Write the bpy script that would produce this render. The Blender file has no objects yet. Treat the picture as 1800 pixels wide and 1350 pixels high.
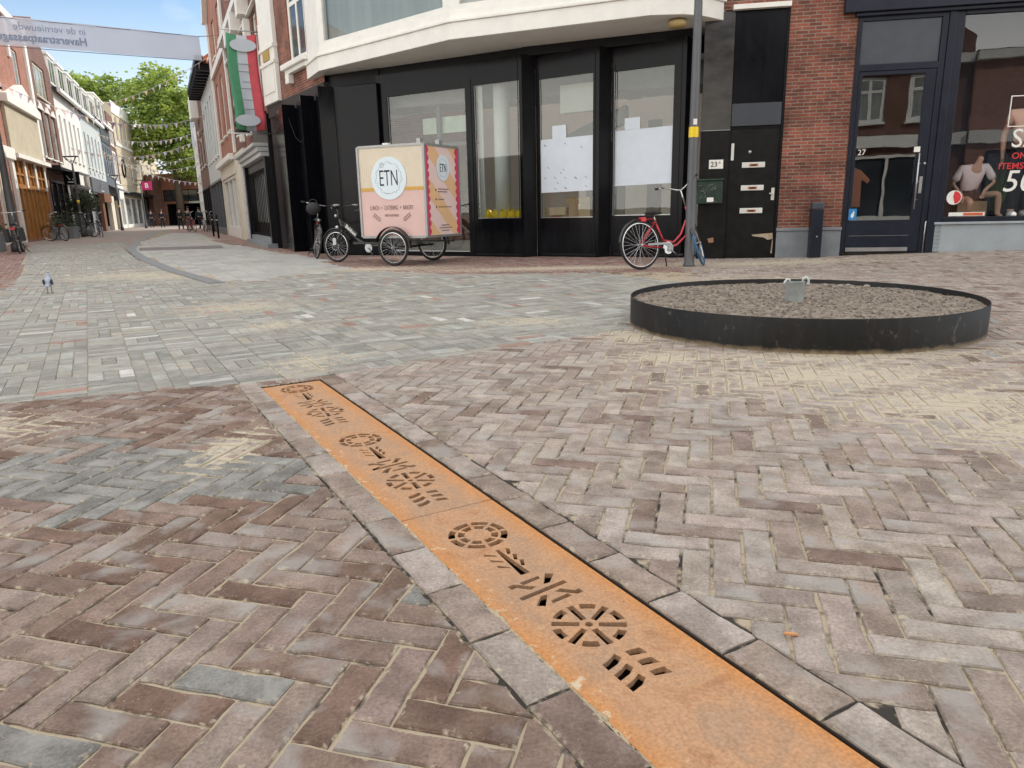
import bpy, math, random
from mathutils import Vector, Matrix, noise
random.seed(7)
R = math.radians
SC = bpy.context.scene
COL = SC.collection

# ------------------------------------------------------------------ camera
F_PX, HOR, ROLL, CAM_H = 1260.0, 306.5, 0.022, 1.0
PITCH = math.atan(HOR / F_PX)
fwd = Vector((0, math.cos(PITCH), -math.sin(PITCH)))
up0 = Vector((0, math.sin(PITCH), math.cos(PITCH)))
rt0 = Vector((1, 0, 0))
rt = rt0 * math.cos(ROLL) - up0 * math.sin(ROLL)
up = rt0 * math.sin(ROLL) + up0 * math.cos(ROLL)
cam_d = bpy.data.cameras.new('camera')
cam = bpy.data.objects.new('camera', cam_d)
COL.objects.link(cam)
cam_d.sensor_width = 36.0
cam_d.lens = 36.0 * F_PX / 1800.0
cam_d.clip_start = 0.05
cam_d.clip_end = 2000
cam.matrix_world = Matrix(((rt.x, up.x, -fwd.x, 0), (rt.y, up.y, -fwd.y, 0), (rt.z, up.z, -fwd.z, CAM_H), (0, 0, 0, 1)))
SC.camera = cam

# ------------------------------------------------------------------ world, sun, exposure
SUN_EL = R(35)
sx, sy = 0.62, 0.785
w = bpy.data.worlds.new('World')
SC.world = w
w.use_nodes = True
nt = w.node_tree
nt.nodes.clear()
N = nt.nodes.new
out = N('ShaderNodeOutputWorld')
bg = N('ShaderNodeBackground')
sky = N('ShaderNodeTexSky')
sky.sky_type = 'NISHITA'
sky.sun_disc = False
sky.sun_elevation = SUN_EL
sky.sun_rotation = math.atan2(sx, sy)
sky.dust_density = 0.3
sky.air_density = 1.1
sky.ozone_density = 2.6
tc = N('ShaderNodeTexCoord')
mp = N('ShaderNodeMapping'); mp.inputs['Scale'].default_value = (1, 1, 2.6)
no = N('ShaderNodeTexNoise'); no.inputs['Scale'].default_value = 2.2; no.inputs['Detail'].default_value = 7; no.inputs['Roughness'].default_value = 0.55
rmp = N('ShaderNodeValToRGB'); rmp.color_ramp.elements[0].position = 0.53; rmp.color_ramp.elements[1].position = 0.72
sep = N('ShaderNodeSeparateXYZ')
hz = N('ShaderNodeMapRange'); hz.inputs['From Min'].default_value = 0.08; hz.inputs['From Max'].default_value = 0.24
hz.inputs['To Min'].default_value = 0.85; hz.inputs['To Max'].default_value = 0.0
mx = N('ShaderNodeMath'); mx.operation = 'MAXIMUM'
mixc = N('ShaderNodeMixRGB'); 
up_ = N('ShaderNodeMapRange'); up_.inputs['From Min'].default_value = 0.33; up_.inputs['From Max'].default_value = 0.6; up_.inputs['To Min'].default_value = 0.0; up_.inputs['To Max'].default_value = 1.0  # overhead cloud, out of view, brightened to light the shaded square
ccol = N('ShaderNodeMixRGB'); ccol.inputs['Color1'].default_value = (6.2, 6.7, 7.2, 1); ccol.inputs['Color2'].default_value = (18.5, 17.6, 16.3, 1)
L = nt.links.new
L(tc.outputs['Generated'], mp.inputs['Vector']); L(mp.outputs[0], no.inputs['Vector'])
L(no.outputs['Fac'], rmp.inputs[0]); L(tc.outputs['Generated'], sep.inputs[0]); L(sep.outputs['Z'], hz.inputs['Value'])
L(rmp.outputs[0], mx.inputs[0]); L(hz.outputs[0], mx.inputs[1]); 0
L(sep.outputs['Z'], up_.inputs['Value'])
bk_ = N('ShaderNodeMapRange'); bk_.inputs['From Min'].default_value = 0.1; bk_.inputs['From Max'].default_value = -0.45; L(sep.outputs['Y'], bk_.inputs['Value'])   # unseen bright cloud added behind the viewer to light the facades
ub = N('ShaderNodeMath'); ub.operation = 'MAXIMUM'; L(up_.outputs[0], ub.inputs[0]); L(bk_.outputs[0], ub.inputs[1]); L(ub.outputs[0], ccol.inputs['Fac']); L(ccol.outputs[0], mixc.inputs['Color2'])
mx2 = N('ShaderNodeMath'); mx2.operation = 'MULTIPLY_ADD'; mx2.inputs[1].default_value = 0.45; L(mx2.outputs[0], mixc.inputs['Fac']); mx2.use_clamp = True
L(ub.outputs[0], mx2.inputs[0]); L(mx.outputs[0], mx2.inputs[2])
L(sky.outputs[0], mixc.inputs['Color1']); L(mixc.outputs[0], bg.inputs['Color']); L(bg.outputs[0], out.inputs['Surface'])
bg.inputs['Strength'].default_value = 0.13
sun_d = bpy.data.lights.new('sun', 'SUN')
sun_d.energy = 3.0
sun_d.angle = R(0.5)
sun_d.color = (1.0, 0.93, 0.82)
sun = bpy.data.objects.new('sun', sun_d)
COL.objects.link(sun)
sdir = Vector((sx * math.cos(SUN_EL), sy * math.cos(SUN_EL), math.sin(SUN_EL)))
sun.rotation_euler = sdir.to_track_quat('Z', 'Y').to_euler()
sun.location = (10, 10, 30)
vs = SC.view_settings
vs.view_transform = 'Standard'
vs.look = 'None'
vs.exposure = 0.33
vs.gamma = 1.0

# ------------------------------------------------------------------ materials
MATS = {}
def lin(c):
    return tuple((x / 255.0 / 12.92) if x / 255.0 <= 0.04045 else ((x / 255.0 + 0.055) / 1.055) ** 2.4 for x in c)
def mat(name, col=(0.5, 0.5, 0.5), rough=0.6, metal=0.0, var=0.12, scale=4.0, bump=0.0, bscale=60.0, col2=None, spec=0.5, coat=0.0, stretch=None):
    if name in MATS: return MATS[name]
    m = bpy.data.materials.new(name); m.use_nodes = True
    t = m.node_tree; b = t.nodes['Principled BSDF']
    b.inputs['Roughness'].default_value = rough; b.inputs['Metallic'].default_value = metal
    b.inputs['Specular IOR Level'].default_value = spec
    if coat: b.inputs['Coat Weight'].default_value = coat; b.inputs['Coat Roughness'].default_value = 0.08
    tcn = t.nodes.new('ShaderNodeTexCoord')
    mpn = t.nodes.new('ShaderNodeMapping')
    if stretch: mpn.inputs['Scale'].default_value = stretch
    t.links.new(tcn.outputs['Object'], mpn.inputs[0])
    nz = t.nodes.new('ShaderNodeTexNoise'); nz.inputs['Scale'].default_value = scale; nz.inputs['Detail'].default_value = 8; nz.inputs['Roughness'].default_value = 0.62
    t.links.new(mpn.outputs[0], nz.inputs['Vector'])
    rp = t.nodes.new('ShaderNodeValToRGB')
    rp.color_ramp.elements[0].position = 0.32; rp.color_ramp.elements[1].position = 0.7
    if col2 is None:
        a = tuple(max(0, c * (1 - var)) for c in col); c2 = tuple(min(1, c * (1 + var)) for c in col)
    else: a, c2 = col, col2
    rp.color_ramp.elements[0].color = (*a, 1); rp.color_ramp.elements[1].color = (*c2, 1)
    t.links.new(nz.outputs['Fac'], rp.inputs[0]); t.links.new(rp.outputs[0], b.inputs['Base Color'])
    mr = t.nodes.new('ShaderNodeMapRange'); mr.inputs['To Min'].default_value = max(0.02, rough - 0.1); mr.inputs['To Max'].default_value = min(1, rough + 0.1)
    t.links.new(nz.outputs['Fac'], mr.inputs['Value']); t.links.new(mr.outputs[0], b.inputs['Roughness'])
    if bump:
        n2 = t.nodes.new('ShaderNodeTexNoise'); n2.inputs['Scale'].default_value = bscale; n2.inputs['Detail'].default_value = 6
        t.links.new(mpn.outputs[0], n2.inputs['Vector'])
        bp = t.nodes.new('ShaderNodeBump'); bp.inputs['Strength'].default_value = bump; bp.inputs['Distance'].default_value = 0.01
        t.links.new(n2.outputs['Fac'], bp.inputs['Height']); t.links.new(bp.outputs[0], b.inputs['Normal'])
    MATS[name] = m
    return m
def brickmat(name, c1, c2, mortar, bw=0.22, bh=0.062, ms=0.012, soot=0.5, scale=1.0):
    if name in MATS: return MATS[name]
    m = bpy.data.materials.new(name); m.use_nodes = True
    t = m.node_tree; b = t.nodes['Principled BSDF']; b.inputs['Roughness'].default_value = 0.85
    nn = t.nodes.new; lk = t.links.new
    tcn = nn('ShaderNodeTexCoord'); sp = nn('ShaderNodeSeparateXYZ'); ad = nn('ShaderNodeMath'); ad.operation = 'ADD'
    cb = nn('ShaderNodeCombineXYZ')
    lk(tcn.outputs['Object'], sp.inputs[0]); lk(sp.outputs['X'], ad.inputs[0]); lk(sp.outputs['Y'], ad.inputs[1])
    lk(ad.outputs[0], cb.inputs['X']); lk(sp.outputs['Z'], cb.inputs['Y'])
    wn = nn('ShaderNodeTexNoise'); wn.inputs['Scale'].default_value = 9.0; wn.inputs['Detail'].default_value = 3
    lk(tcn.outputs['Object'], wn.inputs['Vector'])
    vm = nn('ShaderNodeVectorMath'); vm.operation = 'SCALE'; vm.inputs['Scale'].default_value = 0.012
    va = nn('ShaderNodeVectorMath'); va.operation = 'ADD'
    lk(wn.outputs['Color'], vm.inputs[0]); lk(vm.outputs[0], va.inputs[0]); lk(cb.outputs[0], va.inputs[1])
    br = nn('ShaderNodeTexBrick'); br.inputs['Scale'].default_value = scale
    br.inputs['Brick Width'].default_value = bw; br.inputs['Row Height'].default_value = bh; br.inputs['Mortar Size'].default_value = ms
    br.inputs['Mortar Smooth'].default_value = 0.3; br.inputs['Bias'].default_value = -0.1
    br.inputs['Color1'].default_value = (*c1, 1); br.inputs['Color2'].default_value = (*c2, 1); br.inputs['Mortar'].default_value = (*mortar, 1)
    lk(va.outputs[0], br.inputs['Vector'])
    n1 = nn('ShaderNodeTexNoise'); n1.inputs['Scale'].default_value = 1.3; n1.inputs['Detail'].default_value = 8; n1.inputs['Roughness'].default_value = 0.7
    lk(tcn.outputs['Object'], n1.inputs['Vector'])
    r1 = nn('ShaderNodeValToRGB'); r1.color_ramp.elements[0].position = 0.34; r1.color_ramp.elements[1].position = 0.6
    r1.color_ramp.elements[0].color = (soot, soot * 0.97, soot * 0.95, 1); r1.color_ramp.elements[1].color = (1, 1, 1, 1)
    lk(n1.outputs['Fac'], r1.inputs[0])
    ml = nn('ShaderNodeMixRGB'); ml.blend_type = 'MULTIPLY'; ml.inputs['Fac'].default_value = 1
    lk(br.outputs['Color'], ml.inputs['Color1']); lk(r1.outputs[0], ml.inputs['Color2']); lk(ml.outputs[0], b.inputs['Base Color'])
    iv = nn('ShaderNodeMath'); iv.operation = 'SUBTRACT'; iv.inputs[0].default_value = 1.0
    lk(br.outputs['Fac'], iv.inputs[1])
    bp = nn('ShaderNodeBump'); bp.inputs['Strength'].default_value = 0.6; bp.inputs['Distance'].default_value = 0.008
    lk(iv.outputs[0], bp.inputs['Height']); lk(bp.outputs[0], b.inputs['Normal'])
    MATS[name] = m
    return m
def glassmat(name, tint=(0.75, 0.8, 0.8), refl=1.0):
    if name in MATS: return MATS[name]
    m = bpy.data.materials.new(name); m.use_nodes = True
    t = m.node_tree; t.nodes.clear(); nn = t.nodes.new; lk = t.links.new
    o = nn('ShaderNodeOutputMaterial'); tr = nn('ShaderNodeBsdfTransparent'); tr.inputs[0].default_value = (*tint, 1)
    gl = nn('ShaderNodeBsdfGlossy'); gl.inputs['Roughness'].default_value = 0.0
    fw_ = nn('ShaderNodeLayerWeight'); fw_.inputs['Blend'].default_value = 0.5
    pw = nn('ShaderNodeMath'); pw.operation = 'POWER'; pw.inputs[1].default_value = 5.0; lk(fw_.outputs['Facing'], pw.inputs[0])
    fr = nn('ShaderNodeMath'); fr.operation = 'MULTIPLY_ADD'; fr.inputs[1].default_value = 0.95; fr.inputs[2].default_value = 0.055; lk(pw.outputs[0], fr.inputs[0])
    nz = nn('ShaderNodeTexNoise'); nz.inputs['Scale'].default_value = 1.2
    tcn = nn('ShaderNodeTexCoord'); lk(tcn.outputs['Object'], nz.inputs['Vector'])
    bp = nn('ShaderNodeBump'); bp.inputs['Strength'].default_value = 0.06; bp.inputs['Distance'].default_value = 0.02
    lk(nz.outputs['Fac'], bp.inputs['Height']); lk(bp.outputs[0], gl.inputs['Normal'])
    mu = nn('ShaderNodeMath'); mu.operation = 'MULTIPLY'; mu.inputs[1].default_value = refl; mu.use_clamp = True
    mix = nn('ShaderNodeMixShader'); lk(fr.outputs[0], mu.inputs[0]); lk(mu.outputs[0], mix.inputs[0])
    lk(tr.outputs[0], mix.inputs[1]); lk(gl.outputs[0], mix.inputs[2]); lk(mix.outputs[0], o.inputs['Surface'])
    MATS[name] = m
    return m

SAND = [(1.9, 4.15, 1.1, 0.5), (2.25, 3.5, 0.75, 0.5), (2.3, 3.0, 0.5, 0.3), (1.05, 4.75, 0.4, 0.3), (2.17, 4.7, 1.4, 0.25), (-2.21, 6.63, 0.45, 0.5), (-3.05, 8.05, 0.8, 0.8),
        (-2.75, 3.4, 0.5, 0.3), (0.17, 6.52, 0.6, 0.4), (-1.4, 4.9, 0.35, 0.5), (1.04, 12.5, 3.2, 0.5), (-6.83, 13.0, 1.6, 1.4), (-5.9, 12.6, 1.3, 1.2),
        (3.0, 9.3, 1.3, 1.2), (0.95, 5.6, 0.3, 0.4), (-2.9, 13.2, 2.2, 0.6), (-1.25, 3.0, 0.14, 0.3), (-2.3, 2.2, .5, .15), (3.6, 3.4, 0.9, 0.8), (4.2, 12.6, 2.5, 0.6)]
def sandmask(nn, lk, g):
    prev = None
    for (x, y, rx, ry) in SAND:
        s1 = nn('ShaderNodeVectorMath'); s1.operation = 'SUBTRACT'; s1.inputs[1].default_value = (x, y, 0)
        s2 = nn('ShaderNodeVectorMath'); s2.operation = 'MULTIPLY'; s2.inputs[1].default_value = (1 / rx, 1 / ry, 0)
        s3 = nn('ShaderNodeVectorMath'); s3.operation = 'LENGTH'
        s4 = nn('ShaderNodeMapRange'); s4.inputs['From Min'].default_value = 1.5; s4.inputs['From Max'].default_value = 0.2
        s4.inputs['To Min'].default_value = 0; s4.inputs['To Max'].default_value = 1
        lk(g.outputs['Position'], s1.inputs[0]); lk(s1.outputs[0], s2.inputs[0]); lk(s2.outputs[0], s3.inputs[0]); lk(s3.outputs['Value'], s4.inputs['Value'])
        if prev is None: prev = s4.outputs[0]
        else:
            mxx = nn('ShaderNodeMath'); mxx.operation = 'MAXIMUM'; lk(prev, mxx.inputs[0]); lk(s4.outputs[0], mxx.inputs[1]); prev = mxx.outputs[0]
    return prev
def pavemat(name, sand_amt=1.0, rough=0.85, blot=0.5, bloom=.6, bcol=(.36, .35, .325), edge=.155):
    m = bpy.data.materials.new(name); m.use_nodes = True
    t = m.node_tree; b = t.nodes['Principled BSDF']; b.inputs['Roughness'].default_value = rough
    b.inputs['Specular IOR Level'].default_value = 0.35
    nn = t.nodes.new; lk = t.links.new
    at = nn('ShaderNodeAttribute'); at.attribute_name = 'Col'
    g = nn('ShaderNodeNewGeometry')
    n1 = nn('ShaderNodeTexNoise'); n1.inputs['Scale'].default_value = 9; n1.inputs['Detail'].default_value = 7; n1.inputs['Roughness'].default_value = 0.6
    n2 = nn('ShaderNodeTexNoise'); n2.inputs['Scale'].default_value = 110; n2.inputs['Detail'].default_value = 5; n2.inputs['Roughness'].default_value = 0.7
    n3 = nn('ShaderNodeTexNoise'); n3.inputs['Scale'].default_value = 16; n3.inputs['Detail'].default_value = 10; n3.inputs['Roughness'].default_value = 0.75
    # per-brick shift of the noise so blotches stay within each brick
    sh = nn('ShaderNodeVectorMath'); sh.operation = 'MULTIPLY_ADD'; sh.inputs[1].default_value = (90, 70, 50)
    lk(at.outputs['Color'], sh.inputs[0]); lk(g.outputs['Position'], sh.inputs[2]); lk(sh.outputs[0], n1.inputs['Vector'])
    lk(g.outputs['Position'], n2.inputs['Vector']); lk(g.outputs['Position'], n3.inputs['Vector'])
    # mottling
    r1 = nn('ShaderNodeValToRGB'); r1.color_ramp.elements[0].position = 0.38; r1.color_ramp.elements[1].position = 0.62
    r1.color_ramp.elements[0].color = (0.66, 0.63, 0.6, 1); r1.color_ramp.elements[1].color = (1.16, 1.15, 1.14, 1)
    lk(n1.outputs['Fac'], r1.inputs[0])
    m1 = nn('ShaderNodeMixRGB'); m1.blend_type = 'MULTIPLY'; m1.inputs['Fac'].default_value = blot
    lk(at.outputs['Color'], m1.inputs['Color1']); lk(r1.outputs[0], m1.inputs['Color2'])
    r2 = nn('ShaderNodeValToRGB'); r2.color_ramp.elements[0].position = 0.3; r2.color_ramp.elements[1].position = 0.7
    r2.color_ramp.elements[0].color = (0.58, 0.57, 0.56, 1); r2.color_ramp.elements[1].color = (1.32, 1.32, 1.31, 1)
    lk(n2.outputs['Fac'], r2.inputs[0])
    m2 = nn('ShaderNodeMixRGB'); m2.blend_type = 'MULTIPLY'; m2.inputs['Fac'].default_value = 0.8
    lk(m1.outputs[0], m2.inputs['Color1']); lk(r2.outputs[0], m2.inputs['Color2'])
    n4 = nn('ShaderNodeTexNoise'); n4.inputs['Scale'].default_value = 5.5; n4.inputs['Detail'].default_value = 4; n4.inputs['Distortion'].default_value = .5
    sh2 = nn('ShaderNodeVectorMath'); sh2.operation = 'MULTIPLY_ADD'; sh2.inputs[1].default_value = (37, 61, 83)
    lk(at.outputs['Color'], sh2.inputs[0]); lk(g.outputs['Position'], sh2.inputs[2]); lk(sh2.outputs[0], n4.inputs['Vector'])
    r4 = nn('ShaderNodeMapRange'); r4.inputs['From Min'].default_value = .53; r4.inputs['From Max'].default_value = .66; r4.inputs['To Max'].default_value = bloom; lk(n4.outputs['Fac'], r4.inputs['Value'])
    m4 = nn('ShaderNodeMixRGB'); m4.inputs['Color2'].default_value = (*bcol, 1); lk(r4.outputs[0], m4.inputs['Fac']); lk(m2.outputs[0], m4.inputs['Color1'])
    m2 = m4
    # spilled jointing sand: patches of their own shape
    prev = sandmask(nn, lk, g)
    ad = nn('ShaderNodeMath'); ad.operation = 'MULTIPLY_ADD'; ad.inputs[1].default_value = 0.25 * sand_amt
    ed = nn('ShaderNodeMath'); ed.operation = 'MULTIPLY_ADD'; ed.inputs[1].default_value = edge
    n5 = nn('ShaderNodeTexNoise'); n5.inputs['Scale'].default_value = 60; n5.inputs['Detail'].default_value = 6; lk(g.outputs['Position'], n5.inputs['Vector'])
    n6 = nn('ShaderNodeMath'); n6.operation = 'MULTIPLY_ADD'; n6.inputs[1].default_value = .3; lk(n5.outputs['Fac'], n6.inputs[0])
    sc6 = nn('ShaderNodeMath'); sc6.operation = 'MULTIPLY'; sc6.inputs[1].default_value = .7; lk(n3.outputs['Fac'], sc6.inputs[0]); lk(sc6.outputs[0], n6.inputs[2])
    lk(at.outputs['Alpha'], ed.inputs[0]); lk(n6.outputs[0], ed.inputs[2])
    lk(prev, ad.inputs[0]); lk(ed.outputs[0], ad.inputs[2])
    r3 = nn('ShaderNodeMapRange'); r3.inputs['From Min'].default_value = 0.66; r3.inputs['From Max'].default_value = 0.76
    lk(ad.outputs[0], r3.inputs['Value'])
    m3 = nn('ShaderNodeMixRGB'); m3.inputs['Color2'].default_value = (0.50, 0.44, 0.335, 1)
    lk(r3.outputs[0], m3.inputs['Fac']); lk(m2.outputs[0], m3.inputs['Color1']); lk(m3.outputs[0], b.inputs['Base Color'])
    bp = nn('ShaderNodeBump'); bp.inputs['Strength'].default_value = 0.8; bp.inputs['Distance'].default_value = 0.004
    ma = nn('ShaderNodeMath'); ma.operation = 'ADD'; lk(n2.outputs['Fac'], ma.inputs[0]); lk(n1.outputs['Fac'], ma.inputs[1])
    lk(ma.outputs[0], bp.inputs['Height']); lk(bp.outputs[0], b.inputs['Normal'])
    return m

# ------------------------------------------------------------------ mesh builder and object helpers
def frame_of(d):
    d = Vector(d).normalized()
    a = Vector((0, 0, 1)) if abs(d.z) < 0.95 else Vector((1, 0, 0))
    x = a.cross(d).normalized()
    return x, d.cross(x).normalized(), d
class MB:
    def __init__(s): s.v = []; s.f = []; s.m = []; s.sm = []
    def face(s, idx, mi=0, sm=False): s.f.append(tuple(idx)); s.m.append(mi); s.sm.append(sm)
    def quad(s, a, b, c, d, mi=0):
        n = len(s.v); s.v += [tuple(a), tuple(b), tuple(c), tuple(d)]; s.face((n, n + 1, n + 2, n + 3), mi); return s
    def box(s, x0, x1, y0, y1, z0, z1, mi=0):
        n = len(s.v)
        s.v += [(x0, y0, z0), (x1, y0, z0), (x1, y1, z0), (x0, y1, z0), (x0, y0, z1), (x1, y0, z1), (x1, y1, z1), (x0, y1, z1)]
        for q in ((0, 3, 2, 1), (4, 5, 6, 7), (0, 1, 5, 4), (1, 2, 6, 5), (2, 3, 7, 6), (3, 0, 4, 7)): s.face([n + i for i in q], mi)
        return s
    def prism(s, poly, z0, z1, mi=0, f=lambda x, y, z: (x, y, z)):
        n = len(s.v); k = len(poly)
        s.v += [f(x, y, z0) for x, y in poly] + [f(x, y, z1) for x, y in poly]
        s.face([n + i for i in reversed(range(k))], mi); s.face([n + k + i for i in range(k)], mi)
        for i in range(k):
            j = (i + 1) % k; s.face((n + i, n + j, n + k + j, n + k + i), mi)
        return s
    def xprism(s, prof, x0, x1, mi=0):   # profile (y,z) extruded along x
        return s.prism(prof, x0, x1, mi, lambda y, z, x: (x, y, z))
    def tube(s, pts, r, n=8, closed=False, mi=0, cap=True):
        pts = [Vector(p) for p in pts]; k = len(pts); rs = r if isinstance(r, (list, tuple)) else [r] * k
        base = len(s.v); prevx = None
        for i, p in enumerate(pts):
            if closed: d = pts[(i + 1) % k] - pts[i - 1]
            elif i == 0: d = pts[1] - pts[0]
            elif i == k - 1: d = pts[-1] - pts[-2]
            else: d = (pts[i + 1] - p).normalized() + (p - pts[i - 1]).normalized()
            d = d.normalized()
            if prevx is None: x, y, _ = frame_of(d)
            else:
                x = (prevx - d * prevx.dot(d)).normalized(); y = d.cross(x)
            prevx = x
            for j in range(n):
                a = 2 * math.pi * j / n; s.v.append(tuple(p + (x * math.cos(a) + y * math.sin(a)) * rs[i]))
        segs = k if closed else k - 1
        for i in range(segs):
            i2 = (i + 1) % k
            for j in range(n):
                j2 = (j + 1) % n; s.face((base + i * n + j, base + i * n + j2, base + i2 * n + j2, base + i2 * n + j), mi, True)
        if cap and not closed:
            s.face([base + j for j in reversed(range(n))], mi); s.face([base + (k - 1) * n + j for j in range(n)], mi)
        return s
    def lathe(s, prof, n=24, c=(0, 0, 0), d=(0, 0, 1), mi=0, sm=True, cap=True):   # prof [(r, h)]
        x, y, z = frame_of(d); c = Vector(c); base = len(s.v); k = len(prof)
        for r_, h in prof:
            for j in range(n):
                a = 2 * math.pi * j / n; s.v.append(tuple(c + z * h + (x * math.cos(a) + y * math.sin(a)) * r_))
        for i in range(k - 1):
            for j in range(n):
                j2 = (j + 1) % n; s.face((base + i * n + j, base + i * n + j2, base + (i + 1) * n + j2, base + (i + 1) * n + j), mi, sm)
        if cap and prof[0][0] > 1e-4: s.face([base + j for j in reversed(range(n))], mi)
        if cap and prof[-1][0] > 1e-4: s.face([base + (k - 1) * n + j for j in range(n)], mi)
        return s
    def cyl(s, a, b, r, n=12, mi=0):
        a = Vector(a); b = Vector(b); return s.lathe([(r, 0), (r, (b - a).length)], n, a, b - a, mi)
    def torus(s, c, RR, r, d=(0, 1, 0), nR=32, nr=6, mi=0, a0=0, a1=360):
        x, y, z = frame_of(d); c = Vector(c); full = abs(a1 - a0) >= 360
        k = nR if full else nR + 1
        pts = [c + (x * math.cos(R(a0 + (a1 - a0) * i / nR)) + y * math.sin(R(a0 + (a1 - a0) * i / nR))) * RR for i in range(k)]
        return s.tube(pts, r, nr, closed=full, mi=mi)
    def ball(s, c, r, n=12, m=8, mi=0):
        if not isinstance(r, (list, tuple)): r = (r, r, r)
        base = len(s.v)
        for i in range(m + 1):
            t = math.pi * i / m
            for j in range(n):
                a = 2 * math.pi * j / n; s.v.append((c[0] + r[0] * math.sin(t) * math.cos(a), c[1] + r[1] * math.sin(t) * math.sin(a), c[2] + r[2] * math.cos(t)))
        for i in range(m):
            for j in range(n):
                j2 = (j + 1) % n; s.face((base + i * n + j, base + (i + 1) * n + j, base + (i + 1) * n + j2, base + i * n + j2), mi, True)
        return s
    def xf(s, M, start=0):
        for i in range(start, len(s.v)): s.v[i] = tuple(M @ Vector(s.v[i]))
        return s
    def mesh(s, name, mats):
        me = bpy.data.meshes.new(name); me.from_pydata(s.v, [], s.f)
        for m_ in (mats if isinstance(mats, (list, tuple)) else [mats]): me.materials.append(m_)
        me.polygons.foreach_set('material_index', s.m); me.polygons.foreach_set('use_smooth', s.sm)
        me.update()
        return me
def link(o, parent=None):
    COL.objects.link(o)
    if parent is not None: o.parent = parent
    return o
def part(name, mb, mats, parent=None, label=None, at=None, bevel=0.0):
    me = mb.mesh(name, mats) if isinstance(mb, MB) else mb
    o = link(bpy.data.objects.new(name, me), parent)
    if at is not None:
        o.location = at[:3]; o.rotation_euler = (0, 0, at[3] if len(at) > 3 else 0)
    if bevel:
        b = o.modifiers.new('bevel', 'BEVEL'); b.width = bevel; b.segments = 2; b.limit_method = 'ANGLE'
    if label: o['label'] = label
    return o
def tag(o, label, cat, group=None):
    o['label'] = label; o['category'] = cat
    if group: o['group'] = group
    return o
def thing(name, label, cat, loc=(0, 0, 0), rz=0.0, group=None, lean=0.0, pitch=0.0):
    o = link(bpy.data.objects.new(name, None)); o.empty_display_size = 0.3
    o.location = loc; o.rotation_euler = (lean, pitch, rz)
    return tag(o, label, cat, group)
def struct(name, mb, mats, kind='structure'):
    o = part(name, mb, mats); o['kind'] = kind; return o
def copy_tree(o, parent=None):
    c = o.copy(); COL.objects.link(c); c.parent = parent
    for ch in list(o.children): copy_tree(ch, c)
    return c
def to_mesh_obj(obj, name):
    COL.objects.link(obj); dg = bpy.context.evaluated_depsgraph_get(); dg.update()
    me = bpy.data.meshes.new_from_object(obj.evaluated_get(dg)); me.name = name
    COL.objects.unlink(obj); return me
def text_mesh(s, size, thick=0.002, sx_=1.0, align='CENTER', bold=0.0, shear=0.0):
    c = bpy.data.curves.new('lettering', 'FONT'); c.body = s; c.size = size; c.extrude = thick; c.offset = bold; c.shear = shear
    c.align_x = align; c.align_y = 'CENTER'; c.resolution_u = 3
    me = to_mesh_obj(bpy.data.objects.new('lettering', c), 'lettering')
    # stand it upright: x stays, y -> z, faces -y
    me.transform(Matrix(((sx_, 0, 0, 0), (0, 0, -1, 0), (0, 1, 0, 0), (0, 0, 0, 1))))
    return me
def lettering(s, size, pos, m, parent, rz=0.0, name='lettering', **k):
    me = text_mesh(s, size, **k); me.materials.clear(); me.materials.append(m)
    return part(name, me, None, parent, at=(*pos, rz))

def facade(mb, L_, z0, z1, ops, reveal=0.16, mi=0, y=0.0, x0=0.0):
    xs = sorted({x0, L_} | {min(max(o[0], x0), L_) for o in ops} | {min(max(o[1], x0), L_) for o in ops})
    zs = sorted({z0, z1} | {min(max(o[2], z0), z1) for o in ops} | {min(max(o[3], z0), z1) for o in ops})
    for i in range(len(xs) - 1):
        for j in range(len(zs) - 1):
            cx = (xs[i] + xs[i + 1]) / 2; cz = (zs[j] + zs[j + 1]) / 2
            if any(o[0] < cx < o[1] and o[2] < cz < o[3] for o in ops): continue
            mb.quad((xs[i], y, zs[j]), (xs[i + 1], y, zs[j]), (xs[i + 1], y, zs[j + 1]), (xs[i], y, zs[j + 1]), mi)
    for o in ops:
        a, b, c, d = o[:4]; e = y + reveal
        mb.quad((a, y, c), (a, y, d), (a, e, d), (a, e, c), mi); mb.quad((b, y, d), (b, y, c), (b, e, c), (b, e, d), mi)
        mb.quad((a, y, d), (b, y, d), (b, e, d), (a, e, d), mi); mb.quad((b, y, c), (a, y, c), (a, e, c), (b, e, c), mi)
def window(parent, x0, x1, z0, z1, fm, gm, nx=1, nz=1, fw=0.07, y=0.08, sill=None, name='window', d=0.06, split=None):
    f = MB()
    f.box(x0, x0 + fw, y, y + d, z0, z1).box(x1 - fw, x1, y, y + d, z0, z1)
    f.box(x0 + fw, x1 - fw, y, y + d, z0, z0 + fw).box(x0 + fw, x1 - fw, y, y + d, z1 - fw, z1)
    for i in range(1, nx):
        x = x0 + (x1 - x0) * i / nx; f.box(x - fw / 2.5, x + fw / 2.5, y + .004, y + d - .004, z0 + fw, z1 - fw)
    for z in ([z0 + (z1 - z0) * i / nz for i in range(1, nz)] if split is None else split):
        f.box(x0 + fw, x1 - fw, y + .008, y + d - .008, z - fw / 2.5, z + fw / 2.5)
    if sill: f.box(x0 - 0.06, x1 + 0.06, -sill, y - 0.003, z0 - 0.08, z0 - 0.003)
    o = part(name, f, fm, parent)
    g = MB(); g.box(x0 + fw * .5, x1 - fw * .5, y + d * .4, y + d * .4 + .008, z0 + fw * .5, z1 - fw * .5)
    part('pane', g, gm, o)
    return o

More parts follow.
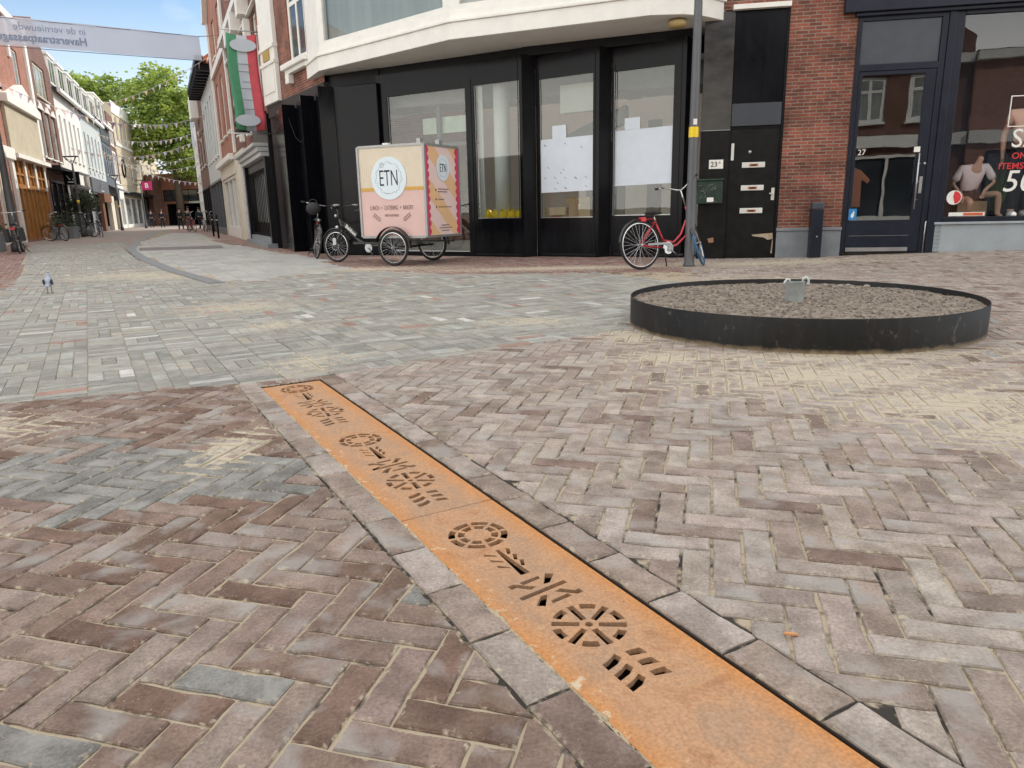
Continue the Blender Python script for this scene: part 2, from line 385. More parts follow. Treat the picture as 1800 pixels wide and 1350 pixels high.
# common materials
M_white = mat('white_paint', (0.80, 0.795, 0.75), 0.5, var=0.06, scale=3)
M_cream = mat('cream_paint', (0.62, 0.57, 0.46), 0.6, var=0.08, scale=2)
M_black = mat('black_panel', (0.005, 0.0055, 0.008), 0.17, var=0.4, scale=2.5, spec=0.14, stretch=(3, 3, 0.5))
M_blackm = mat('black_paint', (0.008, 0.008, 0.010), 0.4, var=0.3, scale=5, spec=.18)
M_navy = mat('navy_paint', (0.012, 0.016, 0.028), 0.34, var=0.2, scale=3, spec=.3)
M_dglass = mat('dark_glass', (0.05, 0.06, 0.07), 0.05, var=0.5, scale=0.7, spec=1.0)
M_pglass = mat('pale_glass', (0.30, 0.33, 0.32), 0.06, var=0.35, scale=0.8, spec=0.9)
M_steel = mat('steel', (0.45, 0.46, 0.47), 0.35, metal=0.9, var=0.1)
M_rubber = mat('rubber', (0.018, 0.018, 0.018), 0.75, var=0.3)
M_brick = brickmat('red_brick', (0.33, 0.095, 0.058), (0.15, 0.048, 0.034), (0.30, 0.24, 0.19), soot=0.3, bh=.060, ms=.009)
M_brickL = brickmat('orange_brick', (0.40, 0.14, 0.085), (0.30, 0.10, 0.06), (0.40, 0.33, 0.27), bw=0.25, bh=0.08, ms=0.01, soot=0.75)
M_brickD = brickmat('brown_brick', (0.20, 0.085, 0.06), (0.14, 0.06, 0.045), (0.24, 0.19, 0.16), bw=0.25, bh=0.08, ms=0.01, soot=0.7)
M_stone = mat('grey_stone', (0.20, 0.22, 0.235), 0.7, var=0.18, scale=3, bump=0.2)
M_beige = mat('beige_render', (0.46, 0.41, 0.31), 0.8, var=0.12, scale=1.5, bump=0.1)
M_wood = mat('orange_wood', (0.36, 0.155, 0.035), 0.4, var=0.25, scale=2.5, stretch=(8, 8, 0.6))
M_roof = mat('dark_roof', (0.045, 0.045, 0.05), 0.7, var=0.3, scale=6)
M_grey = mat('grey_paint', (0.13, 0.14, 0.155), 0.5, var=0.1)

# ------------------------------------------------------------------ ground
OX, OY = -1.35, 4.27
TX, TY = 0.868, 0.4965
def S2W(x, y): return (OX + x * TX - y * (-TY), OY + x * TY - y * TX) if False else (OX + x * TX + y * TY, OY + x * TY - y * TX)
def W2S(X, Y):
    dx, dy = X - OX, Y - OY
    return (dx * TX + dy * TY, dx * TY - dy * TX)
def sm(t): t = max(0, min(1, t)); return t * t * (3 - 2 * t)
def gz(X, Y): return 0.11 * sm((X - 4.2) / 5.5) * sm((Y - 8) / 5)
def inpoly(x, y, P):
    c = False; j = len(P) - 1
    for i in range(len(P)):
        if (P[i][1] > y) != (P[j][1] > y) and x < (P[j][0] - P[i][0]) * (y - P[i][1]) / (P[j][1] - P[i][1]) + P[i][0]: c = not c
        j = i
    return c
def clip(poly, a, b):   # keep the left side of a->b
    o = []
    def sd(p): return (b[0] - a[0]) * (p[1] - a[1]) - (b[1] - a[1]) * (p[0] - a[0])
    for i in range(len(poly)):
        p, q = poly[i - 1], poly[i]; sp_, sq = sd(p), sd(q)
        if (sp_ >= 0) != (sq >= 0):
            t = sp_ / (sp_ - sq); o.append((p[0] + (q[0] - p[0]) * t, p[1] + (q[1] - p[1]) * t))
        if sq >= 0: o.append(q)
    return o
def area(P): return 0.5 * sum(P[i - 1][0] * P[i][1] - P[i][0] * P[i - 1][1] for i in range(len(P)))
def visible(X, Y):
    return Y > 0.3 and abs(X) < 0.80 * Y + 1.6
class Pave:
    def __init__(s): s.v = []; s.f = []; s.c = []; s.al = []
    def brick(s, P, col, z, ch=0.005, tilt=0.004):
        k = len(P)
        if k < 3 or abs(area(P)) < 0.0005: return
        if area(P) < 0: P = P[::-1]
        cx = sum(p[0] for p in P) / k; cy = sum(p[1] for p in P) / k
        z += random.uniform(-.0015, .0015); tx = random.uniform(-tilt, tilt); ty = random.uniform(-tilt, tilt); n = len(s.v)
        def hz_(x, y): return gz(x, y) + z + (x - cx) * tx + (y - cy) * ty
        def ring(w_):
            o_ = []
            for p in P:
                d = math.hypot(p[0] - cx, p[1] - cy); t = 1 - min(w_ * 1.6 / max(d, .02), .6); o_.append((cx + (p[0] - cx) * t, cy + (p[1] - cy) * t))
            return o_
        # worn arrises: extra points along each edge, slightly knocked back
        near = math.hypot(cx, cy) < 4.2
        if near:
            PP = []
            for i in range(k):
                p, q_ = P[i], P[(i + 1) % k]; PP.append(p); l = math.hypot(q_[0] - p[0], q_[1] - p[1]); m_ = int(l / .035)
                for j in range(1, m_):
                    t = j / m_; e = random.uniform(0, .0045); x = p[0] + (q_[0] - p[0]) * t; y = p[1] + (q_[1] - p[1]) * t; d = math.hypot(x - cx, y - cy); PP.append((x + (cx - x) / d * e, y + (cy - y) / d * e))
            P = PP; k = len(P)
        inn = ring(ch * .8); inn2 = ring(ch * .8 + .012)
        for p in P: s.v.append((p[0], p[1], gz(*p) - .06))
        for p in P: s.v.append((p[0], p[1], hz_(*p) - ch * .9))
        for p in inn: s.v.append((p[0], p[1], hz_(*p)))
        for p in inn2: s.v.append((p[0], p[1], hz_(*p)))
        s.f.append(tuple(n + 3 * k + i for i in range(k))); s.al.append([0] * k)
        for i in range(k):
            j = (i + 1) % k
            s.f.append((n + i, n + j, n + k + j, n + k + i)); s.al.append([1] * 4)
            s.f.append((n + k + i, n + k + j, n + 2 * k + j, n + 2 * k + i)); s.al.append([1, 1, .9, .9])
            s.f.append((n + 2 * k + i, n + 2 * k + j, n + 3 * k + j, n + 3 * k + i)); s.al.append([.9, .9, 0, 0])
        s.c += [col] * (3 * k + 1)
    def build(s, name, m):
        me = bpy.data.meshes.new(name); me.from_pydata(s.v, [], s.f); me.materials.append(m)
        a = me.color_attributes.new('Col', 'FLOAT_COLOR', 'CORNER')
        buf = []
        for c, al in zip(s.c, s.al):
            for a_ in al: buf += [c[0], c[1], c[2], a_]
        a.data.foreach_set('color', buf); me.update()
        o = link(bpy.data.objects.new(name, me)); o['kind'] = 'structure'; return o
def pal(cols, v=0.1):
    c = random.choices([x[0] for x in cols], [x[1] for x in cols])[0]; k = random.uniform(1 - v, 1 + v)
    return tuple(min(1, x * k * random.uniform(.985, 1.015)) for x in c)
BROWN = [((0.238, 0.171, 0.140), 6), ((0.282, 0.217, 0.185), 5), ((0.188, 0.124, 0.096), 4), ((0.305, 0.252, 0.218), 2)]
BLUEG = (0.235, 0.235, 0.222)
TAUPE = [((0.35, 0.297, 0.262), 5), ((0.39, 0.342, 0.305), 5), ((0.30, 0.243, 0.208), 3), ((0.23, 0.17, 0.14), .8), ((0.31, 0.31, 0.30), 0.1)]
GREY = [((0.315, 0.31, 0.28), 6), ((0.345, 0.34, 0.305), 5), ((0.262, 0.262, 0.24), 4), ((0.385, 0.395, 0.365), 3), ((0.36, 0.335, 0.285), 1.6), ((0.35, 0.22, 0.18), 0.3), ((0.58, 0.58, 0.55), 0.15)]
RED = [((0.26, 0.15, 0.125), 5), ((0.22, 0.13, 0.115), 4), ((0.30, 0.20, 0.17), 3), ((0.24, 0.22, 0.21), 1)]
SLAB = [((0.39, 0.39, 0.37), 5), ((0.43, 0.43, 0.40), 5), ((0.36, 0.36, 0.345), 3)]
def herring(L_, W_, gap, xr, yr):
    a, b = int(xr[0] / W_), int(xr[1] / W_); c, d = int(yr[0] / W_), int(yr[1] / W_); n = 3
    for j in range(c, d):
        for i in range(a, b):
            if (i - j) % (2 * n) == 0: yield (-(i + n) * W_ + gap / 2, j * W_ + gap / 2, -i * W_ - gap / 2, (j + 1) * W_ - gap / 2)
            if (i - j) % (2 * n) == 2 * n - 1: yield (-(i + 1) * W_ + gap / 2, j * W_ + gap / 2, -i * W_ - gap / 2, (j + n) * W_ - gap / 2)
def basket(L_, W_, gap, xr, yr):
    a, b = int(xr[0] / L_), int(xr[1] / L_); c, d = int(yr[0] / L_), int(yr[1] / L_)
    for i in range(a, b):
        off = random.uniform(0, .2)
        for j in range(c, d):
            x0, y0 = i * L_, j * L_ + off
            if random.random() < 0.62:
                for k in range(3): yield (x0 + gap / 2, y0 + k * W_ + gap / 2, x0 + L_ - gap / 2, y0 + (k + 1) * W_ - gap / 2)
            else:
                for k in range(3): yield (x0 + k * W_ + gap / 2, y0 + gap / 2, x0 + (k + 1) * W_ - gap / 2, y0 + L_ - gap / 2)
def running(L_, W_, gap, xr, yr):
    for j in range(int(yr[0] / W_), int(yr[1] / W_)):
        off = (j % 2) * L_ / 2 + random.uniform(-.01, .01)
        for i in range(int(xr[0] / L_), int(xr[1] / L_)): yield (i * L_ + off + gap / 2, j * W_ + gap / 2, (i + 1) * L_ + off - gap / 2, (j + 1) * W_ - gap / 2)
def lay(pv, pat, dims, org, ang, rng, poly, clips, palette, z=0.0, v=0.1, ch=0.005, jit=0.002, bbox=None):
    ca, sa = math.cos(ang), math.sin(ang)
    for (x0, y0, x1, y1) in pat(*dims, rng[0], rng[1]):
        P = []
        for (x, y) in ((x0, y0), (x1, y0), (x1, y1), (x0, y1)):
            x += random.uniform(-jit, jit); y += random.uniform(-jit, jit)
            P.append((org[0] + x * ca - y * sa, org[1] + x * sa + y * ca))
        cx = sum(p[0] for p in P) / 4; cy = sum(p[1] for p in P) / 4
        if not visible(cx, cy): continue
        if poly is not None and not inpoly(cx, cy, poly): continue
        for (a, b) in (clips(cx, cy) if callable(clips) else clips):
            P = clip(P, a, b)
            if len(P) < 3: break
        if len(P) >= 3:
            c_ = pal(palette, v)
            if palette is BROWN and (random.random() < .025 or math.hypot((cx + 1.5) / 1.0, (cy - 2.75) / .38) + random.uniform(-.3, .5) < .95): kk = random.uniform(.85, 1.15); c_ = tuple(q_ * kk for q_ in BLUEG)
            pv.brick(P, c_, z, ch)
HA = R(29.77 + 45)          # herringbone runs at 45 degrees to the steel strip
EL = (S2W(-8, -.13 + .233 * -7.7), S2W(-.18, -.155))       # kerb-line between brown and grey, left and right of the strip
ER = (S2W(-.18, -.055), S2W(2.9, -.32))
EDGE2 = ((1.02, 5.99), (2.77, 11.02))
m_brown = pavemat('brown_paver', 1.0, blot=0.85); m_greyp = pavemat('grey_paver', 0.85, blot=0.45, bloom=.3, bcol=(.42, .43, .40), edge=.10); m_slab = pavemat('pale_slab', 0.7, blot=0.3, bloom=.2, bcol=(.5, .5, .48), edge=.03)
pv = Pave()
kl = (S2W(-.300, 8), S2W(-.300, -2)); kr = (S2W(.300, -2), S2W(.300, 8))
lay(pv, herring, (.264, .088, .007), (OX, OY), HA, ((-10, 10), (-10, 10)), None, [kl, (EL[1], EL[0])], BROWN)
rb = [S2W(.2, -.3), S2W(2.9, -.42), (2.77, 11.02), (3.2, 15.5), (14, 15.5), (14, 2), (8, -3), S2W(.3, 8)]
lay(pv, herring, (.264, .088, .006), (OX + .02, OY + .03), HA, ((-15, 15), (-16, 12)), rb, lambda x, y: [kr] + ([(ER[1], ER[0])] if W2S(x, y)[0] < 2.85 and y < 6.2 else []), TAUPE)
# kerb rows either side of the strip
for (xa, xb) in ((-.292, -.183), (.183, .292)):
    y = -.14 if xa < 0 else -.055
    while y < 4.2:
        l = .262
        c = pal(TAUPE[2:4] if random.random() < .5 else TAUPE, .08) if random.random() > .12 else (0.27, 0.275, 0.262)
        P = [S2W(xa + random.uniform(-.002, .002), y + .003), S2W(xb + random.uniform(-.002, .002), y + .003), S2W(xb, y + l - .004), S2W(xa, y + l - .004)]
        if visible(*P[0]): pv.brick(P, c, 0.002, .006)
        y += l
# short stones closing the far end of the strip
for i in range(3): pv.brick([S2W(-.18 + i * .122, -.15 + i * .03), S2W(-.064 + i * .122, -.13 + i * .03), S2W(-.064 + i * .122, -.012), S2W(-.18 + i * .122, -.012)], pal(BROWN), 0, .004)
pv.build('brick_paving', m_brown)
# grey cobbled street
gp = Pave()
GP = [(-1.3, 4.2), (1.02, 5.9), (2.77, 11.02), (2.82, 11.3), (-.88, 11.75), (-2.7, 13.0), (-3.8, 12.1), (-4.4, 11.1), (-6.6, 14.05), (-9.19, 18.2), (-12.2, 23.2), (-16.2, 31), (-20, 31), (-17.4, 26.4), (-7.9, 11.6), (-6.8, 9), (-9, 1), (-3, 3)]
gp = Pave()
ca, sa = math.cos(R(29.77)), math.sin(R(29.77))
for (x0, y0, x1, y1) in basket(.27, .09, .005, (-10, 6), (-1, 32)):
    P = [(OX + x * ca - y * sa, OY + x * sa + y * ca) for (x, y) in ((x0, y0), (x1, y0), (x1, y1), (x0, y1))]
    cx = sum(p[0] for p in P) / 4; cy = sum(p[1] for p in P) / 4
    if not visible(cx, cy) or not inpoly(cx, cy, GP): continue
    xs_ = W2S(cx, cy)[0]
    e = EL if xs_ < -.2 else ER
    P = clip(P, e[0], e[1])
    if len(P) >= 3: gp.brick(P, pal(GREY, .09), -.001, .004)
gp.build('cobbled_street', m_greyp)
# red brick along the shop fronts and on the far left pavement
fp = Pave()
FP = [(-.88, 11.75), (2.82, 11.3), (2.95, 13.0), (3.7, 14.8), (2, 15.5), (-1, 16.6), (-4.3, 18.3), (-6.86, 22.1), (-11.6, 32.1), (-12.6, 30.8), (-5.42, 18.5), (-4.36, 16.6), (-2.7, 13.0)]
lay(fp, running, (.22, .09, .006), (0, 10), R(-32), ((-26, 10), (-12, 26)), FP, [], RED)
LP = [(-6.6, 8.5), (-7.9, 11.6), (-17.4, 26.4), (-20.3, 31), (-22, 30), (-14, 14), (-9.5, 6)]
lay(fp, running, (.22, .09, .006), (-8, 10), R(122), ((-6, 26), (-4, 10)), LP, [], RED)
fp.build('shop_pavement', m_brown)
# pale slab path with its drain
sp_ = Pave()
SP = [(-4.38, 11.25), (-3.7, 12.3), (-2.75, 13.1), (-4.36, 16.6), (-5.42, 18.5), (-11.73, 29.3), (-19.0, 45.0), (-22, 47.9), (-15.8, 31.5), (-11.9, 23.2), (-9.0, 18.2), (-6.4, 14.1)]
lay(sp_, running, (.6, .3, .006), (-4, 11), R(118), ((-3, 50), (-12, 12)), SP, [], SLAB, z=.001, v=.05)
sp_.build('slab_path', m_slab)
D = [(-4.50, 11.1), (-6.55, 14.05), (-9.13, 18.2), (-12.0, 23.2), (-15.95, 31.4), (-23.1, 47.9), (-28.6, 62.2)]
dm = MB()
for i in range(len(D) - 1):
    a, b = Vector((*D[i], 0)), Vector((*D[i + 1], 0)); t_ = (b - a).normalized(); n_ = Vector((t_.y, -t_.x, 0)) * .12
    dm.quad(tuple(a - n_ + Vector((0, 0, .0065))), tuple(a + n_ + Vector((0, 0, .0065))), tuple(b + n_ + Vector((0, 0, .0065))), tuple(b - n_ + Vector((0, 0, .0065))))
struct('drain_channel', dm, mat('drain_stone', (0.19, 0.19, 0.19), 0.6, var=.25, scale=8))
db = MB().prism([(-12.6, 24.9), (-10.0, 25.4), (-9.1, 23.3), (-11.5, 22.7)], .004, .0075)
struct('dark_band', db, mat('band_brick', (0.17, 0.15, 0.145), 0.8, var=.2, scale=12))
# base sheet: sand bed under the paving, one sheet to the horizon with a slot for the strip
def bedmat(name='sand_bed'):
    m = bpy.data.materials.new(name); m.use_nodes = True; t = m.node_tree; b = t.nodes['Principled BSDF']; b.inputs['Roughness'].default_value = .95
    nn = t.nodes.new; lk = t.links.new
    g = nn('ShaderNodeNewGeometry'); n1 = nn('ShaderNodeTexNoise'); n1.inputs['Scale'].default_value = 3.2; n1.inputs['Detail'].default_value = 9; n1.inputs['Roughness'].default_value = .7
    lk(g.outputs['Position'], n1.inputs['Vector'])
    dt = nn('ShaderNodeVectorMath'); dt.operation = 'DOT_PRODUCT'; dt.inputs[1].default_value = (TX, TY, 0); lk(g.outputs['Position'], dt.inputs[0])
    mr = nn('ShaderNodeMapRange'); mr.inputs['From Min'].default_value = OX * TX + OY * TY - .3; mr.inputs['From Max'].default_value = OX * TX + OY * TY + .3
    mr.inputs['To Min'].default_value = .10; mr.inputs['To Max'].default_value = .035; lk(dt.outputs['Value'], mr.inputs['Value'])
    ad = nn('ShaderNodeMath'); ad.operation = 'ADD'; lk(n1.outputs['Fac'], ad.inputs[0]); lk(mr.outputs[0], ad.inputs[1])
    rp = nn('ShaderNodeValToRGB'); rp.color_ramp.elements[0].position = .42; rp.color_ramp.elements[1].position = .55
    rp.color_ramp.elements[0].color = (.035, .030, .025, 1); rp.color_ramp.elements[1].color = (.40, .335, .24, 1)
    su = nn('ShaderNodeMath'); su.operation = 'SUBTRACT'; su.inputs[1].default_value = OX * TX + OY * TY; lk(dt.outputs['Value'], su.inputs[0])
    ab = nn('ShaderNodeMath'); ab.operation = 'ABSOLUTE'; lk(su.outputs[0], ab.inputs[0])
    cm = nn('ShaderNodeMapRange'); cm.inputs['From Min'].default_value = .314; cm.inputs['From Max'].default_value = .302; cm.inputs['To Max'].default_value = -.14; lk(ab.outputs[0], cm.inputs['Value'])
    n7 = nn('ShaderNodeTexNoise'); n7.inputs['Scale'].default_value = 22; n7.inputs['Detail'].default_value = 5; lk(g.outputs['Position'], n7.inputs['Vector'])
    a7 = nn('ShaderNodeMath'); a7.operation = 'MULTIPLY_ADD'; a7.inputs[1].default_value = .55; lk(n7.outputs['Fac'], a7.inputs[0])
    a8 = nn('ShaderNodeMath'); a8.operation = 'ADD'; a8.inputs[1].default_value = -.27; lk(ad.outputs[0], a8.inputs[0]); lk(a8.outputs[0], a7.inputs[2])
    a9 = nn('ShaderNodeMath'); a9.operation = 'ADD'; sm_ = nn('ShaderNodeMath'); sm_.operation = 'MULTIPLY_ADD'; sm_.inputs[1].default_value = .3; lk(sandmask(nn, lk, g), sm_.inputs[0]); lk(cm.outputs[0], sm_.inputs[2])
    lk(a7.outputs[0], a9.inputs[0]); lk(sm_.outputs[0], a9.inputs[1])
    lk(a9.outputs[0], rp.inputs[0]); lk(rp.outputs[0], b.inputs['Base Color'])
    n2 = nn('ShaderNodeTexNoise'); n2.inputs['Scale'].default_value = 90; lk(g.outputs['Position'], n2.inputs['Vector'])
    bp = nn('ShaderNodeBump'); bp.inputs['Distance'].default_value = .004; lk(n2.outputs['Fac'], bp.inputs['Height']); lk(bp.outputs[0], b.inputs['Normal'])
    return m
gm = MB(); zb = -.007
hx0, hx1, hy0, hy1 = -.183, .183, -.012, 5.0
xs_ = [-400, hx0, hx1, 2.9, 7, 10, 14, 400]; ys_ = [-500, -12, hy0, hy1, 400]
fine_x = [-400, -60, -20, -8, hx0, hx1] + [.5 + i * .5 for i in range(34)] + [60, 400]
fine_y = [-500, -100, -40] + [-20 + i * 1.0 for i in range(20)] + [hy0, .5, 1, 2, 3, 4, hy1, 30, 400]
for i in range(len(fine_x) - 1):
    for j in range(len(fine_y) - 1):
        a, b, c, d = fine_x[i], fine_x[i + 1], fine_y[j], fine_y[j + 1]
        if a >= hx0 - 1e-6 and b <= hx1 + 1e-6 and c >= hy0 - 1e-6 and d <= hy1 + 1e-6: continue
        q = []
        for (x, y) in ((a, d), (b, d), (b, c), (a, c)):
            X, Y = S2W(x, y); q.append((X, Y, gz(X, Y) + zb - (.012 if math.hypot(X, Y) > 60 else 0)))
        gm.quad(*q)
struct('ground', gm, bedmat())
# far street surface sheet
fs = MB().prism([(-12.2, 23.4), (-15.8, 31.2), (-23.0, 47.6), (-28.4, 62.2), (-34, 90), (-52, 112), (-60, 100), (-40, 76), (-24.5, 37.8), (-20.4, 29.6), (-16.6, 26.4)], -.06, -.003)
struct('street', fs, mat('far_brick', (.22, .17, .145), .85, var=.2, scale=1.5, col2=(.30, .26, .23)))
fs2 = MB().prism([(-11.0, 28.5), (-11.7, 32.1), (-21.5, 53.2), (-30, 80), (-34, 90), (-28.4, 62.2), (-22.4, 47.9), (-19, 45)], -.06, -.0035)
struct('pavement', fs2, mat('far_brick_red', (.24, .15, .125), .85, var=.2, scale=1.5, col2=(.30, .22, .19)))

# ------------------------------------------------------------------ rusty steel strip with cut-out ornaments
def curve_plate(name, outline, holes, z, thick, m, parent):
    c = bpy.data.curves.new(name, 'CURVE'); c.dimensions = '2D'; c.fill_mode = 'BOTH'; c.extrude = thick / 2
    for P in [outline] + holes:
        s = c.splines.new('POLY'); s.points.add(len(P) - 1); s.use_cyclic_u = True
        for i, (x, y) in enumerate(P): X, Y = S2W(x, y); s.points[i].co = (X, Y, 0, 1)
    me = to_mesh_obj(bpy.data.objects.new(name, c), name); me.transform(Matrix.Translation((0, 0, z - thick / 2)))
    me.materials.clear(); me.materials.append(m)
    return part(name, me, None, parent)
def arc_slot(cx, cy, r0, r1, a0, a1, n=5):
    P = [(cx + r1 * math.cos(R(a0 + (a1 - a0) * i / n)), cy + r1 * math.sin(R(a0 + (a1 - a0) * i / n))) for i in range(n + 1)]
    return P + [(cx + r0 * math.cos(R(a1 + (a0 - a1) * i / n)), cy + r0 * math.sin(R(a1 + (a0 - a1) * i / n))) for i in range(n + 1)]
def bar(p, q, w0, w1=None):
    w1 = w0 if w1 is None else w1; dx, dy = q[0] - p[0], q[1] - p[1]; l = math.hypot(dx, dy); nx, ny = -dy / l, dx / l
    return [(p[0] + nx * w0 / 2, p[1] + ny * w0 / 2), (q[0] + nx * w1 / 2, q[1] + ny * w1 / 2), (q[0] - nx * w1 / 2, q[1] - ny * w1 / 2), (p[0] - nx * w0 / 2, p[1] - ny * w0 / 2)]
def ornament(c):
    H = []
    for k in range(8):
        a = k * 45 + 8; H.append(arc_slot(0, c, .074, .096, a + 4, a + 41)); H.append(arc_slot(0, c, .043, .065, a + 6, a + 39))
    H.append([(-.006, c + .126), (.005, c + .126), (.014, c + .298), (-.017, c + .298)])
    for k in range(3):
        y = c + .14 + k * .042
        H.append([(-.050, y - .010), (-.021, y + .014), (-.019, y + .026), (-.052, y + .004)])
        H.append([(.027, y - .010), (.038, y - .002), (.023, y + .030), (.014, y + .024)])
    y = c + .40
    H.append([(-.086, y + .002), (.070, y - .015), (.072, y + .002), (-.084, y + .019)])
    for sgn in (1, -1):
        def q(pts): return [(sgn * x, y + sgn * dy) for (x, dy) in pts]
        H.append(q([(-.043, -.066), (.022, -.072), (.020, -.058), (-.040, -.050)]))
        H.append(q([(-.082, -.066), (-.060, -.066), (-.014, -.024), (-.036, -.018), (-.064, -.047), (-.080, -.045)]))
        H.append(q([(.046, -.074), (.066, -.060), (.030, -.024), (.010, -.026)]))
    y = c + .602
    H.append([(.011 * math.cos(R(a)), y + .011 * math.sin(R(a))) for a in range(0, 360, 45)])
    for k in range(6):
        a = R(k * 60 + 33); H.append(bar((.024 * math.cos(a), y + .024 * math.sin(a)), (.094 * math.cos(a), y + .094 * math.sin(a)), .017, .020))
        H.append(arc_slot(0, y, .073, .095, k * 60 + 33 + 16, k * 60 + 33 + 44, 4))
    for k in range(3):
        yy = c + .745 + k * .043
        H.append([(.004, yy - .007), (.022, yy - .006), (.043, yy - .002), (.047, yy + .024), (.026, yy + .018), (.004, yy + .012)])
        H.append([(-.072, yy + .006), (-.046, yy - .001), (-.022, yy - .013), (-.017, yy + .007), (-.040, yy + .022), (-.072, yy + .030)])
    return H
def rustmat():
    m = bpy.data.materials.new('rusted_steel'); m.use_nodes = True; t = m.node_tree; b = t.nodes['Principled BSDF']; b.inputs['Roughness'].default_value = .72
    nn = t.nodes.new; lk = t.links.new; g = nn('ShaderNodeNewGeometry')
    n1 = nn('ShaderNodeTexNoise'); n1.inputs['Scale'].default_value = 4; n1.inputs['Detail'].default_value = 10; n1.inputs['Roughness'].default_value = .72; n1.inputs['Distortion'].default_value = 1.4
    n2 = nn('ShaderNodeTexNoise'); n2.inputs['Scale'].default_value = 130; n2.inputs['Detail'].default_value = 5
    n3 = nn('ShaderNodeTexNoise'); n3.inputs['Scale'].default_value = 26; n3.inputs['Detail'].default_value = 10; n3.inputs['Roughness'].default_value = .7
    for n_ in (n1, n2, n3): lk(g.outputs['Position'], n_.inputs['Vector'])
    rp = nn('ShaderNodeValToRGB'); e = rp.color_ramp.elements; e[0].position = .3; e[1].position = .72
    e[0].color = (.36, .165, .072, 1); e[1].color = (.46, .31, .20, 1)
    x = e.new(.46); x.color = (.50, .285, .15, 1); x = e.new(.58); x.color = (.41, .25, .148, 1)
    lk(n1.outputs['Fac'], rp.inputs[0])
    # brighter fresh orange along the edges of the strip
    dt = nn('ShaderNodeVectorMath'); dt.operation = 'DOT_PRODUCT'; dt.inputs[1].default_value = (TX, TY, 0); lk(g.outputs['Position'], dt.inputs[0])
    su = nn('ShaderNodeMath'); su.operation = 'SUBTRACT'; su.inputs[1].default_value = OX * TX + OY * TY; lk(dt.outputs['Value'], su.inputs[0])
    ab = nn('ShaderNodeMath'); ab.operation = 'ABSOLUTE'; lk(su.outputs[0], ab.inputs[0])
    nd = nn('ShaderNodeMath'); nd.operation = 'MULTIPLY_ADD'; nd.inputs[1].default_value = .09; lk(n3.outputs['Fac'], nd.inputs[0]); lk(ab.outputs[0], nd.inputs[2])
    mr = nn('ShaderNodeMapRange'); mr.inputs['From Min'].default_value = .150; mr.inputs['From Max'].default_value = .235; lk(nd.outputs[0], mr.inputs['Value'])
    mi = nn('ShaderNodeMixRGB'); mi.inputs['Color2'].default_value = (.56, .235, .06, 1); lk(mr.outputs[0], mi.inputs['Fac']); lk(rp.outputs[0], mi.inputs['Color1'])
    r2 = nn('ShaderNodeValToRGB'); r2.color_ramp.elements[0].position = .3; r2.color_ramp.elements[1].position = .75; r2.color_ramp.elements[0].color = (.68, .66, .64, 1); r2.color_ramp.elements[1].color = (1.15, 1.17, 1.2, 1)
    lk(n2.outputs['Fac'], r2.inputs[0])
    mu = nn('ShaderNodeMixRGB'); mu.blend_type = 'MULTIPLY'; mu.inputs['Fac'].default_value = .8; lk(mi.outputs[0], mu.inputs['Color1']); lk(r2.outputs[0], mu.inputs['Color2'])
    # sand dusting, in specks and at the left edge
    sd = nn('ShaderNodeMath'); sd.operation = 'MULTIPLY_ADD'; sd.inputs[1].default_value = -.9; lk(su.outputs[0], sd.inputs[0]); lk(n3.outputs['Fac'], sd.inputs[2])
    r3 = nn('ShaderNodeMapRange'); r3.inputs['From Min'].default_value = .70; r3.inputs['From Max'].default_value = .78; lk(sd.outputs[0], r3.inputs['Value'])
    m3 = nn('ShaderNodeMixRGB'); m3.inputs['Color2'].default_value = (.55, .46, .32, 1); lk(r3.outputs[0], m3.inputs['Fac']); lk(mu.outputs[0], m3.inputs['Color1'])
    lk(m3.outputs[0], b.inputs['Base Color'])
    bp = nn('ShaderNodeBump'); bp.inputs['Strength'].default_value = .35; bp.inputs['Distance'].default_value = .002; lk(n2.outputs['Fac'], bp.inputs['Height']); lk(bp.outputs[0], b.inputs['Normal'])
    return m
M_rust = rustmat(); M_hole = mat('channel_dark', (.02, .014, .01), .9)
def strip_plate(y0, y1, cs, label):
    t = thing('drain_cover', label, 'drain cover', (*S2W(0, (y0 + y1) / 2), 0), 0, 'rusted steel drain covers in a row')
    holes = []
    for c in cs: holes += ornament(c)
    o = curve_plate('steel_plate', [(-.174, y0), (.174, y0), (.174, y1), (-.174, y1)], holes, -.010, .014, M_rust, t)
    o.location = (-t.location.x, -t.location.y, 0)
strip_plate(0.0, 2.246, (.14, 1.31), 'rust orange steel drain cover with two rows of cut-out ornaments, farther from the viewer')
strip_plate(2.250, 4.95, (2.478, 3.98), 'rust orange steel drain cover with large cut-out wheel and leaves, nearest the viewer')
ch = MB()
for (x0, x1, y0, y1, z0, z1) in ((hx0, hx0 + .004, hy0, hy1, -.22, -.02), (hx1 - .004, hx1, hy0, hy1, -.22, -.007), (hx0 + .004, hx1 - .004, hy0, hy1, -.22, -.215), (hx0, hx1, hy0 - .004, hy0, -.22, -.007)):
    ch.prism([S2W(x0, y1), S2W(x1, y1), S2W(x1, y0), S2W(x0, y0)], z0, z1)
struct('drain_trough', ch, M_hole)
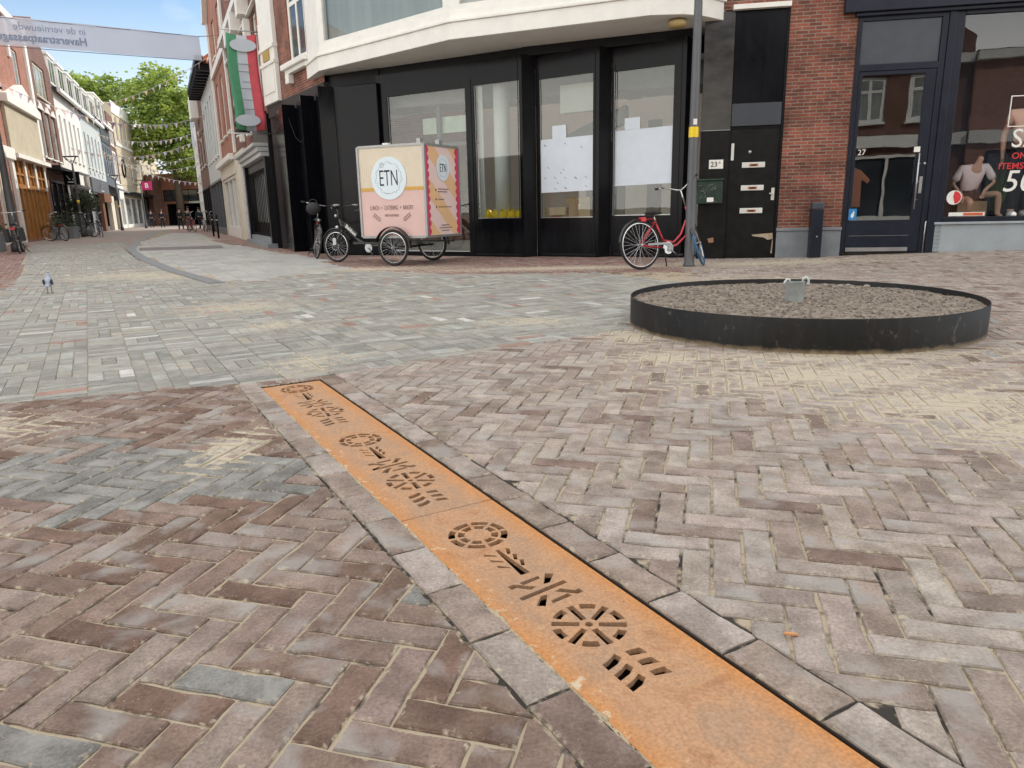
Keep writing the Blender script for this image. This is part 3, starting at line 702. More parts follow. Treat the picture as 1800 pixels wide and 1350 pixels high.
# loose jointing sand: a ragged bead along the left edge of the strip and scattered grains
sb = MB(); y = 0.02
while y < 4.0:
    l = random.uniform(.012, .03); a = .003 + .016 * max(0, noise.noise(Vector((y * 7, 0, 1))) + noise.noise(Vector((y * 31, 0, 7))) * .6) + random.uniform(0, .003); st = len(sb.v)
    sb.ball((0, 0, 0), (a, l * .8, .0035), 7, 4)
    for i in range(st, len(sb.v)):
        vx, vy, vz = sb.v[i]; X, Y = S2W(-.180 + vx + random.uniform(-.0015, .0015), y + vy); sb.v[i] = (X, Y, -.0085 + vz)
    y += l * .9
gs_ = 0
while gs_ < 5200:
    x = random.uniform(-1.6, 2.6); y = random.uniform(-.1, 3.6); X, Y = S2W(x, y)
    if not visible(X, Y) or Y < .6: continue
    onp = abs(x) < .174
    if onp and random.random() < .8: continue
    if noise.noise(Vector((X * 1.7, Y * 1.7, 9))) + random.uniform(-.35, .35) < .05: continue
    z = -.0095 if onp else .0015; r_ = random.uniform(.0009, .0024); n = len(sb.v)
    sb.v += [(X - r_, Y - r_ * .6, z), (X + r_, Y - r_ * .5, z), (X, Y + r_, z), (X, Y, z + r_ * 1.4)]
    for q_ in ((0, 1, 3), (1, 2, 3), (2, 0, 3)): sb.face([n + i for i in q_])
    gs_ += 1
struct('loose_sand', sb, mat('sand_grains', (.44, .36, .24), .9, var=.15, scale=30), 'stuff')
cg = MB(); cg.cyl((.635, 1.515, .006), (.665, 1.508, .006), .0042, 8)
tag(part('cigarette_end', cg, mat('filter_paper', (.62, .30, .13), .8)), 'tiny orange cigarette end lying in a paving joint', 'cigarette end')

# ------------------------------------------------------------------ round planter
PX, PY, PR = 2.45, 6.13, 1.4
M_corten = mat('dark_steel', (.022, .019, .016), .42, metal=.25, var=.45, scale=2.2, bump=.12, bscale=18, stretch=(4, 4, .7))
pl = thing('round_planter', 'low round dark steel planter ring filled with bare soil', 'planter', (PX, PY, 0))
rg = MB()
prof = [(PR, -.03), (PR, .238), (PR - .002, .241), (PR - .010, .241), (PR - .012, .238), (PR - .012, .1)]
rg.lathe(prof, 128)
rg.f = rg.f[:-2]; rg.m = rg.m[:-2]; rg.sm = rg.sm[:-2]
def scuffmat():
    m = bpy.data.materials.new('planter_steel'); m.use_nodes = True; t = m.node_tree; b = t.nodes['Principled BSDF']
    nn = t.nodes.new; lk = t.links.new; tcn = nn('ShaderNodeTexCoord')
    mp_ = nn('ShaderNodeMapping'); mp_.inputs['Scale'].default_value = (5, 5, 1.2); lk(tcn.outputs['Object'], mp_.inputs[0])
    n1 = nn('ShaderNodeTexNoise'); n1.inputs['Scale'].default_value = 2.2; n1.inputs['Detail'].default_value = 9; n1.inputs['Roughness'].default_value = .7; n1.inputs['Distortion'].default_value = 1.0
    lk(mp_.outputs[0], n1.inputs['Vector'])
    rp = nn('ShaderNodeValToRGB'); e = rp.color_ramp.elements; e[0].position = .35; e[0].color = (.008, .0078, .0075, 1); e[1].position = .8; e[1].color = (.055, .048, .04, 1); x = e.new(.6); x.color = (.015, .014, .013, 1)
    lk(n1.outputs['Fac'], rp.inputs[0])
    ns = nn('ShaderNodeTexNoise'); ns.inputs['Scale'].default_value = 5.0; ns.inputs['Detail'].default_value = 10; ns.inputs['Roughness'].default_value = .8; ns.inputs['Distortion'].default_value = 2.0; lk(tcn.outputs['Object'], ns.inputs['Vector'])
    rs_ = nn('ShaderNodeMapRange'); rs_.inputs['From Min'].default_value = .58; rs_.inputs['From Max'].default_value = .68; rs_.inputs['To Max'].default_value = .75; lk(ns.outputs['Fac'], rs_.inputs['Value'])
    ms_ = nn('ShaderNodeMixRGB'); ms_.inputs['Color2'].default_value = (.17, .155, .13, 1); lk(rs_.outputs[0], ms_.inputs['Fac']); lk(rp.outputs[0], ms_.inputs['Color1']); rp = ms_
    sp2 = nn('ShaderNodeSeparateXYZ'); lk(tcn.outputs['Object'], sp2.inputs[0])
    n2 = nn('ShaderNodeTexNoise'); n2.inputs['Scale'].default_value = 14; n2.inputs['Detail'].default_value = 6; lk(tcn.outputs['Object'], n2.inputs['Vector'])
    ma = nn('ShaderNodeMath'); ma.operation = 'MULTIPLY_ADD'; ma.inputs[1].default_value = -.05; lk(n2.outputs['Fac'], ma.inputs[0]); lk(sp2.outputs['Z'], ma.inputs[2])
    mr = nn('ShaderNodeMapRange'); mr.inputs['From Min'].default_value = .008; mr.inputs['From Max'].default_value = -.03; lk(ma.outputs[0], mr.inputs['Value'])
    mi = nn('ShaderNodeMixRGB'); mi.inputs['Color2'].default_value = (.30, .23, .14, 1); lk(mr.outputs[0], mi.inputs['Fac']); lk(rp.outputs[0], mi.inputs['Color1']); lk(mi.outputs[0], b.inputs['Base Color'])
    b.inputs['Roughness'].default_value = .5; b.inputs['Specular IOR Level'].default_value = .3
    return m
part('steel_ring', rg, scuffmat(), pl)
def soilh(x, y): return .195 + .012 * noise.noise(Vector((x * 2, y * 2, 0))) + .014 * noise.noise(Vector((x * 9, y * 9, 3))) + .012 * noise.noise(Vector((x * 26, y * 26, 5)))
sl = MB(); nr, na = 70, 200
for i in range(nr + 1):
    for j in range(na):
        r_ = (PR - .011) * i / nr; a = 2 * math.pi * j / na; x, y = r_ * math.cos(a), r_ * math.sin(a); sl.v.append((x, y, soilh(x, y)))
for i in range(nr):
    for j in range(na):
        j2 = (j + 1) % na; sl.face((i * na + j, (i + 1) * na + j, (i + 1) * na + j2, i * na + j2), 0, True)
M_soil = mat('soil', (.11, .088, .068), .95, scale=22, bump=1.0, bscale=55, col2=(.34, .29, .235))
part('soil', sl, M_soil, pl)
cl = MB()
for k in range(2600):
    a = random.uniform(0, 6.283); r_ = (PR - .05) * math.sqrt(random.random()); x, y = r_ * math.cos(a), r_ * math.sin(a); s_ = random.uniform(.003, .013)
    st = len(cl.v); cl.ball((x, y, soilh(x, y) + s_ * .2), (s_, s_ * random.uniform(.6, 1), s_ * .7), 6, 4)
    for i in range(st, len(cl.v)): v_ = cl.v[i]; cl.v[i] = tuple(v_[q_] + random.uniform(-.2, .2) * s_ for q_ in range(3))
co = part('soil_clods', cl, M_soil, pl); co['kind'] = 'stuff'
for k, (x, y, s_) in enumerate(((3.02, 7.02, .022), (3.12, 7.1, .026), (3.22, 7.0, .032), (3.32, 7.05, .028), (3.43, 6.9, .035))):
    st = MB(); st.ball((0, 0, s_ * .3), (s_, s_ * .7, s_ * .6), 9, 6)
    st.v = [tuple(c + random.uniform(-.1, .1) * s_ for c in v_) for v_ in st.v]
    if (x - PX) ** 2 + (y - PY) ** 2 > 1.3 ** 2: x, y = PX + (x - PX) * .9, PY + (y - PY) * .9
    tag(part('stone', st, mat('pale_rubble', (.33, .29, .25), .9, bump=.3), at=(x, y, soilh(x - PX, y - PY))), 'pale rubble stone lying on the soil at the back of the round planter', 'stone', 'rubble stones on the planter soil')
tb = thing('metal_tube', 'short galvanised metal tube with two white straps, upright in the planter soil', 'metal tube', (2.43, 6.12, .17))
q = MB(); q.lathe([(.076, 0), (.080, .150), (.082, .155), (.076, .157)], 32, cap=False)
part('tube_wall', q, mat('galvanised', (.36, .39, .38), .4, metal=.1, var=.25, scale=9), tb)
q = MB(); q.lathe([(.0755, .1565), (.072, .03), (.0001, .03)], 24, cap=False); part('tube_inside', q, mat('tube_green', (.05, .075, .065), .5), tb)
tb.scale = (1.0, 1.0, 1.22)
M_strap = mat('white_strap', (.62, .66, .64), .5)
part('strap', MB().tube([(-.055, -.03, .13), (-.06, -.03, .165), (-.085, -.035, .172), (-.105, -.04, .155), (-.112, -.045, .135)], .008, 8), M_strap, tb)
part('strap', MB().tube([(.05, -.03, .13), (.05, -.035, .172), (.072, -.04, .182), (.095, -.04, .165), (.098, -.04, .135), (.08, -.04, .14)], .011, 8), M_strap, tb)

# ------------------------------------------------------------------ corner building (black shop, white bay)
CB = thing('corner_building', 'black panelled corner shop under a big white bay window, yellow helmets in its window', 'building', (-1.0, 16.0, 0))
def cpt(x, y): return (x + 1.0, y - 16.0)
def cat_(p, q_):      # child transform: origin at p, x axis towards q
    return (p[0] + 1.0, p[1] - 16.0, 0, math.atan2(q_[1] - p[1], q_[0] - p[0]))
def dist(p, q_): return math.hypot(q_[0] - p[0], q_[1] - p[1])
C0, C1, BX0, BX1 = (-6.86, 22.1), (-4.3, 18.3), (-4.3, 18.0), (-2.95, 17.4)
P1a, P1b = (-2.95, 17.5), (-.80, 16.30)
P2a, P2b = (-.80, 16.30), (.33, 15.60)
P3a, P3b = (.62, 15.82), (1.84, 15.03)
P4a, P4b = (2.12, 15.24), (3.40, 14.43)
E4 = (3.68, 14.64)
Q0, Q1 = (3.63, 14.0), (9.0, 13.0)
M_shopglass = glassmat('shop_glass', (.86, .89, .88), 1.0)
def shop_panel(a, b, ops, zt, th=.09, mi=M_black, trim=True):
    L_ = dist(a, b); at = cat_(a, b); f = MB(); facade(f, L_, 0, zt, ops, th); f.box(0, L_, th + .002, th + .03, 0, .05)
    facade(f, L_, 0, zt, ops, -.001, y=th)
    w_ = part('wall_panel', f, mi, CB, at=at)
    for o in ops:
        g = MB(); g.box(o[0], o[1], th * .5, th * .5 + .008, o[2], o[3]); part('window_glass', g, M_shopglass, w_)
        g = MB(); t_ = .018
        g.box(o[0] + .001, o[0] + t_, th * .5 - .02, th * .5 - .002, o[2], o[3]).box(o[0] + t_, o[1], th * .5 - .02, th * .5 - .002, o[2] + .001, o[2] + t_)
        part('window_bead', g, M_steel, w_)
    if trim:
        g = MB(); g.box(.08, L_ - .04, -.012, -.002, .03, .075); g.box(.06, .075, -.01, -.002, .09, zt - .35); g.box(L_ - .10, L_ - .085, -.01, -.002, .09, zt - .1); part('trim', g, M_blackm, w_)
    return w_
wp1 = shop_panel(P1a, P1b, [(.28, 2.38, .10, 3.55)], 4.02, trim=False)
wp2 = shop_panel(P2a, P2b, [(.13, 1.26, .82, 3.57)], 4.04)
wp3 = shop_panel(P3a, P3b, [(.08, 1.32, .81, 3.59)], 4.06)
wp4 = shop_panel(P4a, P4b, [(.03, 1.28, .83, 3.61)], 4.08)
for (a, b) in ((P2b, P3a), (P3b, P4a), (P4b, E4)):
    L_ = dist(a, b); part('return_panel', MB().box(.003, L_ - .003, .003, .05, 0, 4.05), M_blackm, CB, at=cat_(a, b))
# fascia above the panels, under the bay
def wallseg(a, b, z0, z1, m, name='fascia', th=.2, off=0.0):
    L_ = dist(a, b); return part(name, MB().box(0, L_, off, off + th, z0, z1), m, CB, at=cat_(a, b))
wallseg((-4.35, 18.45), (-2.9, 17.62), 3.7, 4.22, M_blackm, 'fascia')
wallseg((-2.9, 17.62), (.42, 15.75), 4.02, 4.22, M_blackm, 'fascia', off=.03)
wallseg((.42, 15.95), (3.7, 14.6), 4.03, 4.22, M_blackm, 'fascia', off=-.2)
# black stepped panels on the street corner
part('column_box', MB().box(.0, dist(BX0, BX1) + .03, 0, .5, 0, 3.86), M_black, CB, at=cat_(BX0, BX1), bevel=.015)
for i, (s0, s1, zt) in enumerate(((.45, 2.35, 3.80), (2.35, 3.85, 3.83), (3.85, 5.1, 3.86))):
    L_ = dist(C0, C1); ux, uy = (C1[0] - C0[0]) / L_, (C1[1] - C0[1]) / L_
    nx_, ny_ = uy, -ux          # outward
    pa = (C0[0] + ux * s0 + nx_ * -.0, C0[1] + uy * s0 - ny_ * 0); pb = (C0[0] + ux * s1 + nx_ * .38, C0[1] + uy * s1 + ny_ * .38)
    pc = (C0[0] + ux * s1, C0[1] + uy * s1)
    part('stepped_panel', MB().prism([cpt(*pa), cpt(*pb), cpt(*pc)], 0, zt), M_black, CB, bevel=.008)
wallseg(C0, C1, 0, 3.72, M_blackm, 'corner_wall', .25, .01)
wallseg(C0, C1, 3.721, 4.05, mat('soot_beam', (.035, .03, .03), .6), 'beam', .25, -.03)
# cable on the panels
part('cable', MB().tube([(-5.75 + 1, 20.05 - 16, 3.5), (-5.5 + 1, 19.7 - 16, 2.95), (-5.3 + 1, 19.45 - 16, 2.8), (-5.2 + 1, 19.3 - 16, 2.85)], .006, 5), M_rubber, CB)
# upper brick walls
zt_ = 12.5
def brickwall(a, b, z0, z1, ops=(), m=M_brick, name='brick_wall', th=.18):
    L_ = dist(a, b); f = MB(); facade(f, L_, z0, z1, list(ops), th); f.quad((0, 0, z0), (L_, 0, z0), (L_, .5, z0), (0, .5, z0)); f.quad((0, .5, z1), (L_, .5, z1), (L_, 0, z1), (0, 0, z1)); return part(name, f, m, CB, at=cat_(a, b))
L_c = dist(C0, C1)
bw_ = brickwall(C0, C1, 4.05, zt_, [(2.25, 3.55, 4.80, 7.0)])
window(bw_, 2.25, 3.55, 4.80, 7.0, M_white, M_dglass, 2, 1, .13, .03, split=[6.2])
part('stone_sill', MB().box(2.0, 3.85, -.22, .0, 4.66, 4.80).box(2.1, 3.8, -.14, 0, 4.55, 4.66).box(2.15, 2.42, -.16, 0, 4.32, 4.55), M_white, bw_, bevel=.02)
pz = MB()
pz.box(.0, 1.28, -.12, -.002, 4.05, 6.2).box(-.02, 1.30, -.16, -.0, 5.42, 5.52).box(.12, 1.16, -.145, -.121, 4.3, 4.95).box(-.02, 1.30, -.16, -.0, 5.02, 5.12).box(0.02, 1.26, -.11, -.002, 6.2, zt_)
part('white_pilaster', pz, M_white, bw_, bevel=.015)
part('gilt_tile', MB().box(.38, .92, -.16, -.122, 5.14, 5.40), mat('gilt', (.42, .30, .10), .5, var=.3, scale=20), bw_)
brickwall(C1, (.25, 15.5), 4.24, zt_); brickwall((.25, 15.5), (3.68, 14.62), 4.24, zt_)
brickwall(Q0, (5.05, 13.735), 4.36, zt_)
IN = [(6.0, 18.4), (1.6, 19.6), (-2.2, 22.0), (-5.2, 25.6)]  # made-up layout: shallow upper floors, hall behind left open to daylight the interior
bk = MB().prism([cpt(-6.9, 22.6), cpt(-4.2, 18.8), cpt(.3, 16.0), cpt(3.9, 14.9), cpt(5.2, 14.3)] + [cpt(*p) for p in IN], zt_ - .3, zt_)
part('roof', bk, M_roof, CB)
bkw = MB()
for a, b in (((5.2, 14.3), IN[0]), (IN[0], IN[1]), (IN[1], IN[2]), (IN[2], IN[3]), (IN[3], (-6.9, 22.6))):
    bkw.quad((*cpt(*a), 3.82), (*cpt(*b), 3.82), (*cpt(*b), zt_ - .3), (*cpt(*a), zt_ - .3))
part('rear_wall', bkw, M_brick, CB)
# bay
BP = [(-4.85, 18.85), (-4.30, 17.80), (-1.06, 14.98), (2.53, 13.49), (3.09, 13.48), (3.44, 13.60), (3.96, 13.98)]
def offs(P, d):
    o = []
    for i, p in enumerate(P):
        a = P[max(i - 1, 0)]; b = P[min(i + 1, len(P) - 1)]
        ux, uy = b[0] - a[0], b[1] - a[1]; l = math.hypot(ux, uy); o.append((p[0] - uy / l * -d * -1 * -1 if False else p[0] + uy / l * d, p[1] - ux / l * d))
    return o
back = [(4.2, 15.2), (.6, 16.4), (-4.2, 19.2)]
def bayslab(d, z0, z1, name, m, bev=0.0):
    P = offs(BP, d); return part(name, MB().prism([cpt(*p) for p in P + [(4.05, 14.3), (3.9, 15.2), (.6, 16.3), (-4.2, 19.0)]], z0, z1), m, CB, bevel=bev)
bay = bayslab(0.0, 4.203, 4.50, 'bay_base', M_white, .01)
bayslab(.035, 4.501, 4.56, 'bay_moulding', M_white, .012)
bayslab(-.04, 4.561, 4.72, 'bay_sill', M_white)
for i in range(1, 6):
    pass
for i in range(len(BP) - 1):
    P = offs(BP, -.06); a, b = P[i], P[i + 1]; L_ = dist(a, b)
    if L_ < 1.2:
        part('bay_post', MB().box(0.0, L_, 0, .12, 4.722, 7.2), M_white, CB, at=cat_(a, b)); continue
    ww = part('bay_window', MB().box(0, .2, 0, .12, 4.722, 7.2).box(L_ - .2, L_, 0, .12, 4.722, 7.2).box(.2, L_ - .2, 0, .12, 4.722, 4.82).box(.2, L_ - .2, .0, .12, 7.0, 7.2).box(L_ * (.5 if L_ < 4.2 else .0) + (.15), L_ * (.5 if L_ < 4.2 else .0) + .2, .01, .11, 4.82, 7.0), M_white, CB, at=cat_(a, b))
    part('pane', MB().box(.2, L_ - .2, .05, .06, 4.82, 7.0), glassmat('bay_glass', (.9, .92, .92), 1.0), ww)
    part('curtain', MB().box(.15, L_ - .15, .16, .17, 4.75, 7.0), mat('net_curtain', (.42, .45, .43), .9, var=.15, scale=1.5, stretch=(2, 1, .2)), ww)
bayslab(0.05, 7.2, 7.5, 'bay_cornice', M_white)
part('ceiling_lamp', MB().lathe([(.16, -.03), (.17, -.09), (.14, -.13), (.0001, -.14)], 20, (3.06 + 1, 13.80 - 16, 4.20)), mat('amber_glass', (.48, .36, .16), .3), CB)
# right-hand black wall with door 23 (frame Q)
def qat(s=0, y=0, z=0): a = math.atan2(Q1[1] - Q0[1], Q1[0] - Q0[0]); return (Q0[0] + s * math.cos(a) - y * math.sin(a), Q0[1] + s * math.sin(a) + y * math.cos(a), z, a)
def qc(s=0, y=0, z=0): x_, y_, z_, a = qat(s, y, z); return (x_ + 1, y_ - 16, z_, a)
M_refl = mat('grey_gloss_panel', (.045, .043, .042), .15, var=.45, scale=1.6, spec=.6, stretch=(1, 1, 2.5))
M_worn = mat('worn_black_paint', (.009, .009, .009), .35, var=.5, scale=5, spec=.25)
qw = part('door_wall', MB().box(-.02, .50, 0, .12, 2.345, 4.34).box(-.02, .50, .004, .12, 0, 2.335), [M_refl], CB, at=qc())
qw.data.materials.append(M_worn)
for p_ in qw.data.polygons:
    if p_.center.z < 2.33: p_.material_index = 1
part('joint_rail', MB().box(-.02, .50, -.006, .003, 2.335, 2.345), M_steel, qw)
part('transom_panel', MB().box(.505, 1.40, .01, .12, 2.79, 4.34), M_black, qw)
part('transom_panel', MB().box(.515, 1.375, -.02, .12, 2.40, 2.785), mat('slate_panel', (.045, .052, .065), .35, var=.1), qw)
dr = part('door', MB().box(.51, 1.385, .03, .10, .012, 2.345), M_worn, qw, label='black door with three white letter slots and a splintered bottom edge')
part('door_frame', MB().box(.503, .509, -.01, .12, 0, 2.39).box(1.387, 1.42, -.01, .12, 0, 4.34).box(.51, 1.386, .02, .12, 2.348, 2.395), M_blackm, qw)
def worn(*b): return MB().box(*b)
M_raw = mat('raw_wood', (.42, .34, .24), .8, var=.2, scale=20)
rw = MB(); rw.prism([(.98, .44), (1.36, .47), (1.37, .36), (1.28, .34), (1.2, .39), (1.02, .41)], 0, .004, 0, lambda x, z, y: (x, .0285 - y, z)); rw.prism([(1.36, .34), (1.375, .34), (1.37, .08), (1.34, .1), (1.352, .2)], 0, .004, 0, lambda x, z, y: (x, .0285 - y, z))
part('bare_patch', rw, M_raw, dr)
M_slotl = mat('letter_slot', (.66, .66, .62), .45)
M_stick = mat('red_sticker', (.45, .16, .08), .6)
for z in (1.71, 1.30, .885):
    o = part('letter_slot', MB().box(.74, 1.15, .008, .028, z - .048, z + .048), M_slotl, dr, bevel=.006)
    part('sticker', MB().box(.87, 1.03, .003, .0075, z - .024, z + .02, 0).box(.90, 1.0, -.001, .0025, z - .014, z + .008, 1), [M_stick, M_blackm], o)
part('lock', MB().lathe([(.03, 0), (.03, .015), (.001, .02)], 16, (.87, .03, 1.94), (0, -1, 0)), M_steel, dr)
part('door_handle', MB().box(1.29, 1.345, .012, .029, 1.07, 1.29).box(1.25, 1.325, -.03, -.018, 1.18, 1.2).box(1.31, 1.325, -.018, .012, 1.18, 1.2), mat('pale_handle', (.6, .58, .52), .4), dr)
part('intercom', MB().box(.535, .585, .005, .029, 1.80, 2.10), M_slotl, dr)
np_ = part('number_plate', MB().box(.145, .40, -.008, .003, 1.66, 1.82), M_white, qw)
lettering('23', .13, (.235, -.011, 1.735), M_blackm, np_); lettering('A', .06, (.335, -.011, 1.765), M_blackm, np_)
gb = part('letterbox', MB().box(-.09, .40, -.14, .0, 1.03, 1.44).box(-.11, .42, -.16, .0, 1.442, 1.475), mat('dark_green_metal', (.018, .04, .03), .35, var=.3, scale=9), qw, bevel=.01)
sc_ = MB()
for k in range(16):
    x = random.uniform(-.05, .3); z = random.uniform(1.1, 1.36); sc_.tube([(x, -.143, z), (x + random.uniform(-.04, .06), -.143, z + random.uniform(-.05, .05)), (x + random.uniform(-.03, .09), -.143, z + random.uniform(-.07, .07))], .003, 4)
part('scribble', sc_, M_steel, gb)
part('paper_label', MB().box(.12, .24, -.146, -.141, 1.06, 1.14), M_white, gb)
part('torn_patch', MB().prism([(.17, .38), (.28, .40), (.29, .31), (.2, .30)], 0, .003, 0, lambda x, z, y: (x, .003 - y, z)), mat('brown_patch', (.3, .16, .09), .8), qw)
ledge = part('ledge', MB().box(.45, 1.42, -.12, 0, 4.342, 4.42), M_white, qw)
# interior seen through the panes
M_int = mat('interior_wall', (.74, .76, .72), .9, var=.05)
it = MB(); HB = [(-8.2, 27.5), (9.0, 22.0)]
for a, b, z1 in ((HB[0], HB[1], 5.0), (HB[1], (5.1, 14.6), 3.85), ((-5.2, 22.3), HB[0], 5.0), ((-3.05, 17.75), (-5.2, 22.3), 3.85)):
    it.quad((*cpt(*a), 0), (*cpt(*b), 0), (*cpt(*b), z1), (*cpt(*a), z1))
part('interior_wall', it, M_int, CB)
part('interior_ceiling', MB().prism([cpt(-3.0, 17.75), cpt(.5, 16.05), cpt(3.8, 14.75), cpt(5.1, 14.5)] + [cpt(*p) for p in IN], 3.80, 3.815), M_int, CB)
part('interior_floor', MB().quad((*cpt(-3.0, 17.55), .02), (*cpt(3.8, 14.7), .02), (*cpt(9.0, 22.0), .02), (*cpt(-8.2, 27.5), .02)), mat('interior_floor', (.50, .48, .44), .6), CB)
part('interior_beam', MB().box(-3.2, 5.4, 1.0, 1.15, 3.35, 3.8).box(-3.2, 5.4, 2.1, 2.25, 3.35, 3.8), mat('grey_beam', (.3, .31, .3), .8), CB, at=(0, 0, 0, R(-20)))
part('interior_doorway', MB().box(4.3, 4.38, .3, 1.0, 0, 2.4), M_grey, CB); part('interior_doorway', MB().box(3.0, 4.0, 2.9, 2.94, 0, 2.6), M_grey, CB)
part('interior_column', MB().lathe([(.17, 0), (.17, 3.79)], 28, (*cpt(-.10, 16.28), .02)), M_white, CB)
part('partition_wall', MB().box(.55, 1.0, 2.0, 2.3, .03, 3.78), mat('partition_white', (.80, .82, .78), .8), wp4)
part('partition_door', MB().box(-.1, .22, 2.2, 2.25, .03, 2.9).box(-.1, .22, 1.0, 1.04, 3.2, 3.78), M_grey, wp4)
part('sloping_duct', MB().prism([(-.3, 2.35), (1.6, 3.05), (1.6, 2.7), (-.3, 2.1)], .9, 1.1, 0, lambda x, z, y: (x, y, z)), M_grey, wp3)
part('ceiling_panel', MB().box(.3, 1.4, .5, .7, 2.95, 3.5), M_white, wp3)
part('pale_green_band', MB().box(.75, 2.35, .7, .75, 2.75, 3.1), mat('pale_green_panel', (.72, .82, .70), .6), wp1)  # flat pale green panel set behind the pane
part('inner_frame', MB().box(1.2, 1.3, .6, .68, .1, 3.6).box(.3, 2.3, .6, .68, 2.45, 2.52).box(2.2, 2.27, .6, .68, 2.52, 3.6), M_grey, wp1)
part('side_blind', MB().box(.15, .26, .14, .16, .83, 3.56), M_white, wp2)
# window display ledges
part('display_ledge', MB().box(.14, 1.25, .10, .40, .74, .828), M_blackm, wp2); part('display_ledge', MB().box(.02, 1.2, .10, .50, .70, .76), M_blackm, wp3); part('display_ledge', MB().box(.02, 1.25, .10, .45, .72, .78), M_blackm, wp4)
def on_panel(a, b, s, y, z):
    L_ = dist(a, b); ux, uy = (b[0] - a[0]) / L_, (b[1] - a[1]) / L_
    return (a[0] + ux * s - uy * y, a[1] + uy * s + ux * y, z, math.atan2(uy, ux))
M_yel = mat('yellow_plastic', (.85, .60, .01), .3, var=.05)
hats = None
for k in range(5):
    if hats is None:
        hats = thing('safety_helmet', 'x', 'helmet')
        h = MB(); h.lathe([(.125, 0), (.128, .03), (.118, .09), (.09, .135), (.045, .158), (.0001, .165)], 20); part('shell', h, M_yel, hats)
        h = MB(); h.lathe([(.15, .0), (.15, .006), (.12, .012)], 20); h.box(-.012, .012, -.12, .12, .13, .172); part('brim', h, M_yel, hats)
        o = hats
    else: o = copy_tree(hats)
    x_, y_, z_, a_ = on_panel(P2a, P2b, .27 + k * .205, .24, .83); o.location = (x_, y_, z_); o.scale = (.78, .9, 1.08); o.rotation_euler = (0, 0, a_)
    tag(o, ['yellow safety helmet at the left end of the row on the window ledge', 'yellow safety helmet second from left on the window ledge', 'yellow safety helmet in the middle of the row of five', 'yellow safety helmet fourth from left on the window ledge', 'yellow safety helmet at the right end of the row, against the frame'][k], 'helmet', 'yellow safety helmets on the window ledge')
# papers on the glass
def paper(a, b, s0, s1, z0, z1, label, marks=0, tl=0.0):
    x_, y_, z_, an = on_panel(a, b, s0, .018, 0)
    o = part('paper_sheet', MB().prism([(0, z0), (s1 - s0, z0 + tl), (s1 - s0, z1 + tl), (0, z1)], 0, .002, 0, lambda x, z, y: (x, y + .012, z)), mat('drawing_paper', (.74, .82, .90), .8, var=.04), at=(x_, y_, z_, an))
    tag(o, label, 'paper sheet', 'paper sheets taped in the shop window')
    if marks:
        mk = MB()
        for k in range(marks):
            x = random.uniform(.06, s1 - s0 - .08); z = random.uniform(z0 + .08, z1 - .06)
            if random.random() < .5: x = .08 + (k % 5) * .24; z = random.choice([z1 - .1, z0 + .3, z0 + .1]) + random.uniform(-.02, .02)
            mk.prism([(x, z), (x + .05, z - .035), (x + .055, z - .03), (x + .005, z + .008)], 0, .002, 0, lambda x, z, y: (x, y + .009, z))
        part('drawing_mark', mk, mat('ink', (.12, .14, .2), .8), o)
    return o
paper(P3a, P3b, .09, 1.31, 1.33, 2.40, 'large bluish plan drawing with pencil marks above the cardboard boxes', 18, .02)
paper(P4a, P4b, .035, 1.27, 1.42, 2.49, 'large plain bluish sheet covering the pane behind the red bicycle', 0, .02)
paper(P3a, P3b, .37, .70, 2.405, 2.66, 'small pale sheet above the drawing with pencil marks')
paper(P4a, P4b, .27, .60, 2.50, 2.72, 'small pale sheet above the large plain sheet')
M_card = mat('cardboard', (.42, .29, .165), .85, var=.1, scale=3)
def carton(a, b, s, y, z, w_, d_, h_, label, flap=True):
    x_, y_, z_, an = on_panel(a, b, s, y, z); t = thing('cardboard_box', label, 'box', (x_, y_, z_), an + random.uniform(-.04, .04), 'cardboard boxes in the shop window')
    part('carton', MB().box(0, w_, 0, d_, 0, h_), M_card, t, bevel=.006)
    part('tape', MB().box(w_ * .45, w_ * .55, -.003, -.0005, h_ * .6, h_), mat('tape', (.5, .42, .3), .4), t); return t
M_redp = mat('red_print', (.5, .04, .03), .6)
c_ = carton(P3a, P3b, .12, .12, .765, .55, .3, .26, 'open cardboard box with red print at the left of the window')
part('red_print', MB().box(.2, .42, -.003, -.0005, .05, .09), M_redp, c_)
part('flap', MB().box(.14, .54, -.06, -.055, .1, .26), mat('pale_card', (.55, .44, .3), .8), c_)
carton(P3a, P3b, .70, .12, .765, .5, .3, .32, 'tall cardboard box at the right of the window, beside the box with red print')
carton(P3a, P3b, .62, .16, 1.09, .56, .26, .13, 'flat cardboard box resting on top of the tall cardboard box')

# ------------------------------------------------------------------ clothes shop (brick pier, navy front)
M_shopglass = glassmat('clothes_shop_glass', (.86, .88, .9), 1.7)
SH = thing('clothes_shop', 'navy shop front numbered 27 beside a red brick pier with a sale window', 'building', qat(0)[:3], qat()[3])
zg = .08
part('pier_wall', (lambda f: (facade(f, 2.56, .56, 4.9, [], .1, x0=1.43), f.box(1.43, 2.56, .004, .35, .0, 12.5))[0] or f)(MB()), M_brick, SH)
part('upper_wall', MB().box(2.562, 12, .05, .35, 4.9, 12.5), M_brick, SH)
part('stone_plinth', MB().box(1.42, 2.555, -.05, .0, 0, .50).box(1.41, 2.56, -.075, .0, .502, .56), M_stone, SH, bevel=.008)
part('fascia', MB().box(2.30, 12, -.16, .04, 4.16, 4.75).box(2.28, 12, -.22, .04, 4.752, 4.86).box(2.5, 12, -.10, .04, 4.10, 4.158), M_navy, SH, bevel=.01)
fr = MB()
fr.box(2.562, 2.63, -.03, .08, .08, 4.10).box(3.90, 4.0, -.03, .08, .08, 4.10).box(2.63, 3.90, -.03, .08, 3.22, 3.33).box(2.63, 3.9, -.03, .08, 4.03, 4.10)
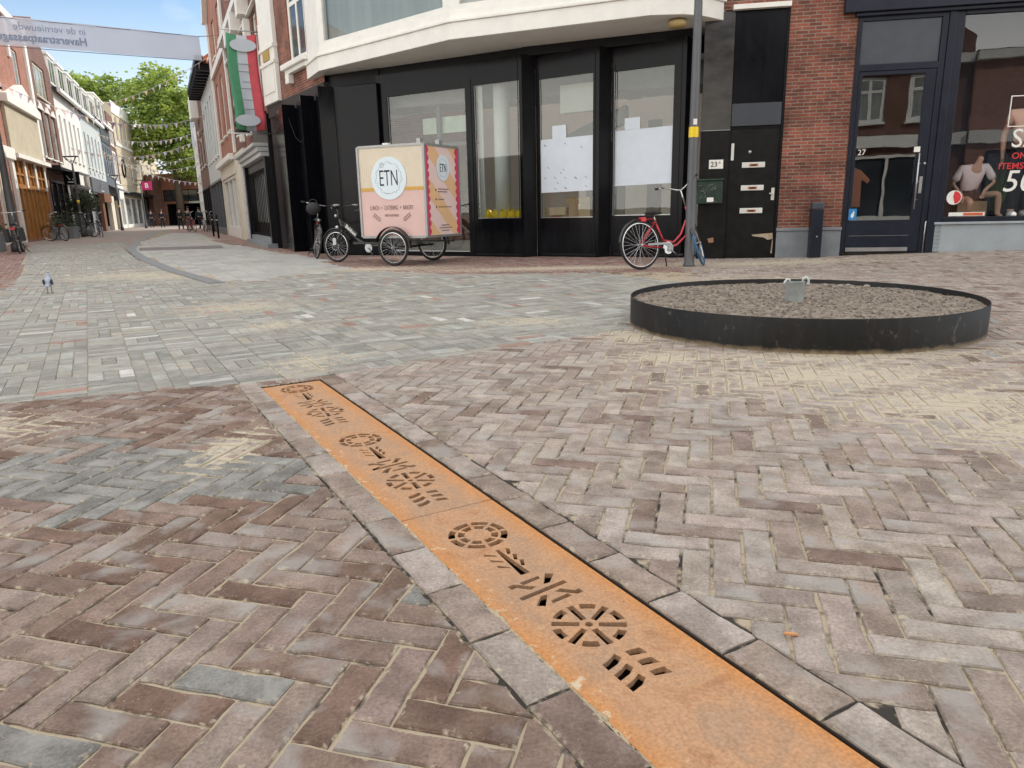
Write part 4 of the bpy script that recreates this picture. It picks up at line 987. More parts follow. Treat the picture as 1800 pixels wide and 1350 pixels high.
fr.box(4.003, 4.12, -.05, .08, .08, 4.10).box(4.123, 4.26, -.02, .08, .08, 4.10).box(4.26, 12, -.03, .08, .62, .70).box(4.26, 12, -.03, .08, 4.04, 4.10).box(8.4, 8.5, -.03, .08, .70, 4.04)
part('shop_frame', fr, M_navy, SH, bevel=.006)
part('transom_panel', MB().box(2.635, 3.895, .0, .04, 3.335, 4.025), mat('slate_blue_panel', (.055, .065, .08), .35, var=.12), SH)
ds = MB(); ds.box(2.64, 2.70, -.02, .04, .10, 3.215).box(3.72, 3.895, -.02, .04, .10, 3.215).box(2.70, 3.72, -.02, .04, 3.15, 3.215).box(2.70, 3.72, -.02, .04, .10, .67)
sd = part('shop_door', ds, M_navy, SH, bevel=.004)
part('door_glass', MB().box(2.70, 3.72, .0, .008, .67, 3.15), M_shopglass, sd)
part('kick_plate', MB().box(2.66, 3.72, -.03, -.021, .11, .18).box(2.70, 3.72, -.024, -.0205, .39, .395), M_steel, sd)
hd = MB().tube([(3.74, -.085, .85), (3.74, -.085, 1.82)], .014, 8)
for z in (1.02, 1.64): hd.tube([(3.74, -.085, z), (3.80, -.022, z)], .009, 6)
part('door_handle', hd, M_steel, sd)
part('lock_plate', MB().box(3.80, 3.85, -.035, -.021, 1.13, 1.42).tube([(3.825, -.035, 1.33), (3.825, -.07, 1.33), (3.76, -.07, 1.33)], .008, 6), M_steel, sd)
part('lock_plate', MB().lathe([(.022, 0), (.022, .012), (.001, .014)], 12, (3.86, -.022, 1.64), (0, -1, 0)), M_steel, sd)
part('door_stop', MB().tube([(3.97, -.06, .08), (3.97, -.06, .62), (4.0, -.03, .64)], .012, 6), M_steel, SH)
lettering('27', .14, (2.80, -.004, 1.86), M_white, sd, bold=-.001)
bs = part('sticker', MB().box(2.665, 2.80, -.026, -.0215, .68, .88), mat('blue_sticker', (.02, .22, .52), .4), sd)
part('hand_mark', MB().prism([(2.70 + x, z) for x, z in ((0, .74), (.03, .71), (.055, .75), (.06, .82), (.045, .85), (.03, .80), (.01, .79))], -.029, -.027, 0, lambda x, z, y: (x, y, z)), M_white, bs)
part('sticker', MB().box(3.66, 3.76, -.027, -.0225, 1.84, 1.93), M_white, sd)
part('stone_sill', MB().box(4.14, 12, -.02, .08, .08, .57).box(4.12, 12, -.06, .08, .572, .615), mat('pale_stone', (.33, .37, .39), .75, var=.1, scale=3, bump=.15), SH, bevel=.008)
wg = part('window_glass', MB().box(4.262, 8.4, .015, .023, .70, 4.04).box(8.5, 12, .015, .023, .70, 4.04), glassmat('sale_window_glass', (.9, .92, .94), 1.05), SH)
M_redt = mat('red_lettering', (.62, .03, .04), .5)
lettering('SALE', .44, (5.66, .008, 2.0), M_white, wg, sx_=.95)
lettering('ON SELECTED', .15, (5.74, .008, 1.72), M_redt, wg, bold=.001); lettering('ITEMS', .15, (5.27, .008, 1.55), M_redt, wg, bold=.001, sx_=1.05)
lettering('50%', .52, (5.60, .008, 1.28), M_white, wg, shear=.15)
fo = MB(); fo.box(5.13, 5.145, .004, .01, 2.22, 2.70).box(5.13, 6.3, .004, .01, 2.70, 2.715).box(5.13, 6.3, .004, .01, 2.205, 2.22).box(6.285, 6.3, .004, .01, 2.22, 2.7)
part('window_outline', fo, M_white, wg)
rs = part('round_sticker', MB().lathe([(.125, 0), (.125, .004)], 24, (4.42, .012, 1.04), (0, -1, 0)), M_white, wg)
part('sticker_mark', MB().prism([(4.42 + .11 * math.cos(R(a)), 1.04 + .11 * math.sin(R(a))) for a in range(-80, 110, 19)] + [(4.40, 1.06)], .002, .006, 0, lambda x, z, y: (x, y, z)), M_redt, rs)
part('sticker_strip', MB().box(4.36, 4.95, .006, .011, .715, .78), M_white, wg); part('sticker_strip', MB().box(4.6, 4.92, .001, .0055, .725, .77), mat('orange_print', (.6, .12, .04), .5), wg)
M_dark = mat('shop_dark', (.012, .014, .022), .8, var=.2)
part('interior_wall', MB().box(4.05, 12, 1.6, 1.65, .1, 4.5).box(4.02, 4.05, .1, 1.65, .1, 4.5).box(2.4, 4.0, 3.0, 3.05, .1, 4.5).box(2.4, 2.44, .1, 3, .1, 4.5).box(4.0, 4.016, .1, 3.05, .1, 4.5), M_dark, SH)
part('interior_floor', MB().box(4.06, 12, .09, 1.6, .1, .66).box(2.45, 4.0, .1, 3.0, .05, .1).box(2.4, 12, .1, 3.05, 4.5, 4.55), mat('shop_floor', (.10, .095, .09), .6), SH)
part('rear_wall', MB().box(1.43, 12, 9, 9.2, 0, 12.5).box(11.8, 12, .36, 9, 0, 12.5), M_brick, SH)
part('roof', MB().box(1.43, 12, .35, 9, 12.3, 12.5), M_roof, SH)
def qw_(s, y, z): return qat(s, y, z)[:3]
QA = qat()[3]

# ------------------------------------------------------------------ figures
def skin_mesh(name, joints, bones, mats, sub=1):
    # joints: {key: (x,y,z,rx,ry)}
    keys = list(joints); idx = {k: i for i, k in enumerate(keys)}
    me = bpy.data.meshes.new(name); me.from_pydata([joints[k][:3] for k in keys], [(idx[a], idx[b]) for a, b in bones], [])
    o = bpy.data.objects.new(name, me); s = o.modifiers.new('s', 'SKIN'); s.use_smooth_shade = True
    for k in keys:
        j = joints[k]; me.skin_vertices[0].data[idx[k]].radius = (j[3], j[4] if len(j) > 4 else j[3])
    me.skin_vertices[0].data[0].use_root = True
    u = o.modifiers.new('u', 'SUBSURF'); u.levels = sub; u.render_levels = sub
    r_ = to_mesh_obj(o, name); r_.materials.clear()
    for m_ in mats: r_.materials.append(m_)
    return r_
def hand(J, B, wrist, k, d, side, curl=.3):
    d = Vector(d).normalized(); w_ = Vector(wrist); s_ = Vector(side).normalized(); dn = d.cross(s_)
    p = w_ + d * .07; J[k + 'palm'] = (*p, .032, .018); B.append((k, k + 'palm'))
    for i, l in enumerate((.06, .075, .07, .055)):
        q_ = p + s_ * ((i - 1.5) * .02) + d * .03; a = q_ + d * l * .5; e = a + (d * (1 - curl) + dn * curl).normalized() * l * .6
        J[k + 'f%da' % i] = (*a, .009, .009); J[k + 'f%db' % i] = (*e, .007, .007); B += [(k + 'palm', k + 'f%da' % i), (k + 'f%da' % i, k + 'f%db' % i)]
    t_ = w_ + d * .04 + s_ * .045; J[k + 't'] = (*t_, .011, .011); J[k + 't2'] = (*(t_ + d * .04), .009, .009); B += [(k + 'palm', k + 't'), (k + 't', k + 't2')]
def walker(name, label, cat, loc, rz, top, legs, skin, head=True, stride=.18, hair=None, group=None, bag=False):
    t = thing(name, label, cat, loc, rz, group)
    J = {'pel': (0, 0, .95, .15, .11), 'wai': (0, 0, 1.12, .14, .10), 'che': (0, .01, 1.30, .17, .11), 'nec': (0, .0, 1.48, .06, .06), 'hea': (0, .02, 1.62, .08, .10), 'top': (0, .01, 1.73, .06, .08)}
    B = [('pel', 'wai'), ('wai', 'che'), ('che', 'nec')] + ([('nec', 'hea'), ('hea', 'top')] if head else [])
    if not head: J.pop('hea'); J.pop('top'); J['nec'] = (0, 0, 1.50, .055, .055)
    for s_, k in ((-1, 'l'), (1, 'r')):
        f = stride * s_
        J[k + 'hip'] = (.09 * s_, 0, .88, .09, .09); J[k + 'kne'] = (.10 * s_, f * .5 + .03, .48, .06, .06); J[k + 'ank'] = (.10 * s_, f, .09, .04, .045); J[k + 'toe'] = (.11 * s_, f + .16, .035, .04, .03)
        B += [('pel', k + 'hip'), (k + 'hip', k + 'kne'), (k + 'kne', k + 'ank'), (k + 'ank', k + 'toe')]
        J[k + 'sho'] = (.19 * s_, 0, 1.40, .055, .06); J[k + 'elb'] = (.25 * s_, -f * .4 - .03, 1.12, .042, .042); J[k] = (.25 * s_, -f * .8 + .06, .88, .028, .03)
        B += [('che', k + 'sho'), (k + 'sho', k + 'elb'), (k + 'elb', k)]
        hand(J, B, J[k][:3], k, (0, .15, -1), (0, 1, 0))
    JB = dict(J)
    if not head:
        for k in ('pel', 'wai', 'che', 'lsho', 'rsho'): JB[k] = (*J[k][:3], J[k][3] * .62, J[k][4] * .62)
    me = skin_mesh('body', JB, B, [skin], 2)
    part('body', me, None, t)
    def cloth(nm, ks, bs, m_, grow):
        JJ = {k: (*J[k][:3], J[k][3] + grow, J[k][4] + grow) for k in ks}; return part(nm, skin_mesh(nm, JJ, bs, [m_], 2), None, t)
    cloth('jacket', ['pel', 'wai', 'che', 'lsho', 'lelb', 'l', 'rsho', 'relb', 'r'], [('pel', 'wai'), ('wai', 'che'), ('che', 'lsho'), ('lsho', 'lelb'), ('che', 'rsho'), ('rsho', 'relb')] + ([('lelb', 'l'), ('relb', 'r')] if head else []), top, .022) if head else None
    if not head:
        JJ = {k: (*J[k][:3], J[k][3] + .02, J[k][4] + .02) for k in ('pel', 'wai', 'che', 'lsho', 'rsho')}
        for k in 'lr': v_ = [J[k + 'sho'][i] * .5 + J[k + 'elb'][i] * .5 for i in range(3)]; JJ[k + 'm'] = (*v_, .075, .075)
        part('shirt', skin_mesh('shirt', JJ, [('pel', 'wai'), ('wai', 'che'), ('che', 'lsho'), ('che', 'rsho'), ('lsho', 'lm'), ('rsho', 'rm')], [top], 2), None, t)
    cloth('trousers', ['pel', 'lhip', 'lkne', 'lank', 'rhip', 'rkne', 'rank'], [('pel', 'lhip'), ('lhip', 'lkne'), ('lkne', 'lank'), ('pel', 'rhip'), ('rhip', 'rkne'), ('rkne', 'rank')], legs, .014)
    for k in 'lr':
        a = J[k + 'ank']; part('shoe', MB().ball((a[0], a[1] + .06, .05), (.055, .14, .05), 12, 8), M_white if not head else M_blackm, t)
    if head:
        h = MB(); h.ball((0, .0, 1.70), (.105, .115, .10), 14, 10); part('hair', h, hair or M_blackm, t)
        h = MB(); h.ball((-.03, .125, 1.66), .011, 6, 4).ball((.03, .125, 1.66), .011, 6, 4).ball((0, .135, 1.63), (.012, .018, .02), 6, 4).box(-.025, .025, .115, .128, 1.585, 1.592); part('face', h, M_rubber, t)
    return t
M_skin = mat('skin', (.42, .25, .18), .5, var=.05); M_dum = mat('mannequin_skin', (.50, .29, .19), .5, var=.05)
M_peach = mat('peach_cloth', (.85, .52, .38), .9, var=.06); M_cloth = mat('dark_cloth', (.02, .02, .025), .9, var=.2)
m1 = walker('mannequin', 'standing headless mannequin in a peach T-shirt and black trousers behind the sale lettering', 'mannequin', qw_(5.60, .34, .66), QA + R(172), M_peach, M_cloth, M_dum, head=False, stride=.10)
m1.scale = (1.3, 1.3, 1.28)
# seated mannequin
ms = thing('mannequin', 'seated headless mannequin in a pale pink shirt, resting on a cardboard box', 'mannequin', qw_(4.92, .48, .66), QA)
J = {'pel': (-.12, 0, .42, .13, .12), 'wai': (-.12, -.05, .60, .14, .11), 'che': (-.08, -.10, .80, .16, .11), 'nec': (-.03, -.15, 1.00, .055, .055), 'ntop': (-.01, -.17, 1.10, .055, .055)}
B = [('pel', 'wai'), ('wai', 'che'), ('che', 'nec'), ('nec', 'ntop')]
J.update({'rhip': (-.02, -.06, .40, .09, .09), 'rkne': (.30, -.28, .44, .062, .062), 'rank': (.34, -.22, .07, .042, .045), 'rtoe': (.36, -.36, .03, .04, .03),
          'lhip': (-.20, -.06, .38, .09, .09), 'lkne': (-.20, -.42, .30, .06, .06), 'lank': (-.18, -.30, .07, .042, .045), 'ltoe': (-.18, -.42, .03, .04, .03),
          'rsho': (.12, -.10, .90, .06, .06), 'relb': (.22, -.24, .64, .043, .043), 'r': (.04, -.34, .50, .03, .03), 'lsho': (-.28, -.08, .88, .06, .06), 'lelb': (-.40, -.08, .62, .043, .043), 'l': (-.30, -.26, .42, .03, .03)})
for k in 'lr': B += [('pel', k + 'hip'), (k + 'hip', k + 'kne'), (k + 'kne', k + 'ank'), (k + 'ank', k + 'toe'), ('che', k + 'sho'), (k + 'sho', k + 'elb'), (k + 'elb', k)]
hand(J, B, J['r'][:3], 'r', (-.4, -.2, -.9), (1, 0, -.3)); hand(J, B, J['l'][:3], 'l', (.1, -.3, -.9), (1, 0, 0))
JB = dict(J)
for k in ('pel', 'wai', 'che', 'lsho', 'rsho', 'lelb', 'relb', 'lhip', 'rhip'): JB[k] = (*J[k][:3], J[k][3] * .65, J[k][4] * .65)
part('body', skin_mesh('body', JB, B, [M_dum], 2), None, ms)
M_pink = mat('pale_pink_cloth', (.70, .58, .55), .9, var=.1, scale=8)
JJ = {k: (*J[k][:3], J[k][3] + .022, J[k][4] + .022) for k in ('pel', 'wai', 'che', 'rsho', 'relb', 'lsho', 'lelb')}
JJ['relb'] = (.21, -.22, .67, .07, .07); JJ['lelb'] = (-.39, -.08, .65, .07, .07)
part('shirt', skin_mesh('shirt', JJ, [('pel', 'wai'), ('wai', 'che'), ('che', 'rsho'), ('rsho', 'relb'), ('che', 'lsho'), ('lsho', 'lelb')], [M_pink], 2), None, ms)
JJ = {k: (*J[k][:3], J[k][3] + .016, J[k][4] + .016) for k in ('pel', 'rhip', 'lhip')}
JJ['rm'] = (.12, -.16, .42, .09, .09); JJ['lm'] = (-.20, -.24, .34, .09, .09)
part('shorts', skin_mesh('shorts', JJ, [('pel', 'rhip'), ('rhip', 'rm'), ('pel', 'lhip'), ('lhip', 'lm')], [M_cloth], 2), None, ms)
ct = thing('cardboard_box', 'cardboard box that the seated mannequin rests on', 'box', qw_(4.62, .36, .66), QA)
part('carton', MB().box(0, .50, 0, .42, 0, .31), M_card, ct, bevel=.006); part('flap', MB().box(.02, .48, -.005, -.001, .24, .31), M_card, ct)
ts = thing('hanging_tshirt', 'orange T-shirt on a rail just inside the shop door', 't-shirt', qw_(2.78, .5, .9), QA)
part('shirt_cloth', MB().prism([(-.2, 0), (.2, 0), (.19, .5), (.3, .42), (.34, .5), (.16, .68), (.06, .70), (0, .66), (-.06, .70), (-.16, .68), (-.34, .5), (-.3, .42), (-.19, .5)], -.03, .03, 0, lambda x, z, y: (x, y, z)), mat('orange_cloth', (.55, .20, .10), .9), ts, bevel=.02)
part('hanger', MB().tube([(-.15, 0, .67), (0, 0, .74), (.15, 0, .67)], .008, 6).tube([(0, 0, .74), (0, 0, .82), (.02, 0, .85)], .004, 5), M_steel, ts)
gp_ = thing('grass_plant', 'tuft of tall green artificial grass between the two mannequins', 'plant', qw_(5.42, .75, .66), QA)
g = MB()
for k in range(60):
    a = random.uniform(0, 6.28); l = random.uniform(.5, 1.0); r_ = random.uniform(.02, .2); x, y = .05 * math.cos(a), .05 * math.sin(a)
    g.tube([(x, y, 0), (x + r_ * .4 * math.cos(a), y + r_ * .4 * math.sin(a), l * .5), (x + r_ * math.cos(a), y + r_ * math.sin(a), l)], [.006, .005, .001], 4)
part('leaves', g, mat('grass_green', (.13, .20, .05), .6, var=.3), gp_)
part('pot', MB().lathe([(.08, 0), (.1, .12), (.09, .12)], 16), M_blackm, gp_)

# ------------------------------------------------------------------ street furniture close by
fb = thing('utility_post', 'knee-high black square utility post before the brick pier', 'post', qat(2.08, -.17, .02)[:3], QA)
part('post_body', MB().box(-.1, .1, -.1, .1, 0, .86), M_navy, fb, bevel=.006)
part('post_cap', MB().box(-.1, .1, -.1, .1, .865, .99), mat('slate_cap', (.05, .06, .08), .35), fb, bevel=.02)
part('lock', MB().lathe([(.014, 0), (.014, .006), (.001, .007)], 12, (.01, -.1, .38), (0, -1, 0)), M_steel, fb); part('seam', MB().box(-.101, .101, -.102, .101, .335, .34), M_rubber, fb)
M_pole = mat('grey_pole', (.115, .12, .13), .45, metal=.2, var=.12, scale=4)
lp = thing('lamp_post', 'tall grey tapered lamp post with a yellow band, red bicycle against it', 'lamp post', (3.05, 12.30, 0))
part('pole', MB().lathe([(.098, 0), (.098, .03), (.082, .06), (.082, 1.2), (.078, 1.3), (.062, 4.5), (.05, 7.2)], 24), M_pole, lp)
part('yellow_band', MB().lathe([(.0795, 2.08), (.0795, 2.24)], 24, cap=False), M_yel, lp)
part('sticker', MB().box(-.03, .03, -.078, -.0745, 2.27, 2.36), M_white, lp)
part('lamp_head', MB().box(-.2, .7, -.15, .15, 7.2, 7.3), M_blackm, lp)

# ------------------------------------------------------------------ bicycles
M_red = mat('red_enamel', (.50, .012, .03), .25, var=.1, coat=.4); M_bk = mat('black_enamel', (.014, .014, .015), .3, var=.2, coat=.3); M_blue = mat('blue_paint', (.03, .14, .30), .4)
M_chr = mat('chrome', (.55, .56, .57), .25, metal=1.0, var=.08)
def wheel(parent, c, r, spokes=28, tyre_m=None, mtx=None, rim_m=None, tr=.018):
    def P(nm, mb, m, pr):
        if mtx: mb.xf(mtx)
        return part(nm, mb, m, pr)
    o = P('wheel', MB().torus(c, r - tr, tr, (0, 1, 0), 48, 8), tyre_m or M_rubber, parent)
    P('rim', MB().lathe([(r - tr * 2.5, -.011), (r - tr * 1.7, -.013), (r - tr * 1.7, .013), (r - tr * 2.5, .011), (r - tr * 2.5, -.011)], 48, c, (0, 1, 0), cap=False), rim_m or M_chr, o)
    s_ = MB(); c = Vector(c)
    for k in range(spokes):
        a = 2 * math.pi * k / spokes; b_ = a + (.5 if k % 4 < 2 else -.5); y = .03 if k % 2 else -.03
        s_.tube([c + Vector((.022 * math.cos(b_), y, .022 * math.sin(b_))), c + Vector(((r - tr * 2.3) * math.cos(a), 0, (r - tr * 2.3) * math.sin(a)))], .0022, 4, cap=False)
    P('spokes', s_, M_chr, o)
    P('hub', MB().lathe([(.01, -.055), (.022, -.04), (.014, -.03), (.014, .03), (.022, .04), (.01, .055)], 12, c, (0, 1, 0)), M_steel, o)
    return o
def arc(c, r, a0, a1, n=14): return [(c[0] + r * math.cos(R(a0 + (a1 - a0) * i / n)), c[1], c[2] + r * math.sin(R(a0 + (a1 - a0) * i / n))) for i in range(n + 1)]
def fender(c, r, a0, a1, wd=.025, n=18):
    m = MB(); ps = arc(c, r, a0, a1, n)
    prof = ((-wd, -.012), (-wd * .6, 0), (wd * .6, 0), (wd, -.012))
    for i, p in enumerate(ps):
        a = R(a0 + (a1 - a0) * i / n)
        for (y, dr) in prof: m.v.append((c[0] + (r + dr) * math.cos(a), c[1] + y, c[2] + (r + dr) * math.sin(a)))
    for i in range(n):
        for j in range(3): m.face((i * 4 + j, i * 4 + j + 1, (i + 1) * 4 + j + 1, (i + 1) * 4 + j), 0, True)
    return m
def bike(label, loc, rz, fm, lean=0.0, steer=0.0, front_fm=None, scale=1.0, group=None, bars='city', bags=False, basket=False, omafiets=True, front_tyre=None, fend=None, name='bicycle', seatm=None):
    t = thing(name, label, 'bicycle', loc, rz, group, lean=lean); t.scale = (scale,) * 3
    RW, FW, r = (0, 0, .35), (1.13, 0, .35), .35
    bb = (.46, 0, .29); st_ = (.30, 0, .64); hb, ht = Vector((.95, 0, .60)), Vector((.86, 0, .87))
    ax = (ht - hb).normalized(); M = Matrix.Translation(hb) @ Matrix.Rotation(steer, 4, ax) @ Matrix.Translation(-hb)
    fend = fend or M_bk
    wheel(t, RW, r); wheel(t, FW, r, mtx=M, tyre_m=front_tyre)
    f = MB()
    if omafiets:
        f.tube([hb + ax * .19, (.86, 0, .70), (.74, 0, .48), (.60, 0, .37), (.43, 0, .40)], .015, 8); f.tube([hb + ax * .04, (.84, 0, .46), (.66, 0, .33), bb], .016, 8)
    else:
        f.tube([hb + ax * .19, (.38, 0, .70)], .015, 8); f.tube([hb + ax * .05, bb], .016, 8)
    f.tube([bb, st_], .016, 8); f.tube([hb - ax * .01, ht + ax * .01], .019, 10)
    for y in (-.045, .045):
        f.tube([(0, y, .35), (.2, y * .9, .32), (.44, y * .5, .29)], .009, 6); f.tube([(0, y, .35), (.29, y * .3, .70)], .008, 6)
    f.cyl((.46, -.04, .29), (.46, .04, .29), .022)
    part('frame', f, fm, t)
    fk = MB()
    for y in (-.05, .05): fk.tube([hb - ax * .02 + Vector((0, y * .8, 0)), (1.03, y, .5), (1.08, y, .40), (1.13, y, .35)], [.012, .012, .01, .008], 8)
    fk.tube([hb + Vector((0, -.045, -.015)), hb + Vector((0, .045, -.015))], .014, 8)
    part('fork', fk.xf(M), front_fm or fm, t)
    h = MB(); s0 = ht; s1 = ht + ax * .26
    h.tube([s0, s1], .012, 8)
    if bars == 'city':
        for s_ in (-1, 1): h.tube([s1 + Vector((.0, 0, 0)), s1 + Vector((.03, .06 * s_, .03)), s1 + Vector((.01, .17 * s_, .09)), s1 + Vector((-.07, .25 * s_, .11)), s1 + Vector((-.22, .29 * s_, .08))], .011, 8)
    else: h.tube([s1 + Vector((-.05, -.32, .02)), s1 + Vector((0, -.1, 0)), s1 + Vector((0, .1, 0)), s1 + Vector((-.05, .32, .02))], .011, 8)
    hb_ = part('handlebar', h.xf(M), M_chr, t)
    for s_ in (-1, 1):
        g = MB()
        if bars == 'city': g.tube([s1 + Vector((-.20, .285 * s_, .085)), s1 + Vector((-.33, .30 * s_, .06))], .017, 8)
        else: g.tube([s1 + Vector((-.03, .25 * s_, .02)), s1 + Vector((-.06, .35 * s_, .02))], .017, 8)
        part('grip', g.xf(M), M_rubber, hb_)
    sp3 = MB().tube([st_, (.26, 0, .77)], .012, 8); part('seat_post', sp3, M_chr, t)
    sd_ = MB(); sd_.ball((.21, 0, .80), (.085, .09, .035), 14, 8); sd_.ball((.30, 0, .795), (.12, .03, .025), 12, 8); sd_.box(.14, .24, -.05, .05, .755, .78); part('saddle', sd_, seatm or M_rubber, t)
    part('mudguard', fender(RW, r + .022, -10, 172 if omafiets else 150), fend, t); part('mudguard', fender(FW, r + .022, 30, 165).xf(M), fend, t)
    c_ = MB(); c_.lathe([(.09, -.052), (.09, -.048)], 20, bb, (0, 1, 0)); c_.tube([(.46, -.06, .29), (.60, -.07, .18)], .009, 6); c_.tube([(.46, .06, .29), (.32, .07, .40)], .009, 6)
    cr = part('crank', c_, M_steel, t)
    part('pedal', MB().box(.56, .64, -.15, -.08, .165, .19), M_rubber, cr); part('pedal', MB().box(.28, .36, .08, .15, .39, .415), M_rubber, cr)
    part('chain_guard', MB().prism([(.10, .335), (.10, .365), (.40, .372), (.50, .36), (.55, .31), (.53, .25), (.47, .23), (.44, .26), (.46, .31), (.40, .338)], -.062, -.054, 0, lambda x, z, y: (x, y, z)), mat('grey_chain_guard', (.33, .34, .35), .4) if omafiets else M_bk, t)
    part('kickstand', MB().tube([(.38, -.05, .28), (.30, -.20, .02)], .009, 6), M_blackm, t)
    rr = part('rear_light', MB().box(.02, .10, -.035, .035, .68, .74).tube([(.26, 0, .72), (.10, 0, .71)], .006, 5) if not bags else MB().box(-.30, -.27, -.06, .06, .66, .71), M_redt, t)
    if bags or basket is False and not omafiets:
        k = MB()
        for y in (-.06, 0, .06): k.tube([(.2, y, .72), (-.3, y, .72)], .006, 5)
        for y in (-.06, .06): k.tube([(-.02, y, .35), (-.2, y, .72)], .006, 5)
        part('rear_rack', k, M_bk, t)
    if bags:
        for s_ in (-1, 1): part('pannier', MB().box(-.30, .12, s_ * .17 - .06, s_ * .17 + .06, .33, .70), mat('black_canvas', (.03, .03, .033), .9, var=.3), t, bevel=.03)
    if basket:
        k = MB()
        for z in (.78, .88, .98): k.tube([(1.02, -.15, z), (1.22, -.15, z), (1.22, .15, z), (1.02, .15, z)], .006, 5, closed=True)
        for i in range(6): k.box(1.02, 1.22, -.15 + i * .058, -.145 + i * .058, .77, .98)
        part('basket', k.xf(M), M_bk, t)
    fl = MB(); fl.ball((1.02, 0, .80), (.04, .035, .035), 10, 6); part('front_lamp', fl.xf(M), M_steel, t)
    return t
red = bike('red step-through bicycle with a blue front tyre leaning on the grey lamp post', (2.16, 11.83, 0), R(26), M_red, lean=R(-7), steer=R(44), scale=1.13, front_tyre=M_blue, front_fm=M_bk, omafiets=True)
bike('black bicycle with a large bag on its handlebar, left of the cargo tricycle', (-4.72, 17.9, 0), R(-76), M_bk, lean=R(-6), steer=R(12), scale=1.08, omafiets=False, bars='flat')
# bag on that handlebar
bgm = thing('handlebar_bag', 'black rounded bag hung on the handlebar of the black bicycle beside the stepped panels', 'bag', (-4.42, 16.78, 1.12))
part('bag_body', MB().ball((0, 0, 0), (.17, .12, .14), 14, 10), mat('black_nylon', (.02, .02, .022), .7, var=.3), bgm); part('bag_handle', MB().torus((0, 0, .1), .1, .01, (0, 1, 0), 16, 6), M_rubber, bgm)

# cargo tricycle
CA = R(-25); CX, CY = -3.62, 15.35
cg_ = thing('cargo_tricycle', 'black cargo tricycle carrying a tall pink and cream lettered box', 'cargo bike', (CX, CY, 0), CA)
wheel(cg_, (0, 0, .335), .335, tr=.024)
wb = 1.90
for s_ in (-1, 1):
    wheel(cg_, (wb, s_ * .72, .34), .34, tr=.026)
    part('mudguard', fender((wb, s_ * .72, .34), .40, 0, 165, .055), M_bk, cg_)
part('mudguard', fender((0, 0, .335), .37, 20, 150), M_bk, cg_)
f = MB(); f.tube([(.20, 0, .62), (.13, 0, .88)], .03, 10); f.tube([(.18, 0, .78), (.60, 0, .44), (.84, 0, .33), (1.5, 0, .36)], .034, 10); f.tube([(.17, 0, .84), (.62, 0, .56)], .02, 8); f.tube([(.84, 0, .33), (.74, 0, .95)], .02, 8)
f.box(.80, 2.55, -.5, -.46, .40, .44).box(.80, 2.55, .46, .5, .40, .44).box(1.86, 1.94, -.70, .70, .32, .36).box(1.86, 1.94, -.5, -.46, .35, .4).box(.8, .86, -.46, .46, .39, .43)
part('frame', f, M_bk, cg_)
f = MB()
for y in (-.06, .06): f.tube([(.19, y, .64), (.02, y, .36), (0, y, .335)], .016, 8)
f.tube([(.2, -.07, .64), (.2, .07, .64)], .022, 8); fk_ = part('fork', f, M_bk, cg_)
part('fork_crown', MB().box(-.02, .06, -.09, -.05, .36, .50).ball((.10, -.07, .72), (.05, .03, .035), 10, 6), M_steel, fk_)
part('brake_disc', MB().torus((0, -.045, .335), .085, .006, (0, 1, 0), 24, 4), M_steel, cg_)
part('seat_post', MB().tube([(.74, 0, .95), (.72, 0, 1.02)], .014, 8), M_chr, cg_)
part('saddle', MB().ball((.74, 0, 1.05), (.14, .1, .045), 14, 8).ball((.62, 0, 1.04), (.13, .035, .03), 10, 6), M_rubber, cg_)
part('handlebar', MB().tube([(.13, 0, .88), (.08, 0, 1.10)], .018, 8).tube([(.34, -.31, 1.16), (.16, -.28, 1.15), (.07, -.14, 1.11), (.07, .14, 1.11), (.16, .28, 1.15), (.34, .31, 1.16)], .013, 8), M_bk, cg_)
for y in (-.31, .31): part('grip', MB().tube([(.24, y, 1.16), (.38, y, 1.165)], .02, 8), mat('pale_grip', (.3, .3, .3), .6), cg_)
part('brake_lever', MB().tube([(.12, -.2, 1.14), (.2, -.34, 1.10)], .008, 6), M_steel, cg_); part('display', MB().box(.04, .10, -.05, .05, 1.13, 1.17), M_blackm, cg_); part('front_lamp', MB().ball((.04, 0, .95), (.04, .035, .035), 10, 6), M_steel, cg_)
part('crank', MB().lathe([(.09, -.05), (.09, -.045)], 20, (.84, 0, .30), (0, 1, 0)).tube([(.84, -.06, .30), (.94, -.07, .17)], .01, 6), M_steel, cg_)
part('battery', MB().box(-.05, .05, -.05, .05, -.2, .2).xf(Matrix.Translation((.42, 0, .66)) @ Matrix.Rotation(R(-52), 4, 'Y')), M_bk, cg_, bevel=.02)
lettering('Babboe', .10, (.43, -.053, .655), M_white, cg_, name='frame_lettering', bold=.002).rotation_euler = (0, R(38), 0)
bx0, bx1, by, bz0, bz1 = 1.16, 2.62, .64, .54, 2.20
bxm = part('cargo_box', MB().box(bx0, bx1, -by, by, bz0, bz1), mat('box_grey', (.30, .30, .30), .5), cg_, bevel=.006)
M_alu = mat('aluminium_trim', (.34, .35, .35), .4, metal=.5)
tr_ = MB()
e = .022
for x in (bx0, bx1):
    for y in (-by, by): tr_.box(x - e, x + e, y - e, y + e, bz0, bz1)
for z in (bz0, bz1):
    for y in (-by, by): tr_.box(bx0 + e, bx1 - e, y - e * .9, y + e * .9, z - e, z + e)
    for x in (bx0, bx1): tr_.box(x - e * .9, x + e * .9, -by + e, by - e, z - e, z + e)
part('box_trim', tr_, M_alu, bxm)
